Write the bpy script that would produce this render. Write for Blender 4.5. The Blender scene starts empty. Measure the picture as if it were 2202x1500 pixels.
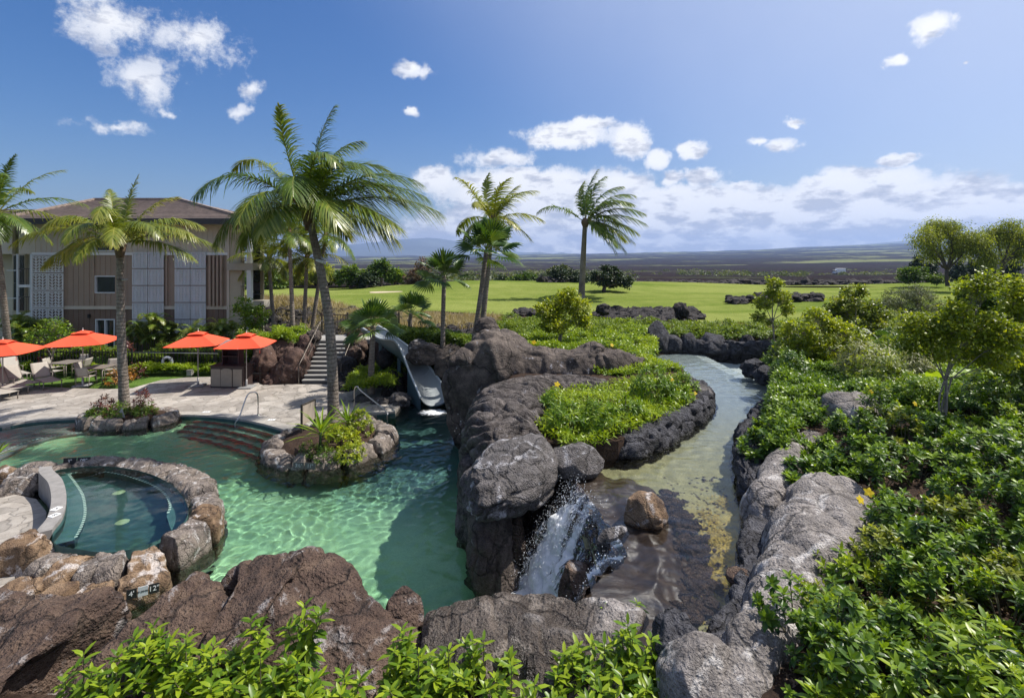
import bpy, bmesh, math, random
import numpy as np
from mathutils import Vector, Matrix
from math import pi, sin, cos, radians, sqrt, atan2

import time as _t; _T0 = _t.time()
S = bpy.context.scene
COL = S.collection
RNG = np.random.RandomState(7)
random.seed(5)
FPX, EYE = 1050.0, 5.8          # focal length in photo pixels, eye height above the pool deck

def W(px, py, z):               # where the line of sight of a photo pixel meets height z
    Y = FPX * (EYE - z) / (py - 560.0)
    return ((px - 1101.0) / FPX * Y, Y, z)
def D(px, py, Y):               # the same at distance Y
    return ((px - 1101.0) / FPX * Y, Y, EYE - (py - 560.0) / FPX * Y)

# ------------------------------------------------------------------ camera
cd = bpy.data.cameras.new('camera'); cam = bpy.data.objects.new('camera', cd); COL.objects.link(cam)
cam.location = (0, 0, EYE); cam.rotation_euler = (pi / 2, 0, 0)
cd.sensor_width = 36; cd.lens = 36 * FPX / 2202; cd.shift_y = -190.0 / 2202
cd.clip_start = 0.05; cd.clip_end = 40000
S.camera = cam
# ------------------------------------------------------------------ sun
SUN = Vector((0.51, 0.15, 0.80)).normalized()
sl = bpy.data.lights.new('sun', 'SUN'); so = bpy.data.objects.new('sun', sl); COL.objects.link(so)
sl.energy = 3.5; sl.angle = radians(0.53); sl.color = (1.0, 0.95, 0.87)
so.rotation_euler = SUN.to_track_quat('Z', 'Y').to_euler(); so.location = (0, 0, 60)
sl.cycles.is_caustics_light = True
S.view_settings.view_transform = 'Standard'; S.view_settings.look = 'None'
S.view_settings.exposure = 0.95; S.view_settings.gamma = 1.0
S.view_settings.use_curve_mapping = False
S.cycles.max_bounces = 8; S.cycles.transparent_max_bounces = 12
S.cycles.sample_clamp_indirect = 6; S.cycles.sample_clamp_direct = 0
S.cycles.volume_bounces = 0; S.cycles.use_denoising = True

# ------------------------------------------------------------------ node helper
class NT:
    def __init__(s, tree): s.t = tree
    def __call__(s, typ, ins=None, **at):
        n = s.t.nodes.new('ShaderNode' + typ)
        for k, v in at.items(): setattr(n, k, v)
        for k, v in (ins or {}).items():
            sk = n.inputs[k]
            if isinstance(v, bpy.types.NodeSocket): s.t.links.new(v, sk)
            else: sk.default_value = v
        return n
    def math(s, op, a, b=0.0, c=None, clamp=False):
        d = {0: a, 1: b}
        if c is not None: d[2] = c
        n = s('Math', d, operation=op); n.use_clamp = clamp
        return n.outputs[0]
    def mix(s, f, a, b, typ='MIX'):
        n = s.t.nodes.new('ShaderNodeMix'); n.data_type = 'RGBA'; n.blend_type = typ
        for i, v in ((0, f), (6, a), (7, b)):
            if isinstance(v, bpy.types.NodeSocket): s.t.links.new(v, n.inputs[i])
            else: n.inputs[i].default_value = (*v, 1) if (isinstance(v, tuple) and len(v) == 3) else v
        return n.outputs[2]
    def ramp(s, f, stops, interp='LINEAR'):
        n = s('ValToRGB', {0: f}); cr = n.color_ramp; cr.interpolation = interp
        while len(cr.elements) < len(stops): cr.elements.new(0.5)
        for e, (p, c) in zip(cr.elements, stops):
            e.position = p; e.color = (c, c, c, 1) if isinstance(c, (int, float)) else (*c, 1)
        return n.outputs[0]
    def noise(s, vec, scale, detail=4, rough=0.55, dist=0.0):
        return s('TexNoise', {'Vector': vec, 'Scale': scale, 'Detail': detail, 'Roughness': rough, 'Distortion': dist}).outputs[0]
    def smooth(s, v, a, b, lo=0.0, hi=1.0):
        n = s('MapRange', {0: v, 1: a, 2: b, 3: lo, 4: hi}); n.interpolation_type = 'SMOOTHSTEP'
        return n.outputs[0]

# ------------------------------------------------------------------ world: Nishita sky with clouds
w = bpy.data.worlds.new('World'); S.world = w; w.use_nodes = True
wt = w.node_tree; wt.nodes.clear(); n = NT(wt)
out = n('OutputWorld')
sky = n('TexSky', sky_type='NISHITA'); sky.sun_disc = False
sky.sun_elevation = math.asin(SUN.z); sky.sun_rotation = atan2(SUN.x, SUN.y)
sky.altitude = 0; sky.air_density = 1.0; sky.dust_density = 2.4; sky.ozone_density = 3.0
bg = n('Background', {'Strength': 0.15})
tc = n('TexCoord'); nrm = n('VectorMath', {0: tc.outputs['Generated']}, operation='NORMALIZE')
xyz = n('SeparateXYZ', {0: nrm.outputs[0]})
az = n.math('ARCTAN2', xyz.outputs[0], xyz.outputs[1])
hl = n.math('SQRT', n.math('ADD', n.math('POWER', xyz.outputs[0], 2.0), n.math('POWER', xyz.outputs[1], 2.0)))
el = n.math('DIVIDE', xyz.outputs[2], n.math('MAXIMUM', hl, 0.02))
p = n('CombineXYZ', {0: az, 1: el, 2: 0.0}).outputs[0]
# edges of the clouds are broken up by noise in direction space
nz = n('TexNoise', {'Vector': nrm.outputs[0], 'Scale': 9.0, 'Detail': 7, 'Roughness': 0.62})
nzc = n('VectorMath', {0: nz.outputs[1], 1: (0.5, 0.5, 0.5)}, operation='SUBTRACT').outputs[0]
wob = n('VectorMath', {0: nzc, 1: (0.12, 0.07, 0.0)}, operation='MULTIPLY').outputs[0]
pp = n('VectorMath', {0: p, 1: wob}, operation='ADD').outputs[0]
clouds = [  # photo px, py, half width, half height, strength
 (235, 45, 85, 52, .52), (400, 85, 74, 38, .46), (320, 178, 58, 44, .50), (230, 268, 70, 14, .45), (530, 190, 24, 20, .45), (360, 240, 18, 10, .4),
 (508, 240, 16, 12, .4), (886, 153, 30, 15, .7), (886, 242, 16, 13, .9), (950, 391, 48, 27, 1.2), (1215, 290, 78, 26, 1.35), (1262, 268, 50, 18, 1.2),
 (1360, 298, 42, 34, 1.3), (1418, 340, 30, 20, 1.2), (1490, 322, 26, 17, 1.0), (1716, 256, 17, 8, .9), (1625, 295, 20, 10, .8), (1675, 305, 34, 13, .8),
 (1935, 335, 36, 15, 1.1), (1915, 132, 24, 12, .9), (1990, 62, 38, 26, .85), (2070, 142, 8, 5, .6), (1450, 385, 34, 18, .9), (1515, 380, 34, 18, 1.1),
 (1590, 405, 38, 12, 1.0), (1100, 340, 60, 16, .55), (1055, 338, 22, 12, .7),
 (1840, 398, 135, 38, 1.8), (1170, 415, 190, 48, 1.9), (1010, 500, 140, 28, 1.1), (880, 512, 150, 18, .9), (1340, 395, 70, 28, .9), (1420, 445, 190, 48, 1.8),
 (1700, 450, 260, 44, 1.9), (2050, 455, 280, 44, 1.8), (1300, 485, 380, 74, 2.6), (1750, 482, 480, 82, 2.8), (2300, 485, 400, 72, 2.2), (780, 530, 150, 14, .7),
 (300, 560, 600, 14, .3), (-900, 470, 300, 50, 1.0), (-300, 500, 250, 30, .8), (3600, 430, 1200, 120, 1.2),
]
field = None
for (cx, cy, rx, ry, a) in clouds:
    x_, = ((cx - 1101) / FPX,); A = math.atan(x_); ca = cos(A); E = (560 - cy) / FPX * ca
    k_ = (1.12 if cx < 600 else 1.25) if ry < 60 and cy < 430 else 1.15; rA = rx * k_ / FPX * ca * ca; rE = ry * k_ / FPX * ca
    sc = (1 / rA, 1 / rE, 1)
    q = n('VectorMath', {0: pp, 1: (A, E, 0)}, operation='SUBTRACT').outputs[0]
    q = n('VectorMath', {0: q, 1: sc}, operation='MULTIPLY').outputs[0]
    l = n('VectorMath', {0: q}, operation='LENGTH').outputs['Value']
    v = n.math('MULTIPLY_ADD', l, -a, a)
    field = v if field is None else n.math('SMOOTH_MAX' if False else 'MAXIMUM', field, v)
# the rest of the sky (behind, overhead) has unseen scattered clouds, cover raised to add fill light
far = n.noise(nrm.outputs[0], 3.1, 6, .6)
fn = n('TexNoise', {'Vector': nrm.outputs[0], 'Scale': 22.0, 'Detail': 12, 'Roughness': 0.68})
den = n.math('ADD', n.math('MAXIMUM', field, -1.0), n.math('MULTIPLY_ADD', fn.outputs[0], 2.1, -0.98))
den = n.smooth(den, -0.10, 0.42)
behind = n.smooth(xyz.outputs[1], 0.35, -0.3)
den2 = n.math('MULTIPLY', n.smooth(far, 0.46, 0.66), behind)
den = n.math('MAXIMUM', den, den2)
den = n.math('MULTIPLY', den, n.smooth(xyz.outputs[2], -0.01, 0.015))
# thin wisps stay see-through
thin = n.smooth(field, 0.0, 0.62, 0.70, 1.0)
den = n.math('MULTIPLY', den, thin)
str_ = n('Mapping', {'Vector': p, 'Scale': (15.0, 34.0, 1.0)}).outputs[0]
shade = n.noise(str_, 1.0, 7, .6)
lowp = n.smooth(el, 0.16, 0.02, 0.0, 0.10)
shade = n.math('ADD', shade, lowp)
ccol = n.ramp(shade, [(0.0, (3.95, 3.95, 3.98)), (0.52, (3.7, 3.72, 3.78)), (0.58, (2.8, 2.85, 3.05)), (0.65, (2.0, 2.1, 2.4)), (1.0, (2.2, 2.3, 2.6))])
# air glow towards the horizon and the sun is the sky texture's own; deepen the blue a little
skyc = n('HueSaturation', {'Hue': 0.508, 'Saturation': 1.42, 'Value': 0.45, 'Color': sky.outputs[0]}).outputs[0]
# thin bright haze high up round the sun
dt = n('VectorMath', {0: nrm.outputs[0], 1: tuple(SUN)}, operation='DOT_PRODUCT').outputs['Value']
veil = n.math('MULTIPLY', n.smooth(dt, 0.30, 0.92), n.math('MULTIPLY_ADD', far, 0.5, 0.55))
skyc = n.mix(veil, skyc, (2.15, 2.45, 3.15))
fin = n.mix(den, skyc, ccol)
wt.links.new(fin, bg.inputs['Color']); wt.links.new(bg.outputs[0], out.inputs['Surface'])
w.cycles.sampling_method = 'MANUAL'; w.cycles.sample_map_resolution = 1024

# ------------------------------------------------------------------ numpy noise
def _h(ix, iy, iz, seed):
    h = (ix * 374761393 + iy * 668265263 + iz * 2147483647 + seed * 1274126177) & 0xffffffff
    h = ((h ^ (h >> 13)) * 1274126177) & 0xffffffff
    return ((h ^ (h >> 16)) & 0xffff) / 65535.0
def vnoise(P, seed=0):
    P = np.asarray(P, float); I = np.floor(P).astype(np.int64); F = P - I; F = F * F * F * (F * (F * 6 - 15) + 10)
    r = 0
    for dx in (0, 1):
        wx = F[:, 0] if dx else 1 - F[:, 0]
        for dy in (0, 1):
            wy = F[:, 1] if dy else 1 - F[:, 1]
            for dz in (0, 1):
                wz = F[:, 2] if dz else 1 - F[:, 2]
                r = r + wx * wy * wz * _h(I[:, 0] + dx, I[:, 1] + dy, I[:, 2] + dz, seed)
    return r * 2 - 1
def fbm(P, o=4, seed=0, g=0.5):
    r = 0; a = 1.0; t = 0; P = np.asarray(P, float)
    for i in range(o):
        r = r + a * vnoise(P * 2 ** i + 17.3 * i, seed + i); t += a; a *= g
    return r / t
def sstep(a, b, x):
    t = np.clip((x - a) / (b - a), 0, 1); return t * t * (3 - 2 * t)
def sdpoly(X, Y, poly):        # signed distance, negative inside
    X = X.ravel(); Y = Y.ravel(); d = np.full(X.shape, 1e18); ins = np.zeros(X.shape, bool)
    p = np.array(poly, float); q = np.roll(p, -1, 0)
    for (ax, ay), (bx, by) in zip(p, q):
        ex, ey = bx - ax, by - ay; L = ex * ex + ey * ey + 1e-12
        t = np.clip(((X - ax) * ex + (Y - ay) * ey) / L, 0, 1)
        d = np.minimum(d, (X - ax - t * ex) ** 2 + (Y - ay - t * ey) ** 2)
        c = ((ay > Y) != (by > Y)) & (X < (bx - ax) * (Y - ay) / ((by - ay) if by != ay else 1e-12) + ax)
        ins ^= c
    d = np.sqrt(d); return np.where(ins, -d, d)
def catmull(P, k=8, closed=False):
    P = np.array(P, float); n_ = len(P); R = []
    rng = range(n_) if closed else range(n_ - 1)
    for i in rng:
        if closed: a, b, c, d = P[(i - 1) % n_], P[i], P[(i + 1) % n_], P[(i + 2) % n_]
        else: a, b, c, d = P[max(i - 1, 0)], P[i], P[i + 1], P[min(i + 2, n_ - 1)]
        for j in range(k):
            t = j / k
            R.append(0.5 * ((2 * b) + (-a + c) * t + (2 * a - 5 * b + 4 * c - d) * t * t + (-a + 3 * b - 3 * c + d) * t ** 3))
    if not closed: R.append(P[-1])
    return np.array(R)
def resample(P, n_):
    P = np.array(P, float); s = np.r_[0, np.cumsum(np.linalg.norm(np.diff(P[:, :3], axis=0), axis=1))]
    t = np.linspace(0, s[-1], n_)
    return np.stack([np.interp(t, s, P[:, i]) for i in range(P.shape[1])], 1)

# ------------------------------------------------------------------ object helpers
MATS = {}
def mesh_data(name, V, Fs, mats, smooth=True, attr=None, fm=None):
    V = np.asarray(V, np.float32); Fs = [np.asarray(f, np.int32) for f in (Fs if isinstance(Fs, list) and isinstance(Fs[0], np.ndarray) else [Fs]) if len(f)]
    me = bpy.data.meshes.new(name)
    nl = sum(f.size for f in Fs); npoly = sum(len(f) for f in Fs)
    me.vertices.add(len(V)); me.vertices.foreach_set('co', V.ravel())
    me.loops.add(nl); me.polygons.add(npoly)
    me.loops.foreach_set('vertex_index', np.concatenate([f.ravel() for f in Fs]))
    tot = np.concatenate([np.full(len(f), f.shape[1], np.int32) for f in Fs])
    st = np.r_[0, np.cumsum(tot)[:-1]].astype(np.int32)
    me.polygons.foreach_set('loop_start', st)
    me.polygons.foreach_set('loop_total', tot)
    me.polygons.foreach_set('use_smooth', np.full(npoly, bool(smooth)))
    for m in (mats if isinstance(mats, (list, tuple)) else [mats]):
        if m is not None: me.materials.append(MATS[m] if isinstance(m, str) else m)
    if fm is not None: me.polygons.foreach_set('material_index', np.asarray(fm, np.int32))
    me.update(calc_edges=True)
    if attr is not None:
        a = me.attributes.new('v', 'FLOAT', 'POINT'); a.data.foreach_set('value', np.asarray(attr, np.float32))
    return me
def link(name, me, parent=None, loc=None):
    o = bpy.data.objects.new(name, me); COL.objects.link(o)
    if parent is not None: o.parent = parent
    if loc is not None: o.location = loc
    return o
def mobj(name, V, Fs, mats, parent=None, smooth=True, attr=None, loc=None, fm=None):
    return link(name, mesh_data(name, V, Fs, mats, smooth, attr, fm), parent, loc)
def tag(o, label=None, cat=None, group=None, kind=None):
    if label: o['label'] = label
    if cat: o['category'] = cat
    if group: o['group'] = group
    if kind: o['kind'] = kind
    return o
def empty(name, loc, label, cat, group=None, rz=0.0):
    o = bpy.data.objects.new(name, None); COL.objects.link(o); o.location = loc; o.rotation_euler = (0, 0, rz)
    o.empty_display_size = 0.2
    return tag(o, label, cat, group)
def copy_tree(src, label=None, loc=None, rz=None, scale=None):
    c = src.copy(); COL.objects.link(c)
    if loc is not None: c.location = loc
    if rz is not None: c.rotation_euler = (0, 0, rz)
    if scale is not None: c.scale = (scale,) * 3
    if label: c['label'] = label
    def rec(s_, d_):
        for ch in list(s_.children):
            k = ch.copy(); COL.objects.link(k); k.parent = d_; rec(ch, k)
    rec(src, c); return c

class G:                         # geometry collector (world or local coordinates)
    def __init__(s): s.V = []; s.Q = []; s.T = []; s.n = 0; s.A = []
    def add(s, V, Q=None, T=None, a=0.0):
        V = np.asarray(V, float)
        if Q is not None and len(Q): s.Q.append(np.asarray(Q) + s.n)
        if T is not None and len(T): s.T.append(np.asarray(T) + s.n)
        s.V.append(V); s.A.append(np.broadcast_to(np.asarray(a, float), (len(V),))); s.n += len(V); return s
    def box(s, c, d, rot=None):
        x, y, z = np.array(d) / 2.0
        V = np.array([[-x, -y, -z], [x, -y, -z], [x, y, -z], [-x, y, -z], [-x, -y, z], [x, -y, z], [x, y, z], [-x, y, z]])
        if rot is not None: V = V @ np.array(rot).T
        return s.add(V + np.array(c), [[0, 3, 2, 1], [4, 5, 6, 7], [0, 1, 5, 4], [1, 2, 6, 5], [2, 3, 7, 6], [3, 0, 4, 7]])
    def bar(s, a, b, wd, ht=None, up=(0, 0, 1)):
        a = np.array(a, float); b = np.array(b, float); d = b - a; L = np.linalg.norm(d); d /= L
        u = np.array(up, float); sd = np.cross(d, u)
        if np.linalg.norm(sd) < 1e-4: sd = np.cross(d, (1, 0, 0))
        sd /= np.linalg.norm(sd); u = np.cross(sd, d); ht = ht or wd
        return s.box((a + b) / 2, (L, wd, ht), np.stack([d, sd, u], 1))
    def tube(s, P, r, k=8, caps=True, a=0.0):
        P = np.array(P, float); m = len(P); r = np.broadcast_to(np.asarray(r, float), (m,))
        t = np.gradient(P, axis=0); t /= np.linalg.norm(t, axis=1)[:, None] + 1e-9
        ref = np.array([0, 0, 1.0]) if abs(t[:, 2]).mean() < 0.8 else np.array([1.0, 0, 0])
        u = np.cross(t, ref); u /= np.linalg.norm(u, axis=1)[:, None] + 1e-9; v = np.cross(t, u)
        an = np.arange(k) * 2 * pi / k
        V = P[:, None] + r[:, None, None] * (np.cos(an)[None, :, None] * u[:, None] + np.sin(an)[None, :, None] * v[:, None])
        I = np.arange(m * k).reshape(m, k); J = np.roll(I, -1, 1)
        Q = np.stack([I[:-1], J[:-1], J[1:], I[1:]], -1).reshape(-1, 4)
        V = V.reshape(-1, 3); T = None
        if caps:
            V = np.vstack([V, P[0], P[-1]]); c0, c1 = m * k, m * k + 1
            T = [[c0, J[0, i], I[0, i]] for i in range(k)] + [[c1, I[-1, i], J[-1, i]] for i in range(k)]
        return s.add(V, Q, T, a)
    def lathe(s, prof, c=(0, 0, 0), k=20):
        pr = np.array(prof, float); an = np.arange(k) * 2 * pi / k; m = len(pr)
        V = np.stack([pr[:, 0, None] * np.cos(an), pr[:, 0, None] * np.sin(an), np.repeat(pr[:, 1, None], k, 1)], -1)
        I = np.arange(m * k).reshape(m, k); J = np.roll(I, -1, 1)
        return s.add(V.reshape(-1, 3) + np.array(c), np.stack([I[:-1], J[:-1], J[1:], I[1:]], -1).reshape(-1, 4))
    def grid(s, V, closed_u=False):
        m, k = V.shape[:2]; I = np.arange(m * k).reshape(m, k)
        A_, B_ = (I, np.roll(I, -1, 0)) if closed_u else (I[:-1], I[1:])
        return s.add(V.reshape(-1, 3), np.stack([A_[:, :-1], B_[:, :-1], B_[:, 1:], A_[:, 1:]], -1).reshape(-1, 4))
    def arrays(s):
        V = np.vstack(s.V) if s.V else np.zeros((0, 3)); F = []
        if s.T: F.append(np.vstack(s.T))
        if s.Q: F.append(np.vstack(s.Q))
        return V, F, np.concatenate(s.A) if s.A else np.zeros(0)
    def data(s, name, mat, smooth=False, attr=False):
        V, F, A = s.arrays(); return mesh_data(name, V, F, mat, smooth, A if attr else None)
    def build(s, name, mat, parent=None, smooth=False, attr=False, loc=None):
        return link(name, s.data(name, mat, smooth, attr), parent, loc)

def bevel(o, wd=0.01, seg=1):
    m = o.modifiers.new('bevel', 'BEVEL'); m.width = wd; m.segments = seg; m.limit_method = 'ANGLE'
    return o

# ------------------------------------------------------------------ materials
def newmat(name):
    m = bpy.data.materials.new(name); m.use_nodes = True; m.node_tree.nodes.clear()
    k = NT(m.node_tree); MATS[name] = m; return m, k
def finish(m, k, shader, vol=None, disp=None):
    o = k('OutputMaterial'); m.node_tree.links.new(shader, o.inputs['Surface'])
def bump(k, h, strength=0.5, dist=0.02, normal=None):
    d = {'Height': h, 'Strength': strength, 'Distance': dist}
    if normal is not None: d['Normal'] = normal
    return k('Bump', d).outputs[0]

def mat_plain(name, col, rough=0.6, metal=0.0, var=0.12, scale=6.0, bmp=0.0, spec=0.5, bscale=60.0):
    m, k = newmat(name); co = k('TexCoord').outputs['Object']
    nz = k.noise(co, scale, 5, .6)
    lo = tuple(c * (1 - var) for c in col); hi = tuple(min(1, c * (1 + var)) for c in col)
    ins = {'Base Color': k.ramp(nz, [(0.3, lo), (0.7, hi)]), 'Roughness': rough, 'Metallic': metal, 'Specular IOR Level': spec}
    if bmp: ins['Normal'] = bump(k, k.noise(co, bscale, 4, .6), bmp, 0.01)
    b = k('BsdfPrincipled', ins); finish(m, k, b.outputs[0]); return m

def mat_rock(name, dark, mid, light, crust, crust_amt=0.35, scale=1.6, pit=1.0, pits=26.0, rope=0.0, rough=0.85, wetline=None):
    m, k = newmat(name); co = k('NewGeometry').outputs['Position'] if True else None
    big = k.noise(co, scale, 6, .6, .4); med = k.noise(co, scale * 4.3, 6, .62)
    f = k.math('MULTIPLY_ADD', med, 0.55, k.math('MULTIPLY', big, 0.55))
    base = k.ramp(f, [(0.36, dark), (0.52, mid), (0.68, light)])
    fine = k.noise(co, 48.0, 6, .72)
    base = k.mix(1.0, base, k.ramp(fine, [(0.30, .45), (0.55, 1.0), (0.75, 1.45)]), 'MULTIPLY')
    # mineral crust lies in patches and veins
    cr = k.noise(co, scale * 1.7, 8, .72, 1.2)
    vein = k('TexVoronoi', {'Vector': co, 'Scale': scale * 0.9}, feature='DISTANCE_TO_EDGE').outputs['Distance']
    cv = k.math('ADD', cr, k.smooth(vein, 0.10, 0.0, 0.0, 0.12))
    cm = k.math('MULTIPLY', k.smooth(cv, 0.72 - crust_amt * 0.32, 0.80 - crust_amt * 0.22), k.smooth(fine, 0.30, 0.58))
    base = k.mix(k.math('MULTIPLY', cm, 0.85), base, crust)
    # pitted surface
    vo = k('TexVoronoi', {'Vector': k.noise(co, 6.0, 2) if False else co, 'Scale': pits, 'Randomness': 1.0}).outputs['Distance']
    vo2 = k('TexVoronoi', {'Vector': co, 'Scale': pits * 2.3, 'Randomness': 1.0}).outputs['Distance']
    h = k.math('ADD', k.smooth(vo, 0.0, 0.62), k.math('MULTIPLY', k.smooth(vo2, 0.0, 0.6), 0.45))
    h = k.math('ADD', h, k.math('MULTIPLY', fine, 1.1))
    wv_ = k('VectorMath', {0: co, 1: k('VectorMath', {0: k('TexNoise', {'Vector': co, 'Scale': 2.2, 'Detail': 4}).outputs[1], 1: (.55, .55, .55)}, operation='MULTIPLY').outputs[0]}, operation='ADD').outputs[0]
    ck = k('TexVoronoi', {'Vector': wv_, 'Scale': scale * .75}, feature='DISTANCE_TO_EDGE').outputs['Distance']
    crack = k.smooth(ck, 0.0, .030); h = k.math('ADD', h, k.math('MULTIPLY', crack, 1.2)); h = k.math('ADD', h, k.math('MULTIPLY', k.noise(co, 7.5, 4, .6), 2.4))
    if rope:
        wv = k('TexWave', {'Vector': co, 'Scale': rope, 'Distortion': 9.0, 'Detail': 3, 'Detail Scale': 0.8, 'Detail Roughness': .6})
        h = k.math('ADD', h, k.math('MULTIPLY', wv.outputs[1], 2.2))
    base = k.mix(1.0, base, k.ramp(k.math('MULTIPLY', h, 0.22), [(0.35, .40), (0.62, 1.0), (1.0, 1.15)]), 'MULTIPLY'); base = k.mix(1.0, base, k.ramp(crack, [(0, .5), (1, 1.0)]), 'MULTIPLY')  # hollows of the bump darkened in the base colour, occlusion painted in
    rg = rough
    if wetline is not None:      # stone stays wet and darker just above the water
        z = k('SeparateXYZ', {0: co}).outputs[2]
        zz = k.math('ADD', z, k.math('MULTIPLY', k.noise(co, 5.0, 3), 0.12))
        wet = k.smooth(zz, wetline + 0.16, wetline + 0.04)
        base = k.mix(wet, base, k.mix(1.0, base, (.38, .34, .30), 'MULTIPLY'))
        rg = k.math('MULTIPLY_ADD', wet, -0.6, rough)
    b = k('BsdfPrincipled', {'Base Color': base, 'Roughness': rg, 'Specular IOR Level': 0.35, 'Normal': bump(k, h, 0.85 * pit, 0.022)})
    finish(m, k, b.outputs[0]); return m

def mat_leaf(name, dark, mid, light, trans=0.35, rough=0.38, attr=True, spec=0.5, tip=None):
    m, k = newmat(name); co = k('TexCoord').outputs['Object']
    oi = k('ObjectInfo').outputs['Random']
    a = k('Attribute', attribute_name='v').outputs['Fac']
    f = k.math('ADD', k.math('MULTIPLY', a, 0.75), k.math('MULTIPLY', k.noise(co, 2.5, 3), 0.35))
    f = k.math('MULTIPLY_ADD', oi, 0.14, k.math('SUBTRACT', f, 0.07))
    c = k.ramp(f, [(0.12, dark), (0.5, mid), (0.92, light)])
    b = k('BsdfPrincipled', {'Base Color': c, 'Roughness': rough, 'Specular IOR Level': spec})
    tcol = k.mix(1.0, c, (1.5, 1.45, 0.55), 'MULTIPLY')
    t = k('BsdfTranslucent', {'Color': tcol})
    mx = k('MixShader', {0: trans, 1: b.outputs[0], 2: t.outputs[0]})
    finish(m, k, mx.outputs[0]); return m
# ------------------------------------------------------------------ material list
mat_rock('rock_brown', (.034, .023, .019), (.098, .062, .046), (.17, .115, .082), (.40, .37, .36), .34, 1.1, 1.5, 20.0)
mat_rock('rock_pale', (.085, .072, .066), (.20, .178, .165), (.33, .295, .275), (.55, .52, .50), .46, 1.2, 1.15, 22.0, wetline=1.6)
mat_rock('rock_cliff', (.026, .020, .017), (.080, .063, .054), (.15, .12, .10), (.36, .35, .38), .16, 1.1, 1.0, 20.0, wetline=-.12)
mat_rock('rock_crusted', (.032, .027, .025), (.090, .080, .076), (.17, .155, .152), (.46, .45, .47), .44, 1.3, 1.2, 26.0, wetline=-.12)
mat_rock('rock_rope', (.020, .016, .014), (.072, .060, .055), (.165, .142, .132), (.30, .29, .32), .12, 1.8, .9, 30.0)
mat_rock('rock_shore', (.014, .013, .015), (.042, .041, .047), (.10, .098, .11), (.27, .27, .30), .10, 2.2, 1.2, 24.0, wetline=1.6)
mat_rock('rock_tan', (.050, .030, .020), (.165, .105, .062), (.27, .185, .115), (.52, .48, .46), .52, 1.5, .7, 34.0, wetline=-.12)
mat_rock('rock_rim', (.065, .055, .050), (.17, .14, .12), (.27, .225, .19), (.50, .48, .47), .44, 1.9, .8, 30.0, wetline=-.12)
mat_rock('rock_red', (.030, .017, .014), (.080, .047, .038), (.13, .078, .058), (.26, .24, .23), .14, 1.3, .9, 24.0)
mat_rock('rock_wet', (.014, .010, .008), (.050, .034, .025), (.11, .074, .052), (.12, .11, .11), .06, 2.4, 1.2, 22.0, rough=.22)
mat_rock('rock_lava', (.010, .009, .009), (.034, .029, .028), (.075, .062, .056), (.16, .14, .12), .05, 2.0, 1.5, 12.0)

def M_(name, build):
    m, k = newmat(name); finish(m, k, build(k)); return m
def pos(k): return k('NewGeometry').outputs['Position']

def b_deck(k):
    co = pos(k); big = k.noise(co, .45, 5, .6, .6); med = k.noise(co, 2.6, 6, .65, .5); fine = k.noise(co, 38, 5, .7)
    c = k.ramp(k.math('MULTIPLY_ADD', big, .5, k.math('MULTIPLY', med, .5)), [(.34, (.235, .205, .175)), (.5, (.345, .310, .270)), (.64, (.42, .385, .345))])
    wob = k('VectorMath', {0: co, 1: k('VectorMath', {0: k('TexNoise', {'Vector': co, 'Scale': 1.4, 'Detail': 3}).outputs[1], 1: (.9, .9, 0)}, operation='MULTIPLY').outputs[0]}, operation='ADD').outputs[0]
    vo = k('TexVoronoi', {'Vector': wob, 'Scale': 1.9}, feature='DISTANCE_TO_EDGE').outputs['Distance']
    vc = k('TexVoronoi', {'Vector': wob, 'Scale': 1.9}).outputs['Color']
    g = k.smooth(vo, 0.0, .045)
    vg = k('RGBToBW', {0: vc}).outputs[0]; c = k.mix(.30, c, k.mix(1.0, c, k.ramp(vg, [(0.2, .35), (.8, 1.5)]), 'MULTIPLY')); c = k.mix(1.0, c, k.ramp(g, [(0, .62), (1, 1.0)]), 'MULTIPLY')
    c = k.mix(1.0, c, k.ramp(fine, [(.3, .82), (.7, 1.15)]), 'MULTIPLY')
    st = k.smooth(k.noise(co, .9, 7, .7, 1.4), .56, .68)      # dried water stains
    c = k.mix(k.math('MULTIPLY', st, .55), c, (.19, .165, .125))
    return k('BsdfPrincipled', {'Base Color': c, 'Roughness': k.math('MULTIPLY_ADD', st, -.25, .72), 'Normal': bump(k, k.math('ADD', g, k.math('MULTIPLY', med, 1.2)), .5, .012)}).outputs[0]
M_('deck', b_deck)
mat_plain('coping', (.37, .34, .30), .7, 0, .16, 5, .4)
mat_plain('coping_smooth', (.25, .235, .22), .7, 0, .22, 4, .4)

def b_turf(k):
    co = pos(k); x = k('SeparateXYZ', {0: co})
    big = k.noise(co, .045, 4, .55); med = k.noise(co, .5, 6, .65); fine = k.noise(co, 22.0, 4, .7)
    st = k.noise(k('Mapping', {'Vector': co, 'Scale': (.03, .25, .1)}).outputs[0], 1.0, 4, .5)
    f = k.math('ADD', k.math('MULTIPLY', big, .45), k.math('ADD', k.math('MULTIPLY', med, .22), k.math('MULTIPLY', st, .46)))
    c = k.ramp(f, [(.40, (.080, .125, .022)), (.52, (.138, .180, .036)), (.62, (.205, .235, .062))])
    c = k.mix(1.0, c, k.ramp(fine, [(.25, .55), (.6, 1.15)]), 'MULTIPLY')
    return k('BsdfPrincipled', {'Base Color': c, 'Roughness': .9, 'Specular IOR Level': .0, 'Normal': bump(k, k.math('ADD', fine, k.math('MULTIPLY', med, 2)), .7, .06)}).outputs[0]
M_('turf', b_turf)

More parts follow.
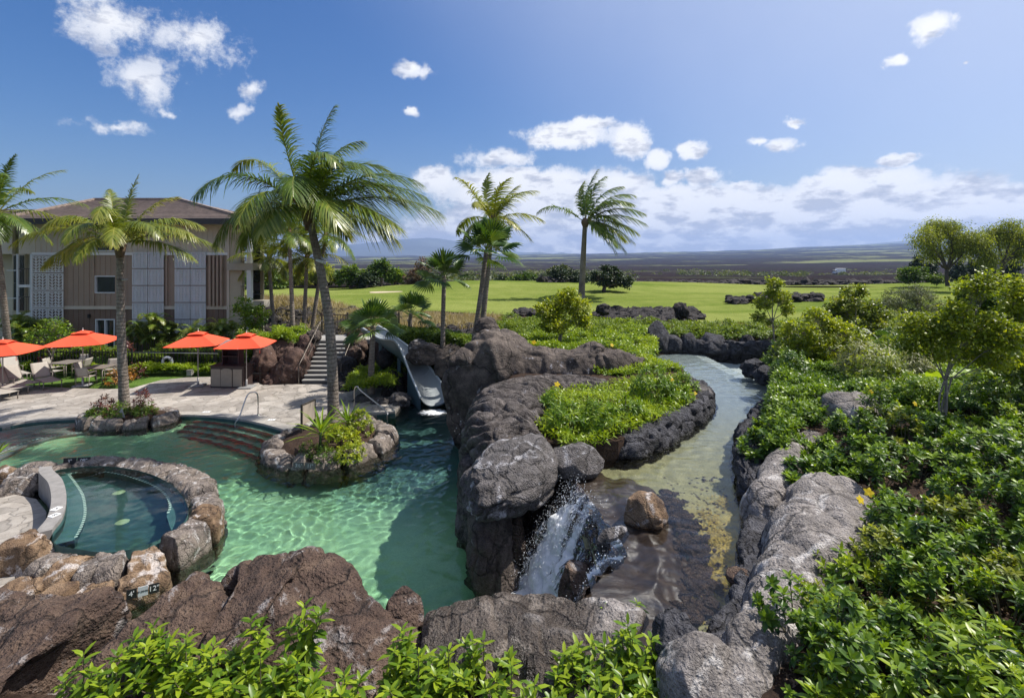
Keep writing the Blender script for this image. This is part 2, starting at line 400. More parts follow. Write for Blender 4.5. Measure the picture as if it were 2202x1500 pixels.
def b_ground(k):                # garden soil, lava rubble, dry grass and lawn, by where they lie
    co = pos(k); med = k.noise(co, 1.1, 7, .68, .5); fine = k.noise(co, 14, 6, .75); big = k.noise(co, .22, 5, .6)
    soil = k.ramp(k.math('MULTIPLY_ADD', fine, .6, k.math('MULTIPLY', med, .5)), [(.38, (.014, .009, .007)), (.55, (.042, .025, .017)), (.74, (.10, .065, .045))])
    lawn = k.ramp(k.math('MULTIPLY_ADD', fine, .5, k.math('MULTIPLY', med, .5)), [(.35, (.045, .10, .014)), (.65, (.125, .205, .032))])
    a = k('Attribute', attribute_name='v').outputs['Fac']
    c = k.mix(k.smooth(k.math('ADD', a, k.math('MULTIPLY_ADD', med, .2, -.1)), .4, .6), soil, lawn)
    return k('BsdfPrincipled', {'Base Color': c, 'Roughness': .9, 'Specular IOR Level': .2, 'Normal': bump(k, k.math('ADD', fine, med), .9, .05)}).outputs[0]
M_('ground', b_ground)

def b_lava_field(k):
    co = pos(k); m = k('Mapping', {'Vector': co, 'Scale': (1, 1, 1)}).outputs[0]
    big = k.noise(k('Mapping', {'Vector': co, 'Scale': (.55, 1.0, 1)}).outputs[0], .0032, 9, .62, .7)
    med = k.noise(co, .02, 8, .7); fine = k.noise(co, .22, 8, .75)
    dark = k.ramp(fine, [(.30, (.012, .010, .012)), (.55, (.034, .027, .030)), (.78, (.085, .068, .062))])
    grass = k.ramp(k.math('MULTIPLY_ADD', fine, .5, k.math('MULTIPLY', med, .5)), [(.34, (.05, .075, .028)), (.48, (.14, .155, .065)), (.66, (.30, .29, .14))])
    c = k.mix(k.smooth(k.math('ADD', big, k.math('MULTIPLY_ADD', med, .25, -.125)), .535, .590), dark, grass)
    bush = k.math('MULTIPLY', k.smooth(med, .52, .60), k.smooth(fine, .44, .56))
    c = k.mix(k.math('MULTIPLY', bush, .8), c, (.030, .048, .018))
    return k('BsdfPrincipled', {'Base Color': c, 'Roughness': 1.0, 'Specular IOR Level': .0, 'Normal': bump(k, fine, .8, 1.2)}).outputs[0]
M_('lava_field', b_lava_field)
mat_plain('mountain', (.075, .085, .07), .95, 0, .35, .0012)

def b_pool_floor(k):
    co = pos(k); s_ = k('SeparateXYZ', {0: co}); big = k.noise(co, .35, 4, .5); fine = k.noise(co, 30, 4, .7)
    c = k.ramp(big, [(.35, (.17, .36, .20)), (.65, (.29, .50, .29))])
    deep_shade = k.smooth(k.math('ADD', s_.outputs[1], k.math('MULTIPLY_ADD', big, 2.0, -1.0)), 11.2, 15.2)
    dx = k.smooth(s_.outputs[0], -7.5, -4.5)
    c = k.mix(k.math('MULTIPLY', k.math('MULTIPLY', deep_shade, dx), .86), c, (.012, .075, .095))  # navy painted on the floor stands in for depth and outcrop shade
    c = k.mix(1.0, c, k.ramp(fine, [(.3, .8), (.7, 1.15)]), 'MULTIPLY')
    return k('BsdfPrincipled', {'Base Color': c, 'Roughness': .8}).outputs[0]
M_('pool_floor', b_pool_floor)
mat_plain('shelf_grey', (.17, .20, .19), .8, 0, .3, 2.0)
mat_plain('tile_teal', (.05, .115, .11), .35, 0, .3, 20.0)
mat_plain('tile_red', (.095, .032, .026), .5, 0, .45, 9.0)
mat_plain('tub_teal', (.060, .150, .140), .6, 0, .22, 2.5)
mat_plain('dash_pale', (.62, .78, .66), .5, 0, .1)
mat_plain('lamp_pale', (.72, .85, .52), .4, 0, .1)

def b_river_bed(k):
    co = pos(k); s_ = k('SeparateXYZ', {0: co}); fine = k.noise(co, 34, 6, .8); med = k.noise(co, 1.6, 6, .65, .4); mm = k.noise(co, 7.0, 6, .75, .5)
    peb = k.ramp(fine, [(.28, (.11, .115, .05)), (.5, (.27, .265, .13)), (.72, (.46, .44, .25))])
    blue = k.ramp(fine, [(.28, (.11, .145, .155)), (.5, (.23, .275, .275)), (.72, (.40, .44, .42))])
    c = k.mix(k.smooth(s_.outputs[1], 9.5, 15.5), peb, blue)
    # algae on the near bed
    al = k.math('MULTIPLY', k.smooth(mm, .42, .52), k.math('MULTIPLY', k.smooth(s_.outputs[1], 9.4, 7.0), k.smooth(s_.outputs[0], 2.5, 2.8)))
    c = k.mix(k.math('MULTIPLY', al, .9), c, (.50, .36, .045))
    mud = k.math('MULTIPLY', k.smooth(med, .48, .60), k.smooth(s_.outputs[0], 2.9, 2.2))
    c = k.mix(k.math('MULTIPLY', mud, .8), c, (.060, .045, .022))
    return k('BsdfPrincipled', {'Base Color': c, 'Roughness': .8, 'Normal': bump(k, k.math('ADD', fine, med), .6, .02)}).outputs[0]
M_('river_bed', b_river_bed)
def b_ledge(k):
    co = pos(k); f = k.noise(k('Mapping', {'Vector': co, 'Rotation': (0, 0, .5), 'Scale': (1.6, 3.2, 3)}).outputs[0], 2.0, 7, .7, .5); m2 = k.noise(co, 3.0, 6, .7)
    c = k.ramp(k.math('MULTIPLY_ADD', f, .6, k.math('MULTIPLY', m2, .4)), [(.35, (.014, .009, .006)), (.52, (.055, .037, .026)), (.7, (.12, .088, .062))])
    return k('BsdfPrincipled', {'Base Color': c, 'Roughness': .35, 'Normal': bump(k, f, .6, .03)}).outputs[0]
M_('ledge', b_ledge)

def mat_water(name, tint, rough=0.0, b=0.25, sc=5.0, d=.01):
    m, k = newmat(name); co = pos(k)
    nb = bump(k, k.noise(k('Mapping', {'Vector': co, 'Scale': (1, .8, 1)}).outputs[0], sc, 5, .6, .6), b, d)
    s_ = k('BsdfPrincipled', {'Base Color': (*tint, 1), 'Roughness': rough, 'IOR': 1.33, 'Transmission Weight': 1.0, 'Normal': nb})
    finish(m, k, s_.outputs[0]); return m
mat_water('water', (.90, .985, .935), 0.0, .35, 4.5, .014)
mat_water('water_river', (.95, .97, .96), 0.0, .45, 9.0, .012)
mat_water('water_tub', (.80, .92, .90), 0.0, .18, 5.0)
def b_foam(k):
    co = k('TexCoord').outputs['Object']; a = k('Attribute', attribute_name='v').outputs['Fac']; f = k.noise(co, 9.0, 8, .78, .8)
    msk = k.smooth(k.math('ADD', f, k.math('MULTIPLY_ADD', a, .62, -.20)), .44, .64); return foam_mix(k, msk)
def foam_mix(k, msk):
    wht = k('BsdfPrincipled', {'Base Color': (.86, .88, .90, 1), 'Roughness': .5})
    tr = k('BsdfTransparent', {'Color': (.97, .98, 1, 1)}); gl = k('BsdfGlossy', {'Roughness': .10, 'Color': (.9, .95, 1, 1)})
    clear = k('MixShader', {0: .10, 1: tr.outputs[0], 2: gl.outputs[0]})
    return k('MixShader', {0: msk, 1: clear.outputs[0], 2: wht.outputs[0]}).outputs[0]
def b_fall(k):
    a = k('Attribute', attribute_name='v').outputs['Fac']; u = k('Attribute', attribute_name='u').outputs['Fac']; t = k('Attribute', attribute_name='t').outputs['Fac']
    co = k('TexCoord').outputs['Object']; uu = k.math('MULTIPLY_ADD', k.noise(co, 3.0, 4, .6), .16, u)
    st = k.noise(k('CombineXYZ', {0: k.math('MULTIPLY', uu, 34.0), 1: k.math('MULTIPLY', t, 3.2), 2: 0.0}).outputs[0], 1.0, 6, .75, .4)
    st2 = k.noise(k('CombineXYZ', {0: k.math('MULTIPLY', uu, 90.0), 1: k.math('MULTIPLY', t, 16.0), 2: 4.0}).outputs[0], 1.0, 5, .8, .6)
    f = k.math('ADD', k.math('MULTIPLY', st, .6), k.math('MULTIPLY', st2, .42))
    msk = k.smooth(k.math('ADD', f, k.math('MULTIPLY_ADD', a, .50, -.30)), .47, .60); return foam_mix(k, msk)
M_('fall', b_fall)
M_('foam', b_foam)
mat_plain('droplet', (.86, .89, .92), .15, 0, .02)

def b_trunk(k):
    co = k('TexCoord').outputs['Object']; z = k('SeparateXYZ', {0: co}).outputs[2]
    zz = k.math('ADD', k.math('MULTIPLY', z, 7.5), k.math('MULTIPLY', k.noise(co, 3.0, 4, .6), 2.2))
    fr = k.math('FRACT', zz); nz = k.noise(k('Mapping', {'Vector': co, 'Scale': (9, 9, 2)}).outputs[0], 3, 5, .7); lg = k.noise(co, 1.1, 4, .6)
    c = k.ramp(k.math('MULTIPLY_ADD', nz, .55, k.math('MULTIPLY', lg, .45)), [(.34, (.10, .078, .060)), (.5, (.22, .18, .145)), (.66, (.34, .30, .26))])
    c = k.mix(1.0, c, k.ramp(fr, [(0, .42), (.16, 1.0), (.85, 1.0), (1, .8)]), 'MULTIPLY')
    return k('BsdfPrincipled', {'Base Color': c, 'Roughness': .85, 'Normal': bump(k, k.math('ADD', k.smooth(fr, 0, .25), nz), .8, .03)}).outputs[0]
M_('trunk', b_trunk)
mat_plain('fiber', (.13, .085, .05), .95, 0, .5, 9.0, .8)
mat_plain('bark', (.26, .22, .18), .9, 0, .35, 8.0, .8)
mat_plain('bark_dark', (.075, .058, .045), .9, 0, .35, 8.0, .8)
mat_plain('stem', (.13, .11, .06), .8, 0, .4, 8.0, .3)
mat_leaf('frond', (.038, .078, .010), (.11, .175, .020), (.34, .33, .055), .30, .33)
mat_leaf('frond_yellow', (.07, .105, .014), (.17, .21, .028), (.42, .38, .07), .34, .36)
mat_leaf('fan', (.024, .062, .013), (.065, .135, .022), (.18, .24, .040), .22, .38)
mat_leaf('leaf_gloss', (.040, .095, .008), (.125, .215, .012), (.32, .40, .022), .36, .36, spec=.35)
mat_leaf('leaf_hedge', (.014, .045, .008), (.060, .125, .014), (.24, .35, .022), .30, .38, spec=.35)
mat_leaf('leaf_lime', (.09, .13, .010), (.26, .32, .018), (.50, .50, .030), .42, .42)
mat_leaf('leaf_mid', (.024, .060, .010), (.075, .135, .016), (.20, .26, .030), .34, .45, spec=.3)
mat_leaf('leaf_olive', (.085, .115, .018), (.21, .25, .036), (.40, .42, .065), .55, .5, spec=.3)
mat_leaf('leaf_moss', (.045, .075, .010), (.14, .185, .018), (.32, .34, .035), .40, .42)
mat_leaf('leaf_dusty', (.04, .055, .022), (.09, .115, .045), (.19, .21, .09), .3, .55)
mat_leaf('leaf_dark', (.010, .024, .008), (.026, .048, .014), (.055, .082, .022), .18, .5)
mat_leaf('leaf_grey', (.11, .13, .09), (.20, .23, .16), (.34, .37, .27), .2, .5)
mat_leaf('leaf_varieg', (.06, .085, .022), (.20, .215, .075), (.44, .42, .19), .3, .45)
mat_leaf('leaf_big', (.07, .15, .012), (.17, .28, .020), (.34, .44, .045), .45, .4)
mat_leaf('leaf_red', (.035, .008, .010), (.12, .026, .022), (.26, .12, .05), .25, .35)
mat_leaf('leaf_croton', (.05, .07, .012), (.32, .13, .015), (.55, .26, .020), .3, .35)
mat_leaf('leaf_flower', (.55, .38, .01), (.80, .58, .015), (.85, .66, .03), .4, .5)
mat_leaf('leaf_gold', (.20, .15, .03), (.38, .28, .04), (.52, .40, .08), .2, .5)
mat_plain('step_green', (.14, .27, .20), .8, 0, .2, 3)
mat_leaf('leaf_dead', (.06, .035, .022), (.14, .085, .05), (.24, .16, .10), .15, .8)
mat_leaf('grass_dry', (.17, .12, .06), (.34, .27, .15), (.52, .45, .29), .3, .7)

# building, furniture
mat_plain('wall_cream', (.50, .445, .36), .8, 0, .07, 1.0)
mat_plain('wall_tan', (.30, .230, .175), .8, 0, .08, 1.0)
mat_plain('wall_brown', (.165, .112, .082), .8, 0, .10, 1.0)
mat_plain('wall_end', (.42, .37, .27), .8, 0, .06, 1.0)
mat_plain('trim_white', (.66, .66, .65), .6, 0, .05, 2.0)
mat_plain('panel_white', (.56, .58, .60), .6, 0, .05, 2.0)
mat_plain('roof_tile', (.24, .185, .155), .85, 0, .28, 3.0, .5, bscale=20)
mat_plain('eave', (.040, .038, .040), .7, 0, .1)
mat_plain('soffit', (.36, .33, .27), .8, 0, .05)
mat_plain('glass_dark', (.018, .028, .026), .06, 0, .3, .7, spec=.9)
mat_plain('iron', (.018, .016, .015), .5, .2, .2)
mat_plain('steel', (.55, .53, .50), .28, 1.0, .06)
mat_plain('bronze', (.10, .085, .07), .4, .6, .1)
mat_plain('sling', (.37, .335, .29), .75, 0, .06, 14, .2, bscale=300)
mat_plain('frame_taupe', (.21, .18, .155), .5, .1, .06)
mat_plain('canvas_orange', (.78, .085, .030), .7, 0, .05, 3.0, .15, bscale=200)
mat_plain('pole_grey', (.40, .38, .37), .45, .5, .06)
mat_plain('base_grey', (.24, .24, .24), .75, 0, .12)
mat_plain('hut_brown', (.050, .030, .026), .6, 0, .15)
mat_plain('hut_panel', (.30, .255, .20), .7, 0, .08)
mat_plain('hut_maroon', (.055, .018, .020), .6, 0, .15)
mat_plain('hut_roof', (.27, .235, .215), .8, 0, .12)
mat_plain('slide_grey', (.30, .325, .335), .30, 0, .10, 1.5)
mat_plain('slide_edge', (.46, .50, .52), .38, 0, .06, 2)
mat_plain('slide_under', (.07, .12, .145), .4, 0, .15, 2)
mat_plain('concrete', (.30, .285, .265), .85, 0, .18, 3, .5)
mat_plain('concrete_dark', (.12, .112, .105), .85, 0, .2, 3, .5)
mat_plain('sign_tan', (.42, .35, .28), .7, 0, .06)
mat_plain('white_paint', (.78, .78, .77), .5, 0, .03)
mat_plain('black_paint', (.018, .018, .020), .5, 0, .05)
mat_plain('sand', (.50, .41, .27), .95, 0, .12, 1.5, .4)
mat_plain('teal_cap', (.03, .22, .22), .4, 0, .1)
# ------------------------------------------------------------------ rock makers
def rough_up(V, N, amp, freq, seed, crease=0.5, cell=0.0, cell_size=.6):
    a = fbm(V * freq, 4, seed); b = fbm(V * freq * 3.7, 3, seed + 9); c = np.abs(vnoise(V * freq * 1.35, seed + 21))
    d = amp * a + amp * 0.28 * b - crease * amp * np.clip(1 - c * 4.5, 0, 1) ** 2
    if cell:
        f1, f2, rc = worley(V * (1.0 / cell_size), seed); e = np.clip((f2 - f1) / .35, 0, 1); d = d + cell * ((rc - .5) * 1.6 * e ** .7 - .55 * (1 - e) ** 2)
        f1, f2, rc = worley(V * (3.1 / cell_size) + 7, seed + 1); e = np.clip((f2 - f1) / .4, 0, 1); d = d + cell * .32 * ((rc - .5) * 1.4 * e - .4 * (1 - e) ** 2)
    return V + N * d[:, None]
def worley(P, seed=0):
    I = np.floor(P).astype(np.int64); F1 = np.full(len(P), 9.0); F2 = np.full(len(P), 9.0); R = np.zeros(len(P))
    for dx in (-1, 0, 1):
        for dy in (-1, 0, 1):
            for dz in (-1, 0, 1):
                c = I + [dx, dy, dz]; j = np.stack([_h(c[:, 0], c[:, 1], c[:, 2], seed * 7 + q) for q in range(3)], 1); d = np.linalg.norm(c + j - P, axis=1); r = _h(c[:, 0], c[:, 1], c[:, 2], seed * 7 + 5)
                n1 = d < F1; F2 = np.where(n1, F1, np.minimum(F2, d)); R = np.where(n1, r, R); F1 = np.where(n1, d, F1)
    return F1, F2, R
def grid_normals(V):
    du = np.gradient(V, axis=0); dv = np.gradient(V, axis=1); N = np.cross(du, dv)
    return N / (np.linalg.norm(N, axis=2, keepdims=True) + 1e-9)
def ridge_arrays(C, wl, wr, dl, dr, ex=2.6, amp=.12, freq=1.4, seed=0, nu=90, nv=44, end=.18, crease=.5, endp=2.4, extra=None, cell=.0, cell_size=.6):
    C = resample(catmull(C, 10), nu); u = np.linspace(0, 1, nu)
    f = lambda v: np.interp(u, np.linspace(0, 1, len(v)), v) if np.ndim(v) else np.full(nu, float(v))
    wl, wr, dl, dr = f(wl), f(wr), f(dl), f(dr)
    T = np.gradient(C[:, :2], axis=0); T /= np.linalg.norm(T, axis=1)[:, None] + 1e-9
    Ln = np.stack([-T[:, 1], T[:, 0]], 1)                       # to the left of travel
    e = np.minimum(u, 1 - u) / max(end, 1e-3); e = np.clip(e, 0, 1); tap = (1 - (1 - e) ** endp) ** (1 / endp)
    ph = np.linspace(0, pi, nv)
    cx = np.sign(np.cos(ph)) * np.abs(np.cos(ph)) ** (2 / ex); cy = np.abs(np.sin(ph)) ** (2 / ex)
    side = cx[None] > 0
    wid = np.where(side, wl[:, None], wr[:, None]); drp = np.where(side, dl[:, None], dr[:, None])
    off = cx[None] * wid * tap[:, None]
    V = np.zeros((nu, nv, 3)); V[..., :2] = C[:, None, :2] + off[..., None] * Ln[:, None]
    hmax = np.maximum(dl, dr)
    V[..., 2] = C[:, None, 2] - drp * (1 - cy[None]) - (hmax * (1 - tap))[:, None]
    N = grid_normals(V)
    if (N[nu // 2, nv // 2, 2]) < 0: N = -N
    Vf = rough_up(V.reshape(-1, 3), N.reshape(-1, 3), amp, freq, seed, crease, cell, cell_size)
    if extra is not None: Vf = extra(Vf, N.reshape(-1, 3), V)
    I = np.arange(nu * nv).reshape(nu, nv)
    Q = np.stack([I[:-1, :-1], I[1:, :-1], I[1:, 1:], I[:-1, 1:]], -1).reshape(-1, 4)
    return Vf, Q
def ridge(name, C, wl, wr, dl, dr, mat, label=None, cat=None, parent=None, group=None, **kw):
    Vf, Q = ridge_arrays(C, wl, wr, dl, dr, **kw); c = np.array([*Vf[:, :2].mean(0), Vf[:, 2].min()])
    if parent is not None: c = np.zeros(3)
    o = mobj(name, Vf - c, Q, mat, parent, loc=tuple(c))
    return tag(o, label, cat, group)
_ico = {}
def ico(n_):
    if n_ not in _ico:
        bm = bmesh.new(); bmesh.ops.create_icosphere(bm, subdivisions=n_, radius=1)
        _ico[n_] = (np.array([v.co[:] for v in bm.verts]), np.array([[v.index for v in f.verts] for f in bm.faces])); bm.free()
    return _ico[n_]
def boulder_arrays(c, r, seed, n_=4, amp=.16, cuts=7, rz=0.0, rough=.035, fr=1.3):
    d, F = ico(n_); rs = np.random.RandomState(seed); P = d * (1 + amp * fbm(d * fr + seed * 3.1, 3, seed))[:, None]
    for _ in range(cuts):
        v = rs.normal(size=3); v[2] = abs(v[2]) * .8; v /= np.linalg.norm(v); k = rs.uniform(.68, .92)
        dd = P @ v; P = P - np.clip(dd - k, 0, None)[:, None] * v * .86
    P = P * (1 + rough * fbm(P * 4.2, 4, seed + 5))[:, None]
    f1_, f2_, rc_ = worley(P * 1.7 + seed, seed); e_ = np.clip((f2_ - f1_) / .3, 0, 1); P = P * (1 + rough * 1.9 * ((rc_ - .5) * e_ - .35 * (1 - e_) ** 2))[:, None]
    P = P * np.array(r); cz, sz = cos(rz), sin(rz)
    P = P @ np.array([[cz, sz, 0], [-sz, cz, 0], [0, 0, 1]])
    return P + np.array(c), F
def boulder(name, c, r, seed, mat, label=None, cat='boulder', parent=None, group=None, **kw):
    V, F = boulder_arrays((0, 0, 0), r, seed, **kw)
    if parent is not None: V = V + np.array(c); c = (0, 0, 0)
    o = mobj(name, V, F, mat, parent, loc=c)
    if parent is None: tag(o, label, cat, group)
    return o
def px_boulder(name, px, py, Y, wpx, hpx, seed, mat, label=None, depth=None, **kw):
    """boulder whose outline is centred on a photo pixel and spans wpx by hpx pixels at distance Y"""
    s_ = Y / FPX; rx, rz = wpx * s_ / 2, hpx * s_ / 2
    return boulder(name, D(px, py, Y), (rx, depth or rx * .9, rz * 1.05), seed, mat, label, **kw)
def rubble(name, pts, rmin, rmax, mat, label=None, seed=1, flat=.75, kind='stuff', n_=2, parent=None):
    rs = np.random.RandomState(seed); d, F = ico(n_); g = G()
    for i, q in enumerate(pts):
        r = rs.uniform(rmin, rmax) * (1.6 if rs.rand() < .08 else 1); P = d * (1 + .38 * vnoise(d * 1.9 + rs.uniform(0, 99, 3), seed))[:, None]
        v = rs.normal(size=3); v /= np.linalg.norm(v); P -= np.clip(P @ v - .55, 0, None)[:, None] * v
        P = P * [r * rs.uniform(.8, 1.4), r * rs.uniform(.8, 1.3), r * flat * rs.uniform(.7, 1.3)]
        a = rs.uniform(0, 6.28); c_, s_ = cos(a), sin(a); P = P @ np.array([[c_, s_, 0], [-s_, c_, 0], [0, 0, 1]])
        g.add(P + np.array(q), None, F)
    o = g.build(name, mat, parent, False); tag(o, label, None, None, kind); return o

# ------------------------------------------------------------------ plant makers
def unit(v): return v / (np.linalg.norm(v, axis=-1, keepdims=True) + 1e-9)
def leaves(P, Dr, Nm, L, Wd, curl=.25, fold=.25, lod=2, a=None, peak=.5, seed=0):
    """N leaves as bent, folded blades"""
    P = np.asarray(P, float); N_ = len(P); Dr = unit(np.asarray(Dr, float)); Sd = unit(np.cross(Dr, np.asarray(Nm, float))); U = np.cross(Sd, Dr)
    L = np.broadcast_to(np.asarray(L, float), (N_,))[:, None]; Wd = np.broadcast_to(np.asarray(Wd, float), (N_,))[:, None]
    def pt(t, w_): return P + Dr * L * t - U * L * curl * t * t + Sd * Wd * w_ + U * Wd * abs(w_) * fold
    if lod == 1:
        V = np.stack([pt(0, 0), pt(peak, -.5), pt(peak, .5), pt(1, 0)], 1); nv = 4; T0 = [[0, 1, 2], [1, 3, 2]]
    else:
        V = np.stack([pt(0, 0), pt(peak * .62, -.42), pt(peak * .62, 0), pt(peak * .62, .42), pt(.5 + peak * .42, -.38), pt(.5 + peak * .42, 0), pt(.5 + peak * .42, .38), pt(1, 0)], 1); nv = 8
        T0 = [[0, 1, 2], [0, 2, 3], [1, 4, 5], [1, 5, 2], [2, 5, 6], [2, 6, 3], [4, 7, 5], [5, 7, 6]]
    T = (np.arange(N_)[:, None, None] * nv + np.array(T0)[None]).reshape(-1, 3)
    if a is None: a = np.random.RandomState(seed).uniform(0, 1, N_)
    return V.reshape(-1, 3), T, np.repeat(a, nv)
def rosette_dirs(n_, rs, lo=.1, hi=1.1):
    az = np.arange(n_) * 2.399 + rs.uniform(0, 6.28); e = np.linspace(lo, hi, n_)
    return np.stack([np.cos(az) * np.cos(e), np.sin(az) * np.cos(e), np.sin(e)], 1)
def rosettes(centers, axes, n_leaf, L, Wd, seed=0, lod=1, spread=(.0, 1.15), curl=.3, av=None, tipbright=.35):
    """leafy shoot tips: n_leaf leaves in a whorl round each axis; inner leaves younger and paler"""
    rs = np.random.RandomState(seed); m = len(centers); centers = np.asarray(centers, float); ax = unit(np.asarray(axes, float))
    ref = np.where(np.abs(ax[:, 2:3]) > .9, [[1., 0, 0]], [[0, 0, 1.]]); u = unit(np.cross(ax, ref)); v = np.cross(ax, u)
    j = np.tile(np.arange(n_leaf), m); i = np.repeat(np.arange(m), n_leaf)
    az = j * 2.399 + rs.uniform(0, 6.28, m)[i] + rs.normal(0, .2, m * n_leaf)
    e = spread[0] + (spread[1] - spread[0]) * (j / max(1, n_leaf - 1)) + rs.normal(0, .12, m * n_leaf)
    Dr = np.cos(e)[:, None] * (np.cos(az)[:, None] * u[i] + np.sin(az)[:, None] * v[i]) + np.sin(e)[:, None] * ax[i]
    base = centers[i] + ax[i] * (L * .5 * (j / n_leaf))[:, None] - ax[i] * L * .25
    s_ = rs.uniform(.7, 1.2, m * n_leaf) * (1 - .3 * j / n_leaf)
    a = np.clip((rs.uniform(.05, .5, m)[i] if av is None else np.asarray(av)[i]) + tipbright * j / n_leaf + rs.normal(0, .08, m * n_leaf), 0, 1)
    return leaves(base, Dr, ax[i] + .001, L * s_, Wd * s_, curl, .25, lod, a)

def frond_arrays(base, azm, elev, L, droop=1.5, wind=(0, 0, 0), nl=46, lw=.05, ll=.75, hang=.5, seed=0, seg=3, vee=.35, petiole=.12):
    rs = np.random.RandomState(seed); m = 30; s = np.linspace(0, 1, m)
    w_ = np.array(wind, float); d = np.array([cos(azm) * cos(elev), sin(azm) * cos(elev), sin(elev)]); P = [np.array(base, float)]; Ds = []
    for i in range(m):
        t = s[i]; dd = d + np.array([0, 0, -1.0]) * droop * t ** 1.4 + w_ * t ** 1.2; dd /= np.linalg.norm(dd); Ds.append(dd)
        if i < m - 1: P.append(P[-1] + dd * L / (m - 1))
    P = np.array(P); Ds = np.array(Ds); g = G()
    kk = 1 if nl > 40 else 3; g.tube(P[::kk], np.linspace(.028, .005, m)[::kk] * (L / 3.0), 5 if nl > 40 else 4, True, a=.80)
    tt = petiole + (1 - petiole) * (np.arange(nl) + .5) / nl
    tt = np.r_[tt, tt]; sg = np.r_[np.ones(nl), -np.ones(nl)]; tt = np.clip(tt + rs.normal(0, .006, 2 * nl), 0, 1)
    p0 = np.stack([np.interp(tt, s, P[:, k]) for k in range(3)], 1); T = unit(np.stack([np.interp(tt, s, Ds[:, k]) for k in range(3)], 1))
    Sd = unit(np.cross(T, [0, 0, 1.0])); U = np.cross(Sd, T); q = (tt - petiole) / (1 - petiole)
    ln = ll * (.30 + .70 * np.sin(pi * np.clip(q, 0, 1) ** .75) ** .8) * (1 - .35 * q ** 3) * rs.uniform(.85, 1.1, 2 * nl)
    bt = .35 + .75 * q
    dl = unit(Sd * (sg * np.cos(bt))[:, None] + T * np.sin(bt)[:, None] + U * (vee * (1 - q) + rs.normal(0, .12, 2 * nl))[:, None])
    hg = hang * rs.uniform(.7, 1.35, 2 * nl)
    rows = []
    for j in range(seg + 1):
        t = j / seg; c = p0 + dl * (ln * t)[:, None] + np.array([0, 0, -1.0]) * (ln * hg * t * t)[:, None] + w_ * (ln * .55 * t * t)[:, None]
        wv = unit(np.cross(dl, U)) * (lw * (1.0, 1.0, .72, .12)[j if seg == 3 else int(t * 3)] * .5)
        rows += [c - wv, c + wv]
    V = np.stack(rows, 1); k = 2 * (seg + 1); Q0 = np.array([[2 * j, 2 * j + 2, 2 * j + 3, 2 * j + 1] for j in range(seg)])
    Q = (np.arange(2 * nl)[:, None, None] * k + Q0[None]).reshape(-1, 4)
    a = np.clip(rs.uniform(.15, .55) + .18 * rs.normal(size=2 * nl) * .6 + .25 * q ** 3, 0, 1)
    aa = np.repeat(a[:, None], k, 1); aa[:, -2:] += .25
    g.add(V.reshape(-1, 3), Q, None, np.clip(aa, 0, 1).ravel()); return g.arrays()
def frond_obj(parent, *a, mat='frond', name='frond', **k):
    V, F, A = frond_arrays(*a, **k); return mobj(name, V, F, mat, parent, False, A)

def fan_arrays(base, azm, elev, pet, R, seed=0, nseg=17, span=2.5, droop=.35):
    rs = np.random.RandomState(seed); g = G(); d = np.array([cos(azm) * cos(elev), sin(azm) * cos(elev), sin(elev)])
    m = 8; P = [np.array(base, float)]; dd = d
    for i in range(m - 1):
        dd = unit(d + np.array([0, 0, -1.0]) * droop * .6 * (i / m)); P.append(P[-1] + dd * pet / (m - 1))
    P = np.array(P); g.tube(P, np.linspace(.022, .014, m), 5, True, a=.95)
    T = unit(dd + np.array([0, 0, -1.0]) * droop * .35); Sd = unit(np.cross(T, [0, 0, 1.0])); U = np.cross(Sd, T); c = P[-1]; rl = rs.uniform(-.7, .7); Sd, U = cos(rl) * Sd + sin(rl) * U, -sin(rl) * Sd + cos(rl) * U; T = unit(T + U * .25)
    th = np.linspace(-span / 2, span / 2, nseg); h = span / nseg / 2
    rr = R * (.72 + .28 * np.cos(th * .8)) * rs.uniform(.93, 1.06, nseg)
    def pt(t, dth, lift):
        an = th + dth; r = rr * t
        return c + (np.cos(an) * r)[:, None] * T + (np.sin(an) * r)[:, None] * Sd + U * (lift * R + .10 * R * np.cos(th) * t)[:, None] - np.array([0, 0, 1.0]) * (droop * .35 * rr * t ** 3)[:, None]
    z0 = np.zeros(nseg)
    V = np.stack([pt(.02, 0, z0), pt(.55, -h, z0), pt(.55, 0, z0 + .05), pt(.55, h, z0), pt(.8, -h * .55, z0), pt(.8, 0, z0 + .03), pt(.8, h * .55, z0), pt(1.0, rs.normal(0, .02, nseg), z0 - .02)], 1)
    T0 = np.array([[0, 1, 2], [0, 2, 3], [1, 4, 5], [1, 5, 2], [2, 5, 6], [2, 6, 3], [4, 7, 5], [5, 7, 6]])
    TT = (np.arange(nseg)[:, None, None] * 8 + T0[None]).reshape(-1, 3)
    a = np.repeat(np.clip(rs.uniform(.2, .7) + rs.normal(0, .1, nseg), 0, 1)[:, None], 8, 1); a[:, 7] += .3; a[:, 0] += .25
    g.add(V.reshape(-1, 3), None, TT, np.clip(a, 0, 1).ravel()); return g.arrays()

def trunk_part(parent, P, r0, r1, name='trunk', mat='trunk', ring=.13, flare=1.5):
    P = np.array(P, float); L = np.sum(np.linalg.norm(np.diff(P, axis=0), axis=1)); m = max(24, int(L / .035))
    C = resample(catmull(P, 8) if len(P) > 2 else P, m); s = np.linspace(0, L, m)
    r = np.interp(s, [0, .35, 1.0, L], [r0 * flare, r0 * 1.12, r0, r1]); r = r * (1 + .035 * ((s / ring) % 1.0))
    g = G(); g.tube(C, r, 12); return g.build(name, mat, parent, True)

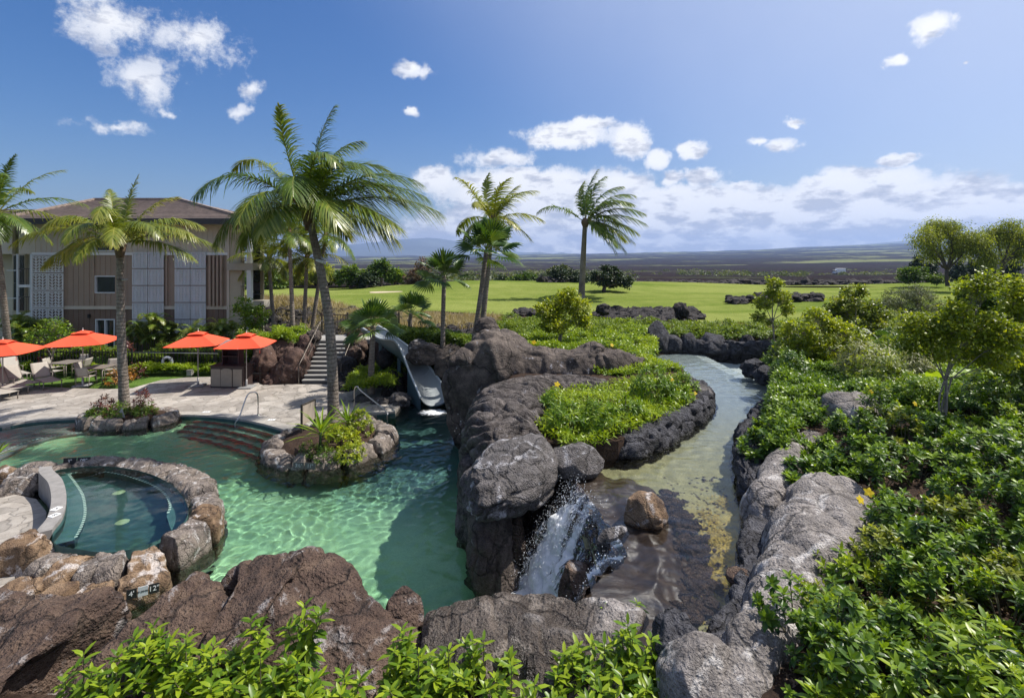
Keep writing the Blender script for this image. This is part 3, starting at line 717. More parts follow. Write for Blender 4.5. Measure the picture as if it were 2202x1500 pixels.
def palm(base, crown, label, r0=.15, r1=.11, nf=18, L=3.2, wind=(0, 0, 0), seed=0, group='coconut palms round the pools', mat='frond', bend=None, ll=.8, specs=None, lw=.055, nl=46, name='coconut_palm'):
    rs = np.random.RandomState(seed); b = np.array(base, float); c = np.array(crown, float)
    t = empty(name, tuple(b), label, 'palm tree', group); c = c - b
    mid = c * .5 + np.array(bend if bend is not None else (0, 0, 0)); trunk_part(t, [(0, 0, -.1), tuple(mid), tuple(c)], r0, r1)
    g = G(); g.lathe([(r1 * .9, -.55), (r1 * 1.5, -.25), (r1 * 1.9, .0), (r1 * 1.5, .25), (.03, .5)], c, 12); g.build('crown_base', 'fiber', t, True)
    if specs is None:
        specs = []
        for i in range(nf):
            f = i / (nf - 1); az = i * 2.399 + rs.uniform(-.25, .25)
            specs.append((az, 1.35 - 1.65 * f + rs.normal(0, .08), L * (.72 + .28 * sin(pi * min(1, f * 1.2 + .1))) * rs.uniform(.9, 1.08), .55 + 1.3 * f))
    for i, (az, e, l, dr) in enumerate(specs):
        frond_obj(t, c + np.array([cos(az), sin(az), 0]) * r1 * .8 + np.array([0, 0, .1]), az, e, l, dr, wind, nl, lw, ll * l / L * (1.0), .45 + .25 * (i / len(specs)), seed * 100 + i, mat=mat)
    return t

def fan_palm(base, crown, label, R=.75, n_=16, seed=0, r0=.11, r1=.09, group='fan palms', name='fan_palm'):
    rs = np.random.RandomState(seed); b = np.array(base, float); t = empty(name, tuple(b), label, 'palm tree', group); c = np.array(crown, float) - b
    trunk_part(t, [(0, 0, -.1), tuple(c * .5 + [rs.uniform(-.05, .05), 0, 0]), tuple(c)], r0, r1, ring=.08, flare=1.2)
    for i in range(n_):
        f = i / (n_ - 1); az = i * 2.399 + rs.uniform(-.3, .3); e = 1.4 - 1.45 * f
        V, F, A = fan_arrays(c + np.array([0, 0, .05 - .25 * f]), az, e, R * (.5 + .35 * f), R * rs.uniform(.95, 1.15), seed * 50 + i, droop=.1 + .6 * f)
        mobj('fan_leaf', V, F, 'fan', t, False, A)
    return t

def branch_tree(base, blobs, label, cat='tree', name='garden_tree', leaf='leaf_mid', n_leaf=2500, ls=.09, lw=.05, tr=.07, seed=0, bark='bark', group=None, fork=.35, lod=1, clump=.16, stems=1, droop=0.0, curl=.25):
    """trunk and limbs reach into each blob of the crown; leaves sit in clumps on the twigs"""
    rs = np.random.RandomState(seed); b = np.array(base, float); t = empty(name, tuple(b), label, cat, group); g = G(); tips = []
    bl = [(np.array(c, float) - b, np.array(r, float)) for c, r in blobs]; cen = np.mean([c for c, _ in bl], axis=0)
    forks = [np.array([cen[0] * fork * rs.uniform(.4, 1.3), cen[1] * fork, cen[2] * fork * rs.uniform(.8, 1.2)]) for _ in range(stems)]
    for fk in forks:
        g.tube(resample(catmull([(rs.uniform(-.1, .1) * (stems > 1), 0, -.15), tuple(fk * .5 + rs.normal(0, .05, 3) * [1, 1, 0]), tuple(fk)], 5), 10), np.linspace(tr, tr * .75, 10), 7)
    vol = np.array([np.prod(r) for _, r in bl]) ** .67; vol /= vol.sum()
    for (c, r), v in zip(bl, vol):
        fk = forks[rs.randint(len(forks))]
        m1 = fk + (c - fk) * .55 + rs.normal(0, .12, 3) * r.mean(); g.tube(resample(catmull([tuple(fk), tuple(m1), tuple(c)], 5), 9), np.linspace(tr * .62, tr * .22, 9), 6)
        nt = max(6, int(round(34 * v * len(bl))))
        for _ in range(nt):
            d = rs.normal(size=3); d /= np.linalg.norm(d); q = c + d * r * rs.uniform(.55, 1.0) ** .5
            s0 = m1 + (c - m1) * rs.uniform(.1, 1.0); mm = (s0 + q) / 2 + rs.normal(0, .06, 3) * r.mean()
            g.tube(np.array([s0, mm, q]), [tr * .16, tr * .10, tr * .05], 4, False); tips.append((q, d, v))
    g.build('trunk', bark, t, True)
    k = max(1, int(n_leaf / len(tips))); Q = np.array([q for q, _, _ in tips]); Dn = np.array([d for _, d, _ in tips]); rm = np.mean([r.mean() for _, r in bl])
    i = np.repeat(np.arange(len(tips)), k); off = rs.normal(0, 1, (len(i), 3)) * clump * rm; P = Q[i] + off * [1, 1, .8]
    P = P + (-Dn[i]) * (rs.uniform(0, .6, len(i)) * rm * .45)[:, None]
    dr = unit(off + Dn[i] * .5 * rm + rs.normal(0, .35, P.shape) + [0, 0, -droop]); nm = unit(rs.normal(0, .6, P.shape) + [0, 0, 1.0])
    av = np.clip(rs.uniform(.1, .75, len(tips))[i] + rs.normal(0, .15, len(i)), 0, 1)
    s_ = rs.uniform(.7, 1.25, len(i)); V, T, A = leaves(P, dr, nm, ls * s_, lw * s_, curl, .2, lod, av)
    o = mobj('crown', V, T, leaf, t, False, A); o['kind'] = 'stuff'
    return t

def dome_points(n_, r, h, rs, lo=.0):
    u = rs.uniform(lo, 1, n_); a = rs.uniform(0, 2 * pi, n_); rr = np.sqrt(1 - u * u * .96) * rs.uniform(.82, 1.0, n_)
    P = np.stack([rr * np.cos(a) * r, rr * np.sin(a) * r, u * h * rs.uniform(.85, 1.05, n_)], 1)
    N = unit(np.stack([np.cos(a) * rr, np.sin(a) * rr, .45 + u], 1)); return P, N
def shrub(base, r, h, label, leaf='leaf_mid', n_=60, nl=8, L=.10, Wd=.045, seed=0, cat='shrub', name='shrub', group=None, lod=1, stems=7, curl=.3, tipbright=.35, stemmat='stem', squash=1.0, spread=(.0, 1.15)):
    rs = np.random.RandomState(seed); t = empty(name, base, label, cat, group); P, N = dome_points(n_, r, h, rs); P[:, 1] *= squash
    P += rs.normal(0, r * .06, P.shape)
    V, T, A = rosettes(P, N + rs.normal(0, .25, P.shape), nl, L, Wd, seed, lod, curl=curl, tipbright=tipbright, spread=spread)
    o = mobj('foliage', V, T, leaf, t, False, A); o['kind'] = 'stuff'
    g = G()
    for i in rs.choice(n_, min(stems, n_), replace=False): g.tube(np.array([[P[i, 0] * .1, P[i, 1] * .1, -.05], P[i] * [.45, .45, .5], P[i] * .97]), [.014, .010, .005], 4, False)
    g.build('stems', stemmat, t, True); return t
# ================================================================== terrain
POOL_Z, RIV_Z = -0.12, 1.60
def P2(lst, z): return [W(a, b, z)[:2] for a, b in lst]
river_px = [(1385, 764), (1500, 756), (1700, 768), (1665, 800), (1640, 830), (1625, 880), (1602, 930), (1605, 1000), (1625, 1060), (1605, 1130), (1600, 1200),
            (1575, 1280), (1520, 1350), (1480, 1420), (1400, 1420), (1385, 1320), (1240, 1290), (1335, 1210), (1345, 1182), (1300, 1115), (1262, 1060), (1225, 1012), (1290, 955), (1400, 915), (1500, 870), (1520, 845), (1500, 815), (1420, 792), (1385, 780)]
RIVER = P2(river_px, RIV_Z)
HIGH = [(-62, 82), (-62, 60), (-30, 43), (-20, 36.5), (-15.4, 32.5), (-13.6, 27.0), (-11.8, 25.0), (-10.4, 25.9), (-7.7, 25.9), (-7.3, 23.4), (-5.6, 22.8), (-2.6, 20.6), (-1.3, 18.0), (-.75, 14.5), (-.55, 11), (-.15, 9.5), (.9, 8.9), (1.2, 7.2), (1.2, 2), (80, 2), (80, 80)]
def hgolf(X, Y):
    return (1 - sstep(63.5, 69, Y)) * hgolf0(X, Y) + sstep(63.5, 69, Y) * 1.2
def hgolf0(X, Y):
    return 2.0 + .02 * (Y - 28) + .34 * np.sin(X * .11 + 1.0) * np.sin(Y * .13) * sstep(30, 40, Y) + .6 * np.exp(-((X + 6) / 9) ** 2 - ((Y - 58) / 5) ** 2) + .35 * np.exp(-((X - 24) / 12) ** 2 - ((Y - 62) / 5) ** 2)
def hground(X, Y):
    X = np.asarray(X, float); Y = np.asarray(Y, float); sh = X.shape; x = X.ravel(); y = Y.ravel()
    up = np.where(y > 26, hgolf(x, y), 2.0 + .16 * sstep(0, 1, (x - 3.5) / 5) * 4 * sstep(22, 10, y) * .8)
    low = -2.6 + 2.54 * sstep(22.3, 22.9, y)
    low = np.where(y < 6.6, -.2 + .9 * sstep(6.6, 5.6, y), low)
    k = sstep(-.25, 1.1 if False else .9, -sdpoly(x, y, HIGH))
    bank = sstep(-17, -9, x) * sstep(24, 27, y)
    h = low * (1 - k) + up * k
    sl = sstep(0, 9, -sdpoly(x, y, HIGH)) ; h = np.where((y > 26) & (x < -9), low + (up - low) * sstep(-.5, 4.5, -sdpoly(x, y, HIGH)), h)
    P = np.stack([x, y, y * 0], 1); h = h + .07 * fbm(P * .9, 4, 3) * (h > 0) * (y < 34)
    r = sstep(.62, .0, sdpoly(x, y, RIVER)); h = h * (1 - r) + .75 * r
    return h.reshape(sh)
def gz(x, y): return float(hground(np.array([x]), np.array([y]))[0])
xs = np.r_[np.linspace(-60, -20, 60, endpoint=False), np.linspace(-20, 22, 210, endpoint=False), np.linspace(22, 80, 60)]
ys = np.r_[np.linspace(1.5, 30, 140, endpoint=False), np.linspace(30, 78, 70)]
X, Y = np.meshgrid(xs, ys); Z = hground(X, Y)
golf_edge = lambda x: np.interp(x, [-60, -20, -15, -12, -4, 1, 3, 8, 14, 20, 80], [62, 44, 39, 36, 35, 33.5, 31.5, 29.6, 27.4, 26.5, 26])
lawnv = ((Z < .6) & (Y > 22) & (X < -10.5)) | ((Y > 27.5) & (X < -10.5) & (X > -14.2) & (Y < 30.5))
me_ = np.stack([X, Y, Z], -1); I = np.arange(X.size).reshape(X.shape)
ground = mobj('ground', me_.reshape(-1, 3), np.stack([I[:-1, :-1], I[:-1, 1:], I[1:, 1:], I[1:, :-1]], -1).reshape(-1, 4), 'ground', attr=lawnv.ravel().astype(float))
ground['kind'] = 'structure'
# golf course turf, a sheet just above the ground with its own free-form edge
gx = np.linspace(-52, 80, 240); t = np.linspace(0, 1, 70)
GX = np.repeat(gx[None], 70, 0); e = golf_edge(GX) + .8 * fbm(np.stack([GX.ravel() * .4, GX.ravel() * 0, GX.ravel() * 0], 1), 3, 5).reshape(GX.shape)
far_e = 64.5 + 2.0 * vnoise(np.stack([GX.ravel() * .12, GX.ravel() * 0, GX.ravel() * 0], 1), 8).reshape(GX.shape)
GY = e + (far_e - e) * t[:, None] ** 1.3; GZ = hground(GX, GY) + .05
V = np.stack([GX, GY, GZ], -1); I = np.arange(GX.size).reshape(GX.shape)
o = mobj('golf_fairway', V.reshape(-1, 3), np.stack([I[:-1, :-1], I[:-1, 1:], I[1:, 1:], I[1:, :-1]], -1).reshape(-1, 4), 'turf'); o['kind'] = 'structure'

# lava plain rising to the far slopes
def ypix(Y, r):                     # how high the land stands against the horizon (tangent of the dip)
    ly = np.log(Y); top = np.interp(r, [-1.2, -.35, -.1, .1, .4, .62, .8, 1.3], [552, 552, 550, 547, 541, 532, 524, 515])
    ks = np.log([60, 72, 95, 150, 300, 600, 1200, 2500, 4500, 9000])
    base = np.interp(ly, ks, [616, 611, 605, 598, 588, 577, 566, 554, 546, 546])
    f = np.interp(ly, ks, [0, 0, 0, 0, .05, .2, .5, .8, 1, 1])
    return base + (top - 546) * f
yy = np.exp(np.linspace(np.log(60), np.log(5200), 130)); rr = np.linspace(-1.3, 1.4, 200)
RR, YY = np.meshgrid(rr, yy); XX = RR * YY
ZZ = EYE - (ypix(YY, RR) - 560) / FPX * YY
P = np.stack([XX.ravel(), YY.ravel(), 0 * XX.ravel()], 1)
ZZ += (fbm(P * .004, 5, 11).reshape(XX.shape) * .0022 + fbm(P * .03, 3, 12).reshape(XX.shape) * .0009) * YY * sstep(75, 160, YY)
I = np.arange(XX.size).reshape(XX.shape)
o = mobj('lava_field', np.stack([XX, YY, ZZ], -1).reshape(-1, 3), np.stack([I[:-1, :-1], I[:-1, 1:], I[1:, 1:], I[1:, :-1]], -1).reshape(-1, 4), 'lava_field'); o['kind'] = 'structure'
def lavaz(x, y): return EYE - (float(ypix(np.array(y), np.array(x / y))) - 560) / FPX * y
# distant volcano and hills
def hillrange(name, Y, prof, depth, mat='mountain'):
    pr = np.array(prof, float); px = np.linspace(pr[0, 0], pr[-1, 0], 160); py = np.interp(px, pr[:, 0], pr[:, 1])
    X0 = (px - 1101) / FPX * Y; zt = EYE - (py - 560) / FPX * Y; zb = -40.0; rows = []
    for j, s_ in enumerate(np.linspace(0, 1, 26)):
        yy_ = Y - depth * (1 - s_); z = zb + (zt - zb) * sin(s_ * pi / 2) ** 1.5
        q = np.stack([X0 * .25, np.full_like(X0, yy_), X0 * 0], 1) * .0012
        rows.append(np.stack([X0, np.full_like(X0, yy_), z + (zt - zb) * .10 * fbm(q * 6, 5, 3) * s_ * (1 - s_) * 4], 1))
    V = np.array(rows); I = np.arange(V.shape[0] * V.shape[1]).reshape(V.shape[:2])
    o = mobj(name, V.reshape(-1, 3), np.stack([I[:-1, :-1], I[:-1, 1:], I[1:, 1:], I[1:, :-1]], -1).reshape(-1, 4), mat); o['kind'] = 'structure'; return o
hillrange('mountain', 9500, [(200, 556), (560, 552), (700, 538), (780, 526), (860, 518), (905, 514), (935, 513), (965, 516), (1040, 528), (1110, 541), (1180, 548), (1300, 554)], 3500)
hillrange('hills', 8000, [(900, 556), (1040, 552), (1110, 548), (1130, 543), (1160, 542), (1185, 546), (1205, 543), (1225, 546), (1300, 550), (1500, 552)], 2500)
hillrange('hills', 7000, [(1500, 548), (1700, 532), (1850, 526), (1930, 519), (1965, 516), (2060, 514), (2202, 508), (2700, 500)], 2200)

# ================================================================== pool basin and water
edge_px = [(-260, 945), (-120, 925), (0, 915), (60, 905), (150, 898), (250, 895), (340, 892), (430, 892), (500, 898), (560, 909), (610, 923), (655, 940), (700, 917), (735, 892), (772, 884), (805, 888), (850, 884)]
edge = catmull([W(a, b, 0)[:2] for a, b in edge_px], 8)
back_px = [(880, 850), (860, 838), (800, 832), (740, 826), (650, 826), (560, 826), (545, 812), (480, 809), (400, 811), (345, 817), (312, 826), (285, 834), (240, 836), (150, 834), (60, 828), (0, 820), (-120, 812), (-320, 812)]
back = [W(a, b, 0)[:2] for a, b in back_px]
deck_poly = [tuple(p) for p in edge] + back
DECK = deck_poly
def caustic(o): o.cycles.is_caustics_receiver = True; return o
xs = np.linspace(-26, .9, 110); ys = np.linspace(6.3, 21.4, 70); X, Y = np.meshgrid(xs, ys)
Z = -1.15 - .45 * sstep(-9, -4, X) * sstep(10, 15, Y) + .55 * sstep(-9.5, -14, X) + .04 * np.sin(X * 1.7) * np.sin(Y * 1.3)
I = np.arange(X.size).reshape(X.shape)
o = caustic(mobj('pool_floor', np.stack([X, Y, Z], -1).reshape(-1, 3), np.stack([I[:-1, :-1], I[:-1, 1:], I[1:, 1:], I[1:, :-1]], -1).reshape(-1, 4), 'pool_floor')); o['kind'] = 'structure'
def water_sheet(name, x0, x1, y0, y1, step, z, mat, amp, seed, poly=None, lmin=.22, lmax=.9, expand=.22):
    nx, ny = int((x1 - x0) / step), int((y1 - y0) / step); xs = np.linspace(x0, x1, nx); ys = np.linspace(y0, y1, ny); X, Y = np.meshgrid(xs, ys)
    rs = np.random.RandomState(seed); Z = np.zeros_like(X)
    wx = X + .25 * vnoise(np.stack([X.ravel() * .8, Y.ravel() * .8, X.ravel() * 0], 1), 1).reshape(X.shape)
    wy = Y + .25 * vnoise(np.stack([X.ravel() * .8, Y.ravel() * .8, X.ravel() * 0], 1), 2).reshape(X.shape)
    for i in range(26):
        L_ = rs.uniform(lmin, lmax); a = rs.uniform(0, 6.28); k = 6.28 / L_; Z += amp * L_ * np.sin(k * (wx * cos(a) + wy * sin(a)) + rs.uniform(0, 6.28))
    env = .8 + .5 * vnoise(np.stack([X.ravel() * .35, Y.ravel() * .35, X.ravel() * 0], 1), 5).reshape(X.shape)
    Z = Z * env + z; I = np.arange(X.size).reshape(X.shape)
    F = np.stack([I[:-1, :-1], I[:-1, 1:], I[1:, 1:], I[1:, :-1]], -1).reshape(-1, 4); V = np.stack([X, Y, Z], -1).reshape(-1, 3)
    if poly is not None:
        ok = sdpoly(X, Y, poly) < expand
        if name == 'pool_water': ok &= sdpoly(X, Y, DECK) > -.3
        keep = ok[F].all(1); F = F[keep]; u = np.unique(F); m = np.full(len(V), -1); m[u] = np.arange(len(u)); V = V[u]; F = m[F]
    o = mobj(name, V, F, mat); o['kind'] = 'structure'; o.cycles.is_caustics_caster = True; return o
PWP = [(-22.3, 21.2), (-7.7, 6.9), (.9, 6.9), (.9, 21.2)]
water_sheet('pool_water', -20.5, .9, 6.9, 20.6, .042, POOL_Z, 'water', .0046, 3, PWP, lmin=.13, lmax=.52)
water_sheet('river_water', 1.0, 8.5, 5.0, 23.4, .05, RIV_Z, 'water_river', .0030, 9, RIVER, lmin=.16, lmax=.6)
# river bed
xs = np.linspace(.9, 12, 120); ys = np.linspace(4.6, 23.6, 160); X, Y = np.meshgrid(xs, ys)
Z = RIV_Z - .42 + .05 * fbm(np.stack([X.ravel() * 1.5, Y.ravel() * 1.5, X.ravel() * 0], 1), 4, 4).reshape(X.shape)
I = np.arange(X.size).reshape(X.shape); F = np.stack([I[:-1, :-1], I[:-1, 1:], I[1:, 1:], I[1:, :-1]], -1).reshape(-1, 4)
F = F[(sdpoly(X, Y, RIVER) < .35)[F].all(1)]
o = caustic(mobj('river_bed', np.stack([X, Y, Z], -1).reshape(-1, 3), F, 'river_bed')); o['kind'] = 'structure'
# the shallow brown ledge that carries the water to the falls
ledge_px = [(1270, 1000), (1340, 1008), (1400, 1025), (1445, 1085), (1495, 1190), (1500, 1290), (1480, 1400), (1395, 1400), (1385, 1320), (1230, 1292), (1335, 1212), (1340, 1182), (1300, 1118), (1258, 1062), (1225, 1014)]
LEDGE = P2(ledge_px, RIV_Z)
xs = np.linspace(.9, 2.9, 90); ys = np.linspace(4.9, 10.4, 170); X, Y = np.meshgrid(xs, ys); sd = sdpoly(X, Y, LEDGE).reshape(X.shape)
Z = RIV_Z - .09 - .36 * sstep(-.62, .10, sd + .16 * fbm(np.stack([X.ravel() * 3, Y.ravel() * 3, X.ravel() * 0], 1), 3, 2).reshape(X.shape)) * sstep(1.3, 2.0, X) + .05 * fbm(np.stack([X.ravel() * 1.2, Y.ravel() * 4, X.ravel() * 0], 1), 4, 6).reshape(X.shape)
I = np.arange(X.size).reshape(X.shape); F = np.stack([I[:-1, :-1], I[:-1, 1:], I[1:, 1:], I[1:, :-1]], -1).reshape(-1, 4); F = F[(sd.ravel() < .12)[F].all(1)]
o = caustic(mobj('rock_ledge', np.stack([X, Y, Z], -1).reshape(-1, 3), F, 'ledge')); tag(o, 'broad wet brown ledge just under the water above the falls', 'rock ledge')

# ================================================================== pool deck
from mathutils.geometry import tessellate_polygon
def slab(name, poly, z1, z0, mat, parent=None):
    pl = [Vector((x, y, 0)) for x, y in poly]; T = np.array(tessellate_polygon([pl])); n_ = len(pl); xy = np.array(poly)
    a = T[0]; e1 = xy[a[1]] - xy[a[0]]; e2 = xy[a[2]] - xy[a[0]]
    V = np.vstack([np.c_[xy, np.full(n_, z1)], np.c_[xy, np.full(n_, z0)]])
    nrmz = (xy[T[:, 1], 0] - xy[T[:, 0], 0]) * (xy[T[:, 2], 1] - xy[T[:, 0], 1]) - (xy[T[:, 1], 1] - xy[T[:, 0], 1]) * (xy[T[:, 2], 0] - xy[T[:, 0], 0])
    T = np.where((nrmz > 0)[:, None], T, T[:, ::-1]); area = np.sum(xy[:, 0] * np.roll(xy[:, 1], -1) - np.roll(xy[:, 0], -1) * xy[:, 1])
    i = np.arange(n_); j = (i + 1) % n_; Q = np.stack([i, i + n_, j + n_, j], 1)
    if area > 0: Q = Q[:, ::-1]
    return mobj(name, V, [T, Q], mat, parent, False)
o = slab('pool_deck', deck_poly, 0.0, -.5, 'deck'); o['kind'] = 'structure'
nd = [W(a, b, 0)[:2] for a, b in [(-420, 1040), (-100, 1052), (20, 1060), (78, 1072), (100, 1100), (95, 1150), (60, 1190), (30, 1230), (40, 1290), (-60, 1400), (-700, 1500)]]
o = slab('pool_deck', nd, 0.0, -.9, 'deck'); o['kind'] = 'structure'
# coping stones along the water, each a piece of its own
ed = resample(edge, 62); pw = empty('pool_edge', (0, 0, 0), 'curved pale stone coping with teal tile band along the far edge of the pool', 'pool edge')
dirs = np.gradient(ed, axis=0); dirs /= np.linalg.norm(dirs, axis=1)[:, None]; nr = np.stack([-dirs[:, 1], dirs[:, 0]], 1)
for i in range(61):
    a, b = ed[i], ed[i + 1]; g_ = (b - a) * .012; a2, b2 = a + g_, b - g_; wdt = .34
    V = []
    for z in (-.06, .014):
        V += [[*(a2 - nr[i] * .03), z], [*(b2 - nr[i + 1] * .03), z], [*(b2 + nr[i + 1] * wdt), z], [*(a2 + nr[i] * wdt), z]]
    o = mobj('coping_stone', V, [[3, 2, 1, 0], [4, 5, 6, 7], [0, 1, 5, 4], [1, 2, 6, 5], [2, 3, 7, 6], [3, 0, 4, 7]], 'coping', pw, False)
g = G(); q = ed - nr * .012
g.grid(np.stack([np.c_[q, np.full(len(q), -.001 - .06)], np.c_[q, np.full(len(q), -.38)]], 1)[:, ::-1]); o = g.build('tile_band', 'tile_teal', pw); caustic(o)
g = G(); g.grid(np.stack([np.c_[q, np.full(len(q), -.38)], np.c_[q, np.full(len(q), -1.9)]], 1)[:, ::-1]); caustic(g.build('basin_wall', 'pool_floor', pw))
# curved entry steps with red tiled nosings, rounding the corner by the handrail
st = empty('pool_steps', (0, 0, 0), 'curved submerged entry steps with dark red nosings below the left pool handrail', 'steps')
seg = resample(catmull([W(a, b, 0)[:2] for a, b in [(425, 891), (455, 892), (490, 896), (540, 905), (590, 917), (640, 934)]], 8), 60)
dr_ = np.gradient(seg, axis=0); dr_ /= np.linalg.norm(dr_, axis=1)[:, None]; nn = np.stack([-dr_[:, 1], dr_[:, 0]], 1)
for k in range(4):
    z = -.28 - .2 * k; r0, r1 = .34 * k, .34 * (k + 1)
    a, b = seg - nn * r0, seg - nn * r1
    g = G(); g.grid(np.stack([np.c_[a, np.full(60, z)], np.c_[b, np.full(60, z)]], 1)[:, ::-1]); g.grid(np.stack([np.c_[b, np.full(60, z)], np.c_[b, np.full(60, z - .3)]], 1)[:, ::-1])
    caustic(g.build('step', 'step_green', st))
    b2, b3 = seg - nn * (r1 - .14), seg - nn * (r1 + .004)
    g = G(); g.grid(np.stack([np.c_[b2, np.full(60, z + .005)], np.c_[b3, np.full(60, z + .005)]], 1)[:, ::-1]); g.grid(np.stack([np.c_[b3, np.full(60, z + .005)], np.c_[b3, np.full(60, z - .06)]], 1)[:, ::-1])
    caustic(g.build('nosing', 'tile_red', st))
# sloping beach shelf on the left, with a dashed edge line
sh = [W(a, b, -.35)[:2] for a, b in [(-300, 960), (0, 935), (70, 918), (190, 912), (215, 925), (190, 940), (120, 950), (60, 968), (0, 1000), (-60, 1060), (-400, 1080)]]
o = caustic(slab('pool_shelf', sh, -.34, -1.3, 'shelf_grey')); o['kind'] = 'structure'
dl = resample(catmull([W(a, b, -.33) for a, b in [(0, 985), (50, 962), (110, 947), (180, 938)]], 8), 45)
g = G()
for i in range(0, 44, 2): g.bar(dl[i] + [0, 0, .004], dl[i + 1] + [0, 0, .004], .05, .012)
caustic(tag(g.build('tile_line', 'dash_pale'), 'dashed pale tile line on the shallow pool shelf', 'tile line'))
red = [W(a, b, -.6)[:2] for a, b in [(60, 975), (230, 948), (330, 945), (400, 955), (330, 962), (230, 972), (60, 1005)]]
# ================================================================== foreground and shore rocks
def PZ(L_): return [W(a, b, z) for a, b, z in L_]
def PY(L_): return [D(a, b, y) for a, b, y in L_]
BR = dict(nu=180, nv=105, amp=.10, freq=1.5, ex=2.3, cell=.085, cell_size=.7)
ridge('boulder', PZ([(-120, 1300, 1.15), (0, 1278, 1.22), (90, 1274, 1.28), (170, 1270, 1.32), (226, 1260, 1.38), (258, 1290, 1.2), (272, 1335, .95)]), .3, 2.6, 1.5, 1.1, 'rock_brown', 'broad brown boulder with white crust in the lower left corner', 'boulder', seed=3, end=.10, **BR)
ridge('boulder', PZ([(345, 1345, 1.0), (368, 1280, 1.25), (400, 1238, 1.46), (428, 1232, 1.5), (470, 1268, 1.42), (530, 1322, 1.3), (610, 1390, 1.1)]), .28, 1.7, 1.5, 1.0, 'rock_brown', 'pointed reddish brown boulder between the two broad boulders at the front', 'boulder', seed=8, end=.12, **BR)
ridge('boulder', PZ([(498, 1285, 1.2), (508, 1222, 1.48), (548, 1194, 1.62), (612, 1192, 1.64), (660, 1180, 1.74), (690, 1184, 1.74), (740, 1226, 1.6), (800, 1282, 1.42), (880, 1350, 1.2), (940, 1420, .9)]), .35, 1.9, 1.6, 1.1, 'rock_brown', 'largest brown pitted boulder in the front, peaked beside the green water', 'boulder', seed=12, end=.09, **BR)
boulder('boulder', W(872, 1322, 1.1), (.28, .34, .32), 5, 'rock_brown', 'small brown boulder wedged beside the largest front boulder', n_=5)
ridge('boulder', PZ([(890, 1335, 1.2), (930, 1302, 1.38), (990, 1286, 1.48), (1060, 1272, 1.55), (1150, 1276, 1.58), (1230, 1284, 1.62), (1320, 1294, 1.70), (1372, 1302, 1.72), (1395, 1350, 1.5)]), .3, 1.9, 1.7, .9, 'rock_pale', 'long pale crusted boulder in front of the foot of the waterfall', 'boulder', seed=21, end=.07, **BR)
boulder('boulder', W(1462, 1398, 1.75), (.27, .34, .36), 9, 'rock_shore', 'dark knobbly boulder at the near end of the stream', n_=5, rough=.09)
boulder('boulder', W(1515, 1485, 1.75), (.42, .45, .5), 19, 'rock_pale', 'grey boulder at the bottom edge beside the near end of the stream', n_=5)
ridge('boulder', PZ([(1790, 1000, 2.3), (1800, 1062, 2.36), (1760, 1132, 2.34), (1690, 1232, 2.28), (1625, 1330, 2.2), (1585, 1430, 2.12), (1555, 1560, 2.05), (1530, 1750, 2.0)]), [.4, .7, .62, .5, .5, .5, .5], [.75, 1.0, .85, .62, .42, .42, .5], .8, [1.1, 1.3, 1.2, 1.1, 1.0, 1.0, 1.0], 'rock_pale', 'long smooth grey boulder lying along the right bank beside the hedge', 'boulder', seed=31, nu=260, nv=110, amp=.10, freq=1.25, ex=2.5, end=.10, cell=.07, cell_size=.9)
ridge('boulder', PZ([(1760, 915, 2.3), (1725, 945, 2.36), (1680, 985, 2.3), (1645, 1040, 2.2), (1628, 1090, 2.0)]), .4, .42, .9, 1.1, 'rock_pale', 'grey boulder leaning over the stream behind the long right bank boulder', 'boulder', seed=35, nu=120, nv=80, amp=.10, freq=1.4, end=.2)
ridge('boulder', PZ([(1768, 862, 2.75), (1800, 846, 2.9), (1842, 846, 2.85), (1852, 880, 2.6), (1862, 925, 2.3)]), .55, .75, .8, 1.0, 'rock_pale', 'flat topped grey boulder among bushes on the right bank', 'boulder', seed=41, nu=110, nv=80, amp=.09, freq=1.3, end=.25)
ridge('lava_rock', PZ([(1668, 848, 1.85), (1635, 868, 1.95), (1608, 905, 1.95), (1602, 960, 1.98), (1614, 1010, 2.0), (1634, 1050, 1.95)]), .5, .25, .6, .9, 'rock_shore', 'black ropy lava edge along the right bank of the stream', 'lava rock', seed=44, nu=160, nv=60, amp=.13, freq=3.2, end=.1, crease=.9)
for i, (px, py, w_, h_, s_, lb) in enumerate([(1622, 793, 46, 34, 2, 'black knobbly lava rock at the bend of the far right bank'), (1655, 812, 52, 40, 5, 'black lava rock in the middle of the far right bank'), (1688, 826, 44, 36, 8, 'rounded black lava rock nearest the bushes on the far right bank')]):
    px_boulder('lava_rock', px, py, 17.6 - i * .9, w_ * 1.25, h_ * 1.3, s_, 'rock_shore', lb, cat='lava rock', n_=5, rough=.12)
far_lb = ['tall dark rock standing left on the far bank', 'low dark rock right of the tall one on the far bank', 'small sharp dark rock on the far bank', 'rounded blue grey rock, broadest on the far bank', 'low dark rock right of the broadest one on the far bank', 'upright dark rock right of centre on the far bank', 'long grey rock at the right end of the far bank', 'small dark rock closing the far bank at the right']
for (px, py, w_, h_, s_), lb in zip([(1413, 730, 50, 42, 3), (1448, 742, 40, 24, 6), (1482, 742, 38, 26, 7), (1530, 747, 70, 34, 11), (1572, 753, 42, 24, 13), (1606, 749, 34, 30, 15), (1648, 752, 66, 26, 17), (1690, 757, 40, 22, 18)], far_lb):
    px_boulder('lava_rock', px, py, 22.75, w_ * 1.15, h_ * 1.9, s_, 'rock_shore', lb, cat='lava rock', group='rocks on the far bank of the stream')

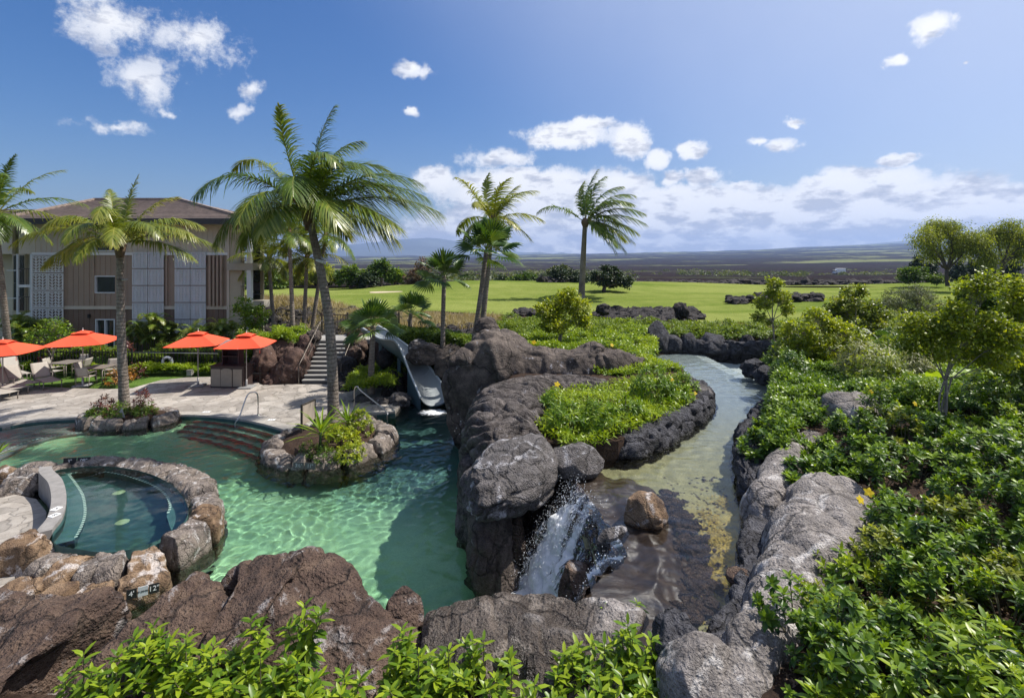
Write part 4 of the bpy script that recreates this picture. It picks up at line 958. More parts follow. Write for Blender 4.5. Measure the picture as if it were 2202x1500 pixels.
ridge('lava_rock', PY([(1400, 736, 22.8), (1460, 733, 22.8), (1525, 733, 22.4), (1590, 734, 22.1), (1650, 737, 21.8), (1700, 744, 21.2), (1730, 756, 20.4), (1725, 780, 19.2), (1700, 800, 18.4)]), .9, .35, .3, 1.0, 'rock_shore', 'dark lava ledge along the right part of the far bank', 'lava rock', seed=95, nu=120, nv=40, amp=.16, freq=2.4, crease=.9)
ridge('lava_rock', PZ([(1640, 1040, 1.72), (1622, 1085, 1.76), (1608, 1140, 1.76), (1603, 1200, 1.74), (1588, 1270, 1.76), (1556, 1330, 1.78), (1510, 1390, 1.8), (1490, 1450, 1.8)]), .45, .16, .5, .8, 'rock_shore', 'dark wet rock foot under the long right bank boulder', 'lava rock', seed=97, nu=200, nv=50, amp=.08, freq=3.0, end=.06, crease=.8)
# upper rock wall behind the planter
ridge('rock_wall', PY([(1026, 800, 15.8), (1030, 752, 16.2), (1050, 718, 16.5), (1075, 706, 16.8), (1108, 716, 17.0), (1140, 742, 17.0), (1190, 750, 17.0), (1245, 752, 17.0), (1285, 736, 17.1), (1315, 750, 17.2), (1370, 762, 17.6), (1408, 778, 18.0)]), 1.2, .85, 1.0, [3.6, 3.6, 3.0, 2.2, 2.0, 1.8, 1.6], 'rock_cliff', 'dark shaded rock wall with lumpy top behind the planted outcrop', 'rock wall', seed=52, nu=220, nv=90, amp=.20, freq=.9, ex=3.0, end=.08, crease=.5, cell=.14, cell_size=1.3)
# planted outcrop between pool and stream
def ropes(V, N, _):
    q = V * [1.0, 1.0, .8]; wv = V[:, 1] * 6.4 + V[:, 0] * 2.2 + V[:, 2] * 2.2 + 6.5 * vnoise(q * .75, 7) + 2.4 * vnoise(q * 1.9, 8) + .8 * vnoise(q * 5, 3)
    return V + N * (.17 * (np.abs(np.sin(wv * 1.35)) ** .7 - .6) * (1 + .9 * vnoise(q * 1.4, 9)) + .05 * np.abs(vnoise(q * [2, 7, 4], 14)))[:, None]
ridge('rock_outcrop', PZ([(1330, 826, 2.05), (1250, 814, 2.12), (1165, 812, 2.2), (1095, 830, 2.32), (1068, 878, 2.4), (1085, 925, 2.25), (1110, 970, 2.0)]), [.5, .6, .75, 1.15, 1.15, .9, .8], [.4, .6, .9, 1.0, .95, .85, .7], [.35, .4, .5, .7, .7, .6, .6], 2.9, 'rock_rope', 'dark ropy lava flank of the outcrop folded above the pool', 'rock outcrop', seed=60, nu=210, nv=140, amp=.10, freq=1.1, ex=3.2, end=.06, extra=ropes)
boulder('rock_outcrop', (.08, 9.35, 1.74), (1.48, .80, .60), 64, 'rock_crusted', 'grey crusted overhanging slab above the left side of the waterfall', 'rock outcrop', n_=6, amp=.15, cuts=3, rough=.08, rz=radians(54))
boulder('boulder', W(1238, 990, 1.80), (.56, .50, .36), 66, 'rock_crusted', 'rounded pale grey boulder at the top of the waterfall', n_=5, amp=.1)
ridge('rock_pillar', [(-.32, 10.1, 1.6), (-.42, 9.5, 1.5), (-.36, 9.0, 1.40), (-.26, 8.55, 1.25)], .50, .44, 1.9, 1.9, 'rock_cliff', 'dark rock leg dropping into the pool left of the waterfall', 'rock', seed=70, nu=100, nv=90, amp=.12, freq=1.5, ex=3.0, end=.25, cell=.07, cell_size=.6)
boulder('boulder', (-.92, 10.3, 1.35), (.22, .3, .42), 71, 'rock_rope', 'small knob of lava jutting from the left side of the outcrop', n_=5, rough=.1)
rim = PZ([(1318, 950, 1.95), (1360, 935, 2.02), (1410, 912, 2.05), (1458, 880, 2.1), (1500, 862, 2.0), (1518, 842, 1.95), (1505, 818, 1.9), (1455, 800, 1.9), (1405, 788, 1.9)])
ridge('lava_ledge', rim, .4, .30, .5, .8, 'rock_shore', 'black lava rim round the stream side of the planted outcrop', 'lava rim', seed=74, nu=240, nv=60, amp=.12, freq=3.0, end=.06, crease=1.0)
px_boulder('boulder', 1496, 846, 14.7, 66, 46, 77, 'rock_crusted', 'grey rounded boulder at the stream side tip of the planted outcrop', n_=5)
px_boulder('boulder', 1425, 872, 14.0, 60, 52, 78, 'rock_shore', 'dark lump of lava in the middle of the planted outcrop rim', n_=5, rough=.1)
so_ = [W(a, b, 2.0)[:2] for a, b in [(1150, 830), (1300, 815), (1400, 800), (1500, 825), (1500, 860), (1420, 900), (1330, 945), (1250, 955), (1180, 950), (1130, 900)]]
o = slab('planting_bed', so_, 1.98, 1.0, 'ground'); o['kind'] = 'structure'
# waterfall: wet rock, then the water over it
def fall_grid(A, B, n1=70, n2=80, sag=.25, seed=0, amp=.07, lift=0.0, pw=1.3):
    A = resample(catmull(A, 8), n1); B = resample(catmull(B, 8), n1); t = np.linspace(0, 1, n2)
    V = A[:, None] * (1 - t)[None, :, None] + B[:, None] * t[None, :, None]
    V[..., 2] = A[:, None, 2] + (B[:, None, 2] - A[:, None, 2]) * (t ** pw)[None] + lift
    N = grid_normals(V); 
    if N[n1 // 2, n2 // 2, 2] < 0: N = -N
    q = V.reshape(-1, 3); st = q * [1, 1, 1]
    return (q + N.reshape(-1, 3) * (amp * (fbm(st * 2.2, 4, seed) + .35 * fbm(st * 9, 3, seed + 3)))[:, None]).reshape(V.shape), N, t
LIP = PZ([(1222, 1008, 1.6), (1258, 1060, 1.6), (1300, 1115, 1.59), (1345, 1180, 1.58), (1338, 1212, 1.58), (1288, 1252, 1.58), (1235, 1294, 1.6)])
FOOT = [(-.15, 9.3, -.25), (.12, 8.85, -.25), (.42, 8.45, -.22), (.72, 8.05, -.15), (.80, 7.6, -.1), (.80, 7.1, 0), (.72, 6.6, 0)]
V, N, t = fall_grid(LIP, FOOT, 150, 90, amp=.15, seed=3, pw=1.25); n1, n2 = V.shape[:2]; u = np.linspace(0, 1, n1)[:, None]
f1, f2, rc = worley(V.reshape(-1, 3) * 3.4, 5); V = V + N * (.16 * (rc - .45) * np.clip((f2 - f1) / .35, 0, 1)).reshape(n1, n2, 1) * np.clip(t * 6, 0, 1)[None, :, None]
I = np.arange(n1 * n2).reshape(n1, n2); Q = np.stack([I[:-1, :-1], I[1:, :-1], I[1:, 1:], I[:-1, 1:]], -1).reshape(-1, 4)
tag(mobj('fall_rock', V.reshape(-1, 3), Q, 'rock_wet'), 'wet broken rock slope under the waterfalls', 'rock')
def sheet(i0, i1, cu, wu, bias, gain, seed, label):
    W_ = V[i0:i1] + N[i0:i1] * .035; q = W_.reshape(-1, 3); q = q + N[i0:i1].reshape(-1, 3) * (.045 * fbm(q * 7, 4, seed))[:, None]; m = i1 - i0; uu = u[i0:i1]
    streak = .5 + .5 * vnoise(np.stack([(uu * 38 + 0 * t).ravel(), (t * 2.4 + 0 * uu).ravel(), 0 * (uu + t).ravel()], 1), seed).reshape(m, n2)
    a = np.clip(bias + (gain * (.35 + .65 * t[None]) + .55 * (streak - .5)) * np.exp(-((uu + .05 * (1 - t[None]) - cu) / wu) ** 2) + .12 * (streak - .5), 0, 1.2); J = np.arange(m * n2).reshape(m, n2)
    w_ = mobj('waterfall', q, np.stack([J[:-1, :-1], J[1:, :-1], J[1:, 1:], J[:-1, 1:]], -1).reshape(-1, 4), 'fall', attr=a.ravel()); tag(w_, label, 'waterfall')
    for nm_, vv_ in (('u', np.repeat(uu, n2, 1) * 2.2), ('t', np.repeat(t[None], m, 0))): w_.data.attributes.new(nm_, 'FLOAT', 'POINT').data.foreach_set('value', np.asarray(vv_, np.float32).ravel())
    return q.reshape(m, n2, 3)
q1 = sheet(4, 84, .30, .20, .10, 1.15, 4, 'main white waterfall tumbling down into the green pool')
q2 = sheet(84, 146, .72, .12, .10, 1.05, 9, 'small side waterfall right of the brown rock')
rs = np.random.RandomState(4); d_, F_ = ico(1); g = G()
for q, cnt, jit in ((q1, 4200, .10), (q2, 900, .06)):
    for _ in range(cnt):
        i = int(np.clip(rs.normal(.48, .17), 0, .99) * q.shape[0]); j = int((rs.uniform() ** .75) * (q.shape[1] - 1)); r = .002 + .0055 * rs.uniform() ** 3
        g.add(d_ * r * [1, 1, rs.uniform(1, 2.4)] + q[i, j] + rs.normal(0, jit, 3) * [1, 1, .8] + [-.03, -.03, .07 + abs(rs.normal(0, .05))], None, F_)
tag(g.build('splash_droplets', 'droplet', None, True), 'white droplets flying off the waterfalls', None, None, 'stuff')
# foam where the fall and the slide meet the pool
def foam_patch(c, rx, ry, seed, label, h=.07, n_=60):
    u = np.linspace(-1, 1, n_); X, Y = np.meshgrid(u, u); r = np.sqrt(X * X + Y * Y); P = np.stack([X.ravel() * rx * 4, Y.ravel() * ry * 4, X.ravel() * 0 + seed], 1)
    Z = h * np.clip(1 - r, 0, 1) + .05 * fbm(P * 2, 4, seed).reshape(X.shape) * np.clip(1.2 - r, 0, 1) + .012
    I = np.arange(n_ * n_).reshape(n_, n_); o = mobj('foam', np.stack([X * rx, Y * ry, Z], -1).reshape(-1, 3), np.stack([I[:-1, :-1], I[:-1, 1:], I[1:, 1:], I[1:, :-1]], -1).reshape(-1, 4), 'foam', attr=np.clip(.85 - .95 * r, -.6, 1).ravel(), loc=c); tag(o, label, None, None, 'stuff'); return o
foam_patch((.35, 8.55, POOL_Z), .8, .5, 1, 'white foam at the foot of the main waterfall')
foam_patch((-3.05, 19.0, POOL_Z), .9, .6, 3, 'foam where the slide enters the pool', .03)
foam_patch((-1.35, 16.4, POOL_Z), .75, 1.1, 5, 'foam below the hidden waterfall beside the outcrop', .12)
fallb, _, tb = fall_grid([(-1.15, 17.3, 1.7), (-1.1, 16.9, 1.7), (-1.05, 16.5, 1.7)], [(-1.5, 17.2, -.2), (-1.45, 16.8, -.2), (-1.4, 16.3, -.2)], 20, 40, amp=.08, seed=4)
I = np.arange(800).reshape(20, 40); o = mobj('waterfall', fallb.reshape(-1, 3), np.stack([I[:-1, :-1], I[1:, :-1], I[1:, 1:], I[:-1, 1:]], -1).reshape(-1, 4), 'foam', attr=np.repeat((.35 + .4 * tb)[None], 20, 0).ravel()); tag(o, 'narrow waterfall half hidden behind the left edge of the outcrop', 'waterfall')
g = G()
for _ in range(500): g.add(d_ * rs.uniform(.008, .02) + np.array([-1.45, 16.6, .0]) + rs.normal(0, 1, 3) * [.22, .5, .28] + [0, 0, .25], None, F_)
tag(g.build('splash_droplets', 'droplet', None, True), 'droplets above the half hidden waterfall', None, None, 'stuff')
boulder('boulder', W(1385, 1104, 1.66), (.38, .35, .34), 80, 'rock_tan', 'round boulder with white rim and tan top standing in the stream above the falls', n_=5, amp=.06, rough=.05)
mobj_top = boulder('boulder', W(1318, 1160, 1.5), (.30, .17, .22), 81, 'rock_crusted', 'narrow grey rock reaching from the round boulder to the waterfall', n_=5, rz=.5)
boulder('boulder', (1.0, 7.62, .66), (.30, .30, .50), 83, 'rock_brown', 'wet brown boulder splitting the two waterfalls', n_=5)
boulder('boulder', (.05, 9.05, .6), (.2, .22, .5), 84, 'rock_wet', 'wet black rock behind the main waterfall on its left', n_=4)
boulder('boulder', W(1592, 1245, 1.62), (.16, .22, .14), 85, 'rock_brown', 'small brown rock just under the surface against the right bank', n_=4)

# stones and yellow leaves under the stream
rs = np.random.RandomState(14)
band = PZ([(1432, 1075, 1.35), (1475, 1140, 1.33), (1500, 1210, 1.32), (1502, 1290, 1.3), (1470, 1360, 1.3)]); band = resample(catmull(band, 8), 120)
caustic(rubble('stream_stones', [band[i] + rs.normal(0, 1, 3) * [.10, .10, .02] for i in rs.randint(0, 120, 260)], .03, .085, 'rock_wet', 'dark stones under the water along the brown ledge', 14))
caustic(rubble('stream_stones', [(*W(rs.uniform(1430, 1560), rs.uniform(1050, 1400), 1.2)[:2], 1.20) for _ in range(420)], .012, .035, 'rock_pale', 'small pale stones on the stream bed', 15, n_=1))
c_ = [W(a, b, 1.2) for a, b in [(1525, 1140), (1545, 1175), (1528, 1195), (1540, 1235), (1520, 1260), (1535, 1290), (1515, 1320), (1560, 1110), (1500, 1330)]]; P = np.array([c_[i] for i in rs.randint(0, len(c_), 1500)]) + rs.normal(0, 1, (1500, 3)) * [.095, .15, .012]
V, T, A = leaves(P + [0, 0, .035], np.c_[rs.normal(0, 1, (1500, 2)), rs.normal(0, .25, 1500)], np.c_[rs.normal(0, .3, (1500, 2)), np.ones(1500)], .05, .026, .2, .1, 1, rs.uniform(0, 1, 1500)); tag(caustic(mobj('sunken_leaves', V, T, 'leaf_gold', None, False, A)), 'yellow leaves lying on the stream bed', None, None, 'stuff')
# rocks round the slide and the stairs
mats_s = ['rock_red', 'rock_cliff', 'rock_shore']
for (px, py, Y_, w_, h_, s_, m_, lb) in [
    (572, 790, 24.0, 64, 88, 101, 'rock_red', 'reddish boulder at the foot of the rocks beside the umbrella'),
    (610, 752, 24.8, 74, 46, 102, 'rock_red', 'flat reddish boulder on top of the rocks left of the stairs'),
    (624, 792, 23.7, 72, 82, 103, 'rock_red', 'large upright grey red boulder left of the stairs'),
    (655, 752, 24.6, 40, 64, 104, 'rock_red', 'tall boulder against the left stair rail'),
    (592, 816, 23.3, 44, 34, 105, 'rock_red', 'low boulder in front of the rocks beside the umbrella'),
    (676, 722, 25.6, 30, 26, 106, 'rock_cliff', 'small dark rock at the top left of the stairs'),
    (768, 742, 24.4, 44, 44, 107, 'rock_brown', 'brown boulder at the head of the slide on its left'),
    (765, 762, 23.8, 40, 34, 108, 'rock_brown', 'second brown boulder below the head of the slide'),
    (748, 785, 23.3, 44, 40, 109, 'rock_shore', 'dark boulder right of the middle stairs'),
    (738, 812, 22.9, 38, 30, 110, 'rock_shore', 'dark boulder right of the lower stairs'),
    (740, 838, 22.0, 48, 42, 111, 'rock_shore', 'grey boulder at the foot of the stairs on the right'),
    (778, 866, 20.3, 52, 32, 112, 'rock_crusted', 'pale low boulder at the pool edge behind the right handrail'),
    (818, 868, 20.0, 48, 30, 113, 'rock_crusted', 'low grey boulder at the pool edge left of the slide'),
    (856, 862, 20.0, 46, 34, 114, 'rock_crusted', 'blue grey boulder at the pool edge beside the slide foot'),
    (846, 830, 21.2, 52, 62, 115, 'rock_shore', 'big dark boulder under the slide'),
    (828, 768, 22.8, 36, 36, 116, 'rock_shore', 'dark boulder under the upper slide'),
    (832, 722, 24.0, 34, 28, 117, 'rock_brown', 'brown boulder at the head of the slide on its right'),
    (912, 760, 21.6, 84, 40, 118, 'rock_cliff', 'broad dark boulder behind the slide'),
    (972, 778, 21.4, 74, 76, 119, 'rock_cliff', 'large dark boulder right of the slide'),
    (988, 836, 19.6, 56, 56, 120, 'rock_cliff', 'dark boulder at the water right of the slide'),
    (1004, 850, 18.2, 46, 66, 121, 'rock_cliff', 'dark boulder at the water beside the half hidden waterfall'),
    (900, 745, 22.4, 50, 30, 122, 'rock_crusted', 'grey boulder behind the slide bend'),
    (1045, 700, 18.6, 52, 36, 123, 'rock_cliff', 'dark boulder on top of the rock wall by the palms'),
]:
    caustic(px_boulder('boulder', px, py, Y_, w_ * 1.12, h_ * 1.12, s_, m_, lb, n_=5, amp=.22, rough=.085, cuts=11))

# ================================================================== planter islands
def stone_ring(parent, cx, cy, rx, ry, n_, z0, hgt, wd, mat, seed, a0=0, a1=2 * pi, names='stone', jit=.12):
    rs = np.random.RandomState(seed); cuts = np.linspace(a0, a1, n_ + 1) + np.r_[0, rs.uniform(-.3, .3, n_ - 1) * (a1 - a0) / n_, 0]
    for i in range(n_):
        aa = np.linspace(cuts[i] + .004, cuts[i + 1] - .004, 7); h = hgt * rs.uniform(.55, 1.35)
        C = [(cx + rx * cos(a), cy + ry * sin(a), z0 + h) for a in aa]; f = rs.uniform(.85, 1.2)
        V, Q = ridge_arrays(C, wd * f * .55, wd * f * .62, h + .5, h + .9, ex=3.0, amp=jit * wd * 1.3, freq=2.2, cell=.05, cell_size=.35, seed=seed * 31 + i, nu=40, nv=40, end=.16, crease=.35, endp=3.2)
        caustic(mobj(names, V, Q, mat, parent))
isl1 = empty('rock_planter', (-14.1, 18.0, 0), 'small rock ringed planter holding the left palm at the pool edge', 'planter')
for_parent = lambda V, c: V
stone_ring(isl1, 0, 0, 1.5, .85, 9, -.02, .30, .52, 'rock_rim', 5, names='stone')
P_, F_2 = boulder_arrays((0, 0, .02), (1.35, .75, .26), 3, 4, cuts=0); mobj('soil', P_, F_2, 'ground', isl1)
isl2 = empty('rock_planter', (-5.85, 15.75, 0), 'larger rock ringed planter with yellow shrubs holding the tallest palm', 'planter')
stone_ring(isl2, 0, 0, 1.72, 1.75, 13, -.02, .27, .60, 'rock_rim', 12, names='stone')
P_, F_2 = boulder_arrays((0, 0, .04), (1.5, 1.55, .26), 4, 4, cuts=0); mobj('soil', P_, F_2, 'ground', isl2)

# ================================================================== hot tub
TC = np.array([-9.3, 10.9, 0.0]); tub = empty('hot_tub', tuple(TC), 'hot tub walled with tan rocks in the lower left of the pool', 'hot tub')
in_px = [(113, 1015), (180, 1003), (250, 1004), (320, 1018), (372, 1045), (403, 1086), (396, 1122), (355, 1153), (300, 1176), (235, 1187), (170, 1181), (112, 1163), (136, 1122), (143, 1082), (134, 1045)]
OUT = catmull([np.array(W(a, b, .33)[:2]) - TC[:2] for a, b in in_px], 10, True)      # inner outline, 10 points per pixel pair
ar_ = np.sum(OUT[:, 0] * np.roll(OUT[:, 1], -1) - np.roll(OUT[:, 0], -1) * OUT[:, 1]); tg = np.roll(OUT, -1, 0) - np.roll(OUT, 1, 0); tg /= np.linalg.norm(tg, axis=1)[:, None]
NO = np.stack([tg[:, 1], -tg[:, 0]], 1) * (1 if ar_ > 0 else -1)
for _ in range(12): NO = NO * .5 + .25 * (np.roll(NO, 1, 0) + np.roll(NO, -1, 0))
NO /= np.linalg.norm(NO, axis=1)[:, None]
def oc(i0, i1, r): i = np.arange(int(i0), int(i1) + 1) % len(OUT); return OUT[i] + NO[i] * r
def stone_row(parent, path, n_, z0, hgt, wd, mat, seed, name='rim_stone', jit=.13):
    rs = np.random.RandomState(seed); m = len(path); cuts = np.linspace(0, 1, n_ + 1) + np.r_[0, rs.uniform(-.28, .28, n_ - 1) / n_, 0]; L_ = np.linalg.norm(np.diff(path, axis=0), axis=1).sum()
    pp_ = resample(np.c_[path, np.zeros(m)], 200)[:, :2]
    for i in range(n_):
        u0, u1 = cuts[i] + .01 / L_, cuts[i + 1] - .01 / L_; q = pp_[np.linspace(u0 * 199, u1 * 199, 7).astype(int)]; h = hgt * rs.uniform(.86, 1.18); f = rs.uniform(.88, 1.15)
        V, Q = ridge_arrays([(x, y, z0 + h) for x, y in q], wd * f * .56, wd * f * .56, h + .6, h + .6, ex=3.6, amp=jit * wd, freq=2.4, cell=.04, cell_size=.4, seed=seed * 31 + i, nu=44, nv=44, end=.13, crease=.35, endp=3.0)
        caustic(mobj(name, V, Q, mat if not isinstance(mat, list) else mat[i % len(mat)], parent))
stone_row(tub, oc(0, 42, .34), 5, -.12, .54, .72, 'rock_rim', 21, jit=.10)
stone_row(tub, oc(43, 74, .34), 4, -.12, .54, .72, ['rock_rim', 'rock_rim', 'rock_tan'], 22, jit=.10)
stone_row(tub, oc(75, 104, .40), 4, -.12, .54, .86, ['rock_tan', 'rock_rim'], 23, jit=.10)
stone_row(tub, oc(76, 103, .92), 4, -.12, .42, .60, 'rock_tan', 25, 'wall_stone', jit=.10)
stone_row(tub, oc(1, 40, .80), 6, -.16, .36, .45, 'rock_rim', 26, 'wall_stone')
stone_row(tub, np.array([np.array(W(a, b, .4)[:2]) - TC[:2] for a, b in [(20, 1195), (55, 1165), (92, 1150)]]), 1, -.12, .66, .8, 'rock_tan', 27, 'wall_stone')
stone_row(tub, np.array([np.array(W(a, b, .4)[:2]) - TC[:2] for a, b in [(105, 1000), (80, 990), (50, 1000), (30, 1030)]]), 2, -.12, .5, .6, 'rock_rim', 28, 'wall_stone')
for (i0, i1) in ((112, 124), (124, 137), (137, 150)):      # smooth concrete seat
    a_, b_ = oc(i0, i1, 0), oc(i0, i1, .25); a_, b_ = [resample(np.c_[q, q[:, 0] * 0], 24)[:, :2] for q in (a_, b_)]; sh_ = (b_[1] - b_[0]) * .25; g = G(); c_ = lambda q, z: np.c_[q, np.full(len(q), z)]
    for P_a, za, P_b, zb in ((a_, .50, b_, .50), (b_, .50, b_, -.1), (a_, .40, a_, .50)): g.grid(np.stack([c_(P_a, za), c_(P_b, zb)], 1))
    g.add(np.array([[*a_[-1], .50], [*b_[-1], .50], [*b_[-1], -.1], [*a_[-1], .4]]), [[0, 1, 2, 3]]); g.add(np.array([[*a_[0], .50], [*b_[0], .50], [*b_[0], -.1], [*a_[0], .4]]), [[0, 1, 2, 3]])
    g.build('seat_slab', 'coping_smooth', tub)
full = oc(0, len(OUT), 0); g = G(); g.grid(np.stack([np.c_[full, np.full(len(full), -.65)], np.c_[full, np.full(len(full), .335)]], 1)); g.build('tub_wall', 'tub_teal', tub, True)
q = oc(112, 149, -.006); g = G(); g.grid(np.stack([np.c_[q, np.full(len(q), .28)], np.c_[q, np.full(len(q), .41)]], 1)); g.build('tile_band', 'tile_teal', tub, True)
def fill(name, poly, z, mat): T_ = np.array(tessellate_polygon([[Vector((x, y, 0)) for x, y in poly]])); return caustic(mobj(name, np.c_[poly, np.full(len(poly), z)], T_, mat, tub, False))
fill('tub_floor', oc(0, len(OUT) - 1, .05), -.62, 'tub_teal')
ln1 = [np.array(W(a, b, -.02)[:2]) - TC[:2] for a, b in [(148, 1038), (176, 1080), (183, 1120), (176, 1150), (160, 1182)]]; ln2 = [np.array(W(a, b, -.02)[:2]) - TC[:2] for a, b in [(148, 1038), (190, 1030), (250, 1036), (310, 1053), (352, 1078), (366, 1105), (358, 1128)]]
def bench(line, i0, i1):
    a_ = resample(np.c_[catmull(line, 8), np.zeros(8 * (len(line) - 1) + 1)], 50)[:, :2]; b_ = oc(i0, i1, 0); b_ = resample(np.c_[b_, b_[:, 0] * 0], 50)[:, :2]
    if i0 > 80: b_ = b_[::-1]
    g = G(); c_ = lambda q, z: np.c_[q, np.full(len(q), z)]; g.grid(np.stack([c_(b_, -.03), c_(a_, -.03)], 1)); g.grid(np.stack([c_(a_, -.03), c_(a_, -.62)], 1)); caustic(g.build('bench', 'tub_teal', tub))
    g = G(); a2 = resample(np.c_[a_, np.full(50, -.022)], 80)
    for i in range(0, 78, 2): g.bar(a2[i], a2[i + 1], .05, .012)
    caustic(g.build('bench_line', 'dash_pale', tub))
bench(ln1, 112, 149); bench(ln2, 2, 66)
for px, py in ((256, 1093), (263, 1158)):
    x, y, _ = W(px, py, -.35); g = G(); g.lathe([(.001, .03), (.11, .025), (.13, 0)], (x - TC[0], y - TC[1], -.615), 18); caustic(g.build('underwater_light', 'lamp_pale', tub, True))  # underwater lights of the tub as pale discs, colour only, nothing emits
nx = 110; lo_, hi_ = OUT.min(0) - .1, OUT.max(0) + .1; X, Y = np.meshgrid(np.linspace(lo_[0], hi_[0], nx), np.linspace(lo_[1], hi_[1], nx)); Z = .33 + .0035 * fbm(np.stack([X.ravel() * 2.5, Y.ravel() * 2.5, X.ravel() * 0], 1), 3, 5).reshape(X.shape)
I = np.arange(nx * nx).reshape(nx, nx); F = np.stack([I[:-1, :-1], I[:-1, 1:], I[1:, 1:], I[1:, :-1]], -1).reshape(-1, 4); F = F[(sdpoly(X, Y, OUT) < .03)[F].all(1)]
o = mobj('tub_water', np.stack([X, Y, Z], -1).reshape(-1, 3), F, 'water_tub', tub); o.cycles.is_caustics_caster = True

def text_mesh(name, txt, size, mat, parent, loc, rot, ext=.002):
    cu = bpy.data.curves.new(name, 'FONT'); cu.body = txt; cu.size = size; cu.extrude = ext; cu.align_x = 'CENTER'; cu.align_y = 'CENTER'
    tmp = bpy.data.objects.new('tmp', cu); me = bpy.data.meshes.new_from_object(tmp); me.name = name; bpy.data.objects.remove(tmp); bpy.data.curves.remove(cu); me.materials.clear(); me.materials.append(MATS[mat]); o = bpy.data.objects.new(name, me); COL.objects.link(o); o.parent = parent; o.location = loc; o.rotation_euler = rot; return o
def marker(loc, rz, tilt, tiles, label, size=.16, bgm='black_paint', fgm='white_paint', gap=.26, flat=False):
    t = empty('depth_marker', loc, label, 'depth marker', None, rz)
    for i, tx in enumerate(tiles):
        x = (i - (len(tiles) - 1) / 2) * gap; g = G(); big = len(tx) < 5; w_ = gap * .92 if big else gap * .9
        R_ = np.array(Matrix.Rotation(tilt, 3, 'X')); g.box((x, 0, 0), (w_, size * 1.35, .012), R_); tl_ = g.build('tile', bgm if big else 'panel_white', t)
        nz = R_ @ np.array([0, 0, .0085]); text_mesh('lettering', tx, size if big else size * .34, fgm if big else bgm, tl_, (x + nz[0], nz[1], nz[2]), (tilt, 0, 0), .0015)
    return t
# ================================================================== depth markers
marker((-11.78, 13.22, .38), radians(8), pi / 2 * .93, ['3"', '09"'], 'black 3 and 09 inch tiles on the back rim of the hot tub', .13, gap=.34)
t_ = W(318, 1262, .12)
marker((t_[0] + .02, t_[1] - .14, .15), radians(28), pi / 2 * .95, ["4'", 'NO DIVING', '12"'], 'black 4 and 12 inch tiles with a no diving tile on the tub front', .115, gap=.155)
_m = W(121, 1093, .507)
marker(_m, radians(-96), 0, ['3"'], 'white tile with a black three on the smooth tub seat', .10, 'white_paint', 'black_paint', gap=.18)
_m = W(117, 1107, .507)
marker(_m, radians(-104), 0, ['09'], 'white depth tile nearer the front on the smooth tub seat', .10, 'white_paint', 'black_paint', gap=.18)
t_ = W(660, 997, .08)
marker((t_[0], t_[1] - .17, .10), radians(-6), pi / 2 * .92, ["3½'", '11"'], 'dark 3½ and 11 inch marker tiles on the front of the larger planter', .13, 'concrete_dark', 'panel_white', gap=.34)
def flat_tile(px, py, label):
    x, y, _ = W(px, py, 0); t = empty('depth_tile', (x, y, .016), label, 'depth tile'); g = G(); g.box((0, 0, .003), (.26, .16, .006)); tl_ = g.build('tile', 'white_paint', t); text_mesh('lettering', '3½', .12, 'black_paint', tl_, (0, 0, .0068), (0, 0, 0), .001)
flat_tile(444, 886, 'white depth tile in the coping right of the left planter')
flat_tile(584, 903, 'white depth tile in the coping beside the left handrail')

# ================================================================== hotel building
BY = 30.0
def bx(px, Y=BY): return (px - 1101) / FPX * Y
def bz(py, Y=BY): return EYE - (py - 560) / FPX * Y
bld = empty('hotel_building', (bx(290), BY, 0), 'three storey tan and cream hotel wing with brown tiled hip roof', 'building'); BO = np.array([bx(290), BY, 0.0])
def bbox(name, x0, x1, y0, y1, z0, z1, mat, parent=None):
    g = G(); g.box(np.array([(x0 + x1) / 2, (y0 + y1) / 2, (z0 + z1) / 2]) - BO, (x1 - x0, y1 - y0, z1 - z0)); return g.build(name, mat, parent or bld)
XL, XR = bx(72), bx(489); Z0, Z1, Z2, Z3 = -.1, bz(661), bz(546), bz(484)
holes = {0: [(bx(208), bx(246), bz(748), bz(688))], 1: [(bx(206), bx(250), bz(628), bz(595))], 2: [(bx(205), bx(248), bz(538), bz(512))]}
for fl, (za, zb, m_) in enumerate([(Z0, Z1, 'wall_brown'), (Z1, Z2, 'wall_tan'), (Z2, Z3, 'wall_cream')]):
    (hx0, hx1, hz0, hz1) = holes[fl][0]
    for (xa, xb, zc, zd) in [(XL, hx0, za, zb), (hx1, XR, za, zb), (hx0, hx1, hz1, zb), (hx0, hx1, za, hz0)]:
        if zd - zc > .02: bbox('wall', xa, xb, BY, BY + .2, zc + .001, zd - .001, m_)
    x = XL + .12
    while x < XR - .1:          # board and batten siding
        if not (hx0 - .06 < x < hx1 + .06): bbox('batten', x - .022, x + .022, BY - .03, BY - .001, za + .03, zb - .07, m_)
        else:
            if zb - hz1 > .2: bbox('batten', x - .022, x + .022, BY - .03, BY - .001, hz1 + .06, zb - .07, m_)
            if hz0 - za > .3: bbox('batten', x - .022, x + .022, BY - .03, BY - .001, za + .03, hz0 - .06, m_)
        x += .33
    wn = bbox('window', hx0, hx1, BY + .10, BY + .12, max(hz0, 0.02), hz1, 'glass_dark')
    for (xa, xb, zc, zd) in [(hx0 - .05, hx1 + .05, hz1, hz1 + .07), (hx0 - .05, hx1 + .05, hz0 - .07, hz0), (hx0 - .06, hx0 + .01, hz0, hz1), (hx1 - .01, hx1 + .06, hz0, hz1)] + ([((hx0 + hx1) / 2 - .04, (hx0 + hx1) / 2 + .04, hz0, hz1)] if fl == 0 else []):
        bbox('frame', xa, xb, BY - .05, BY + .10, zc, zd, 'panel_white', wn)
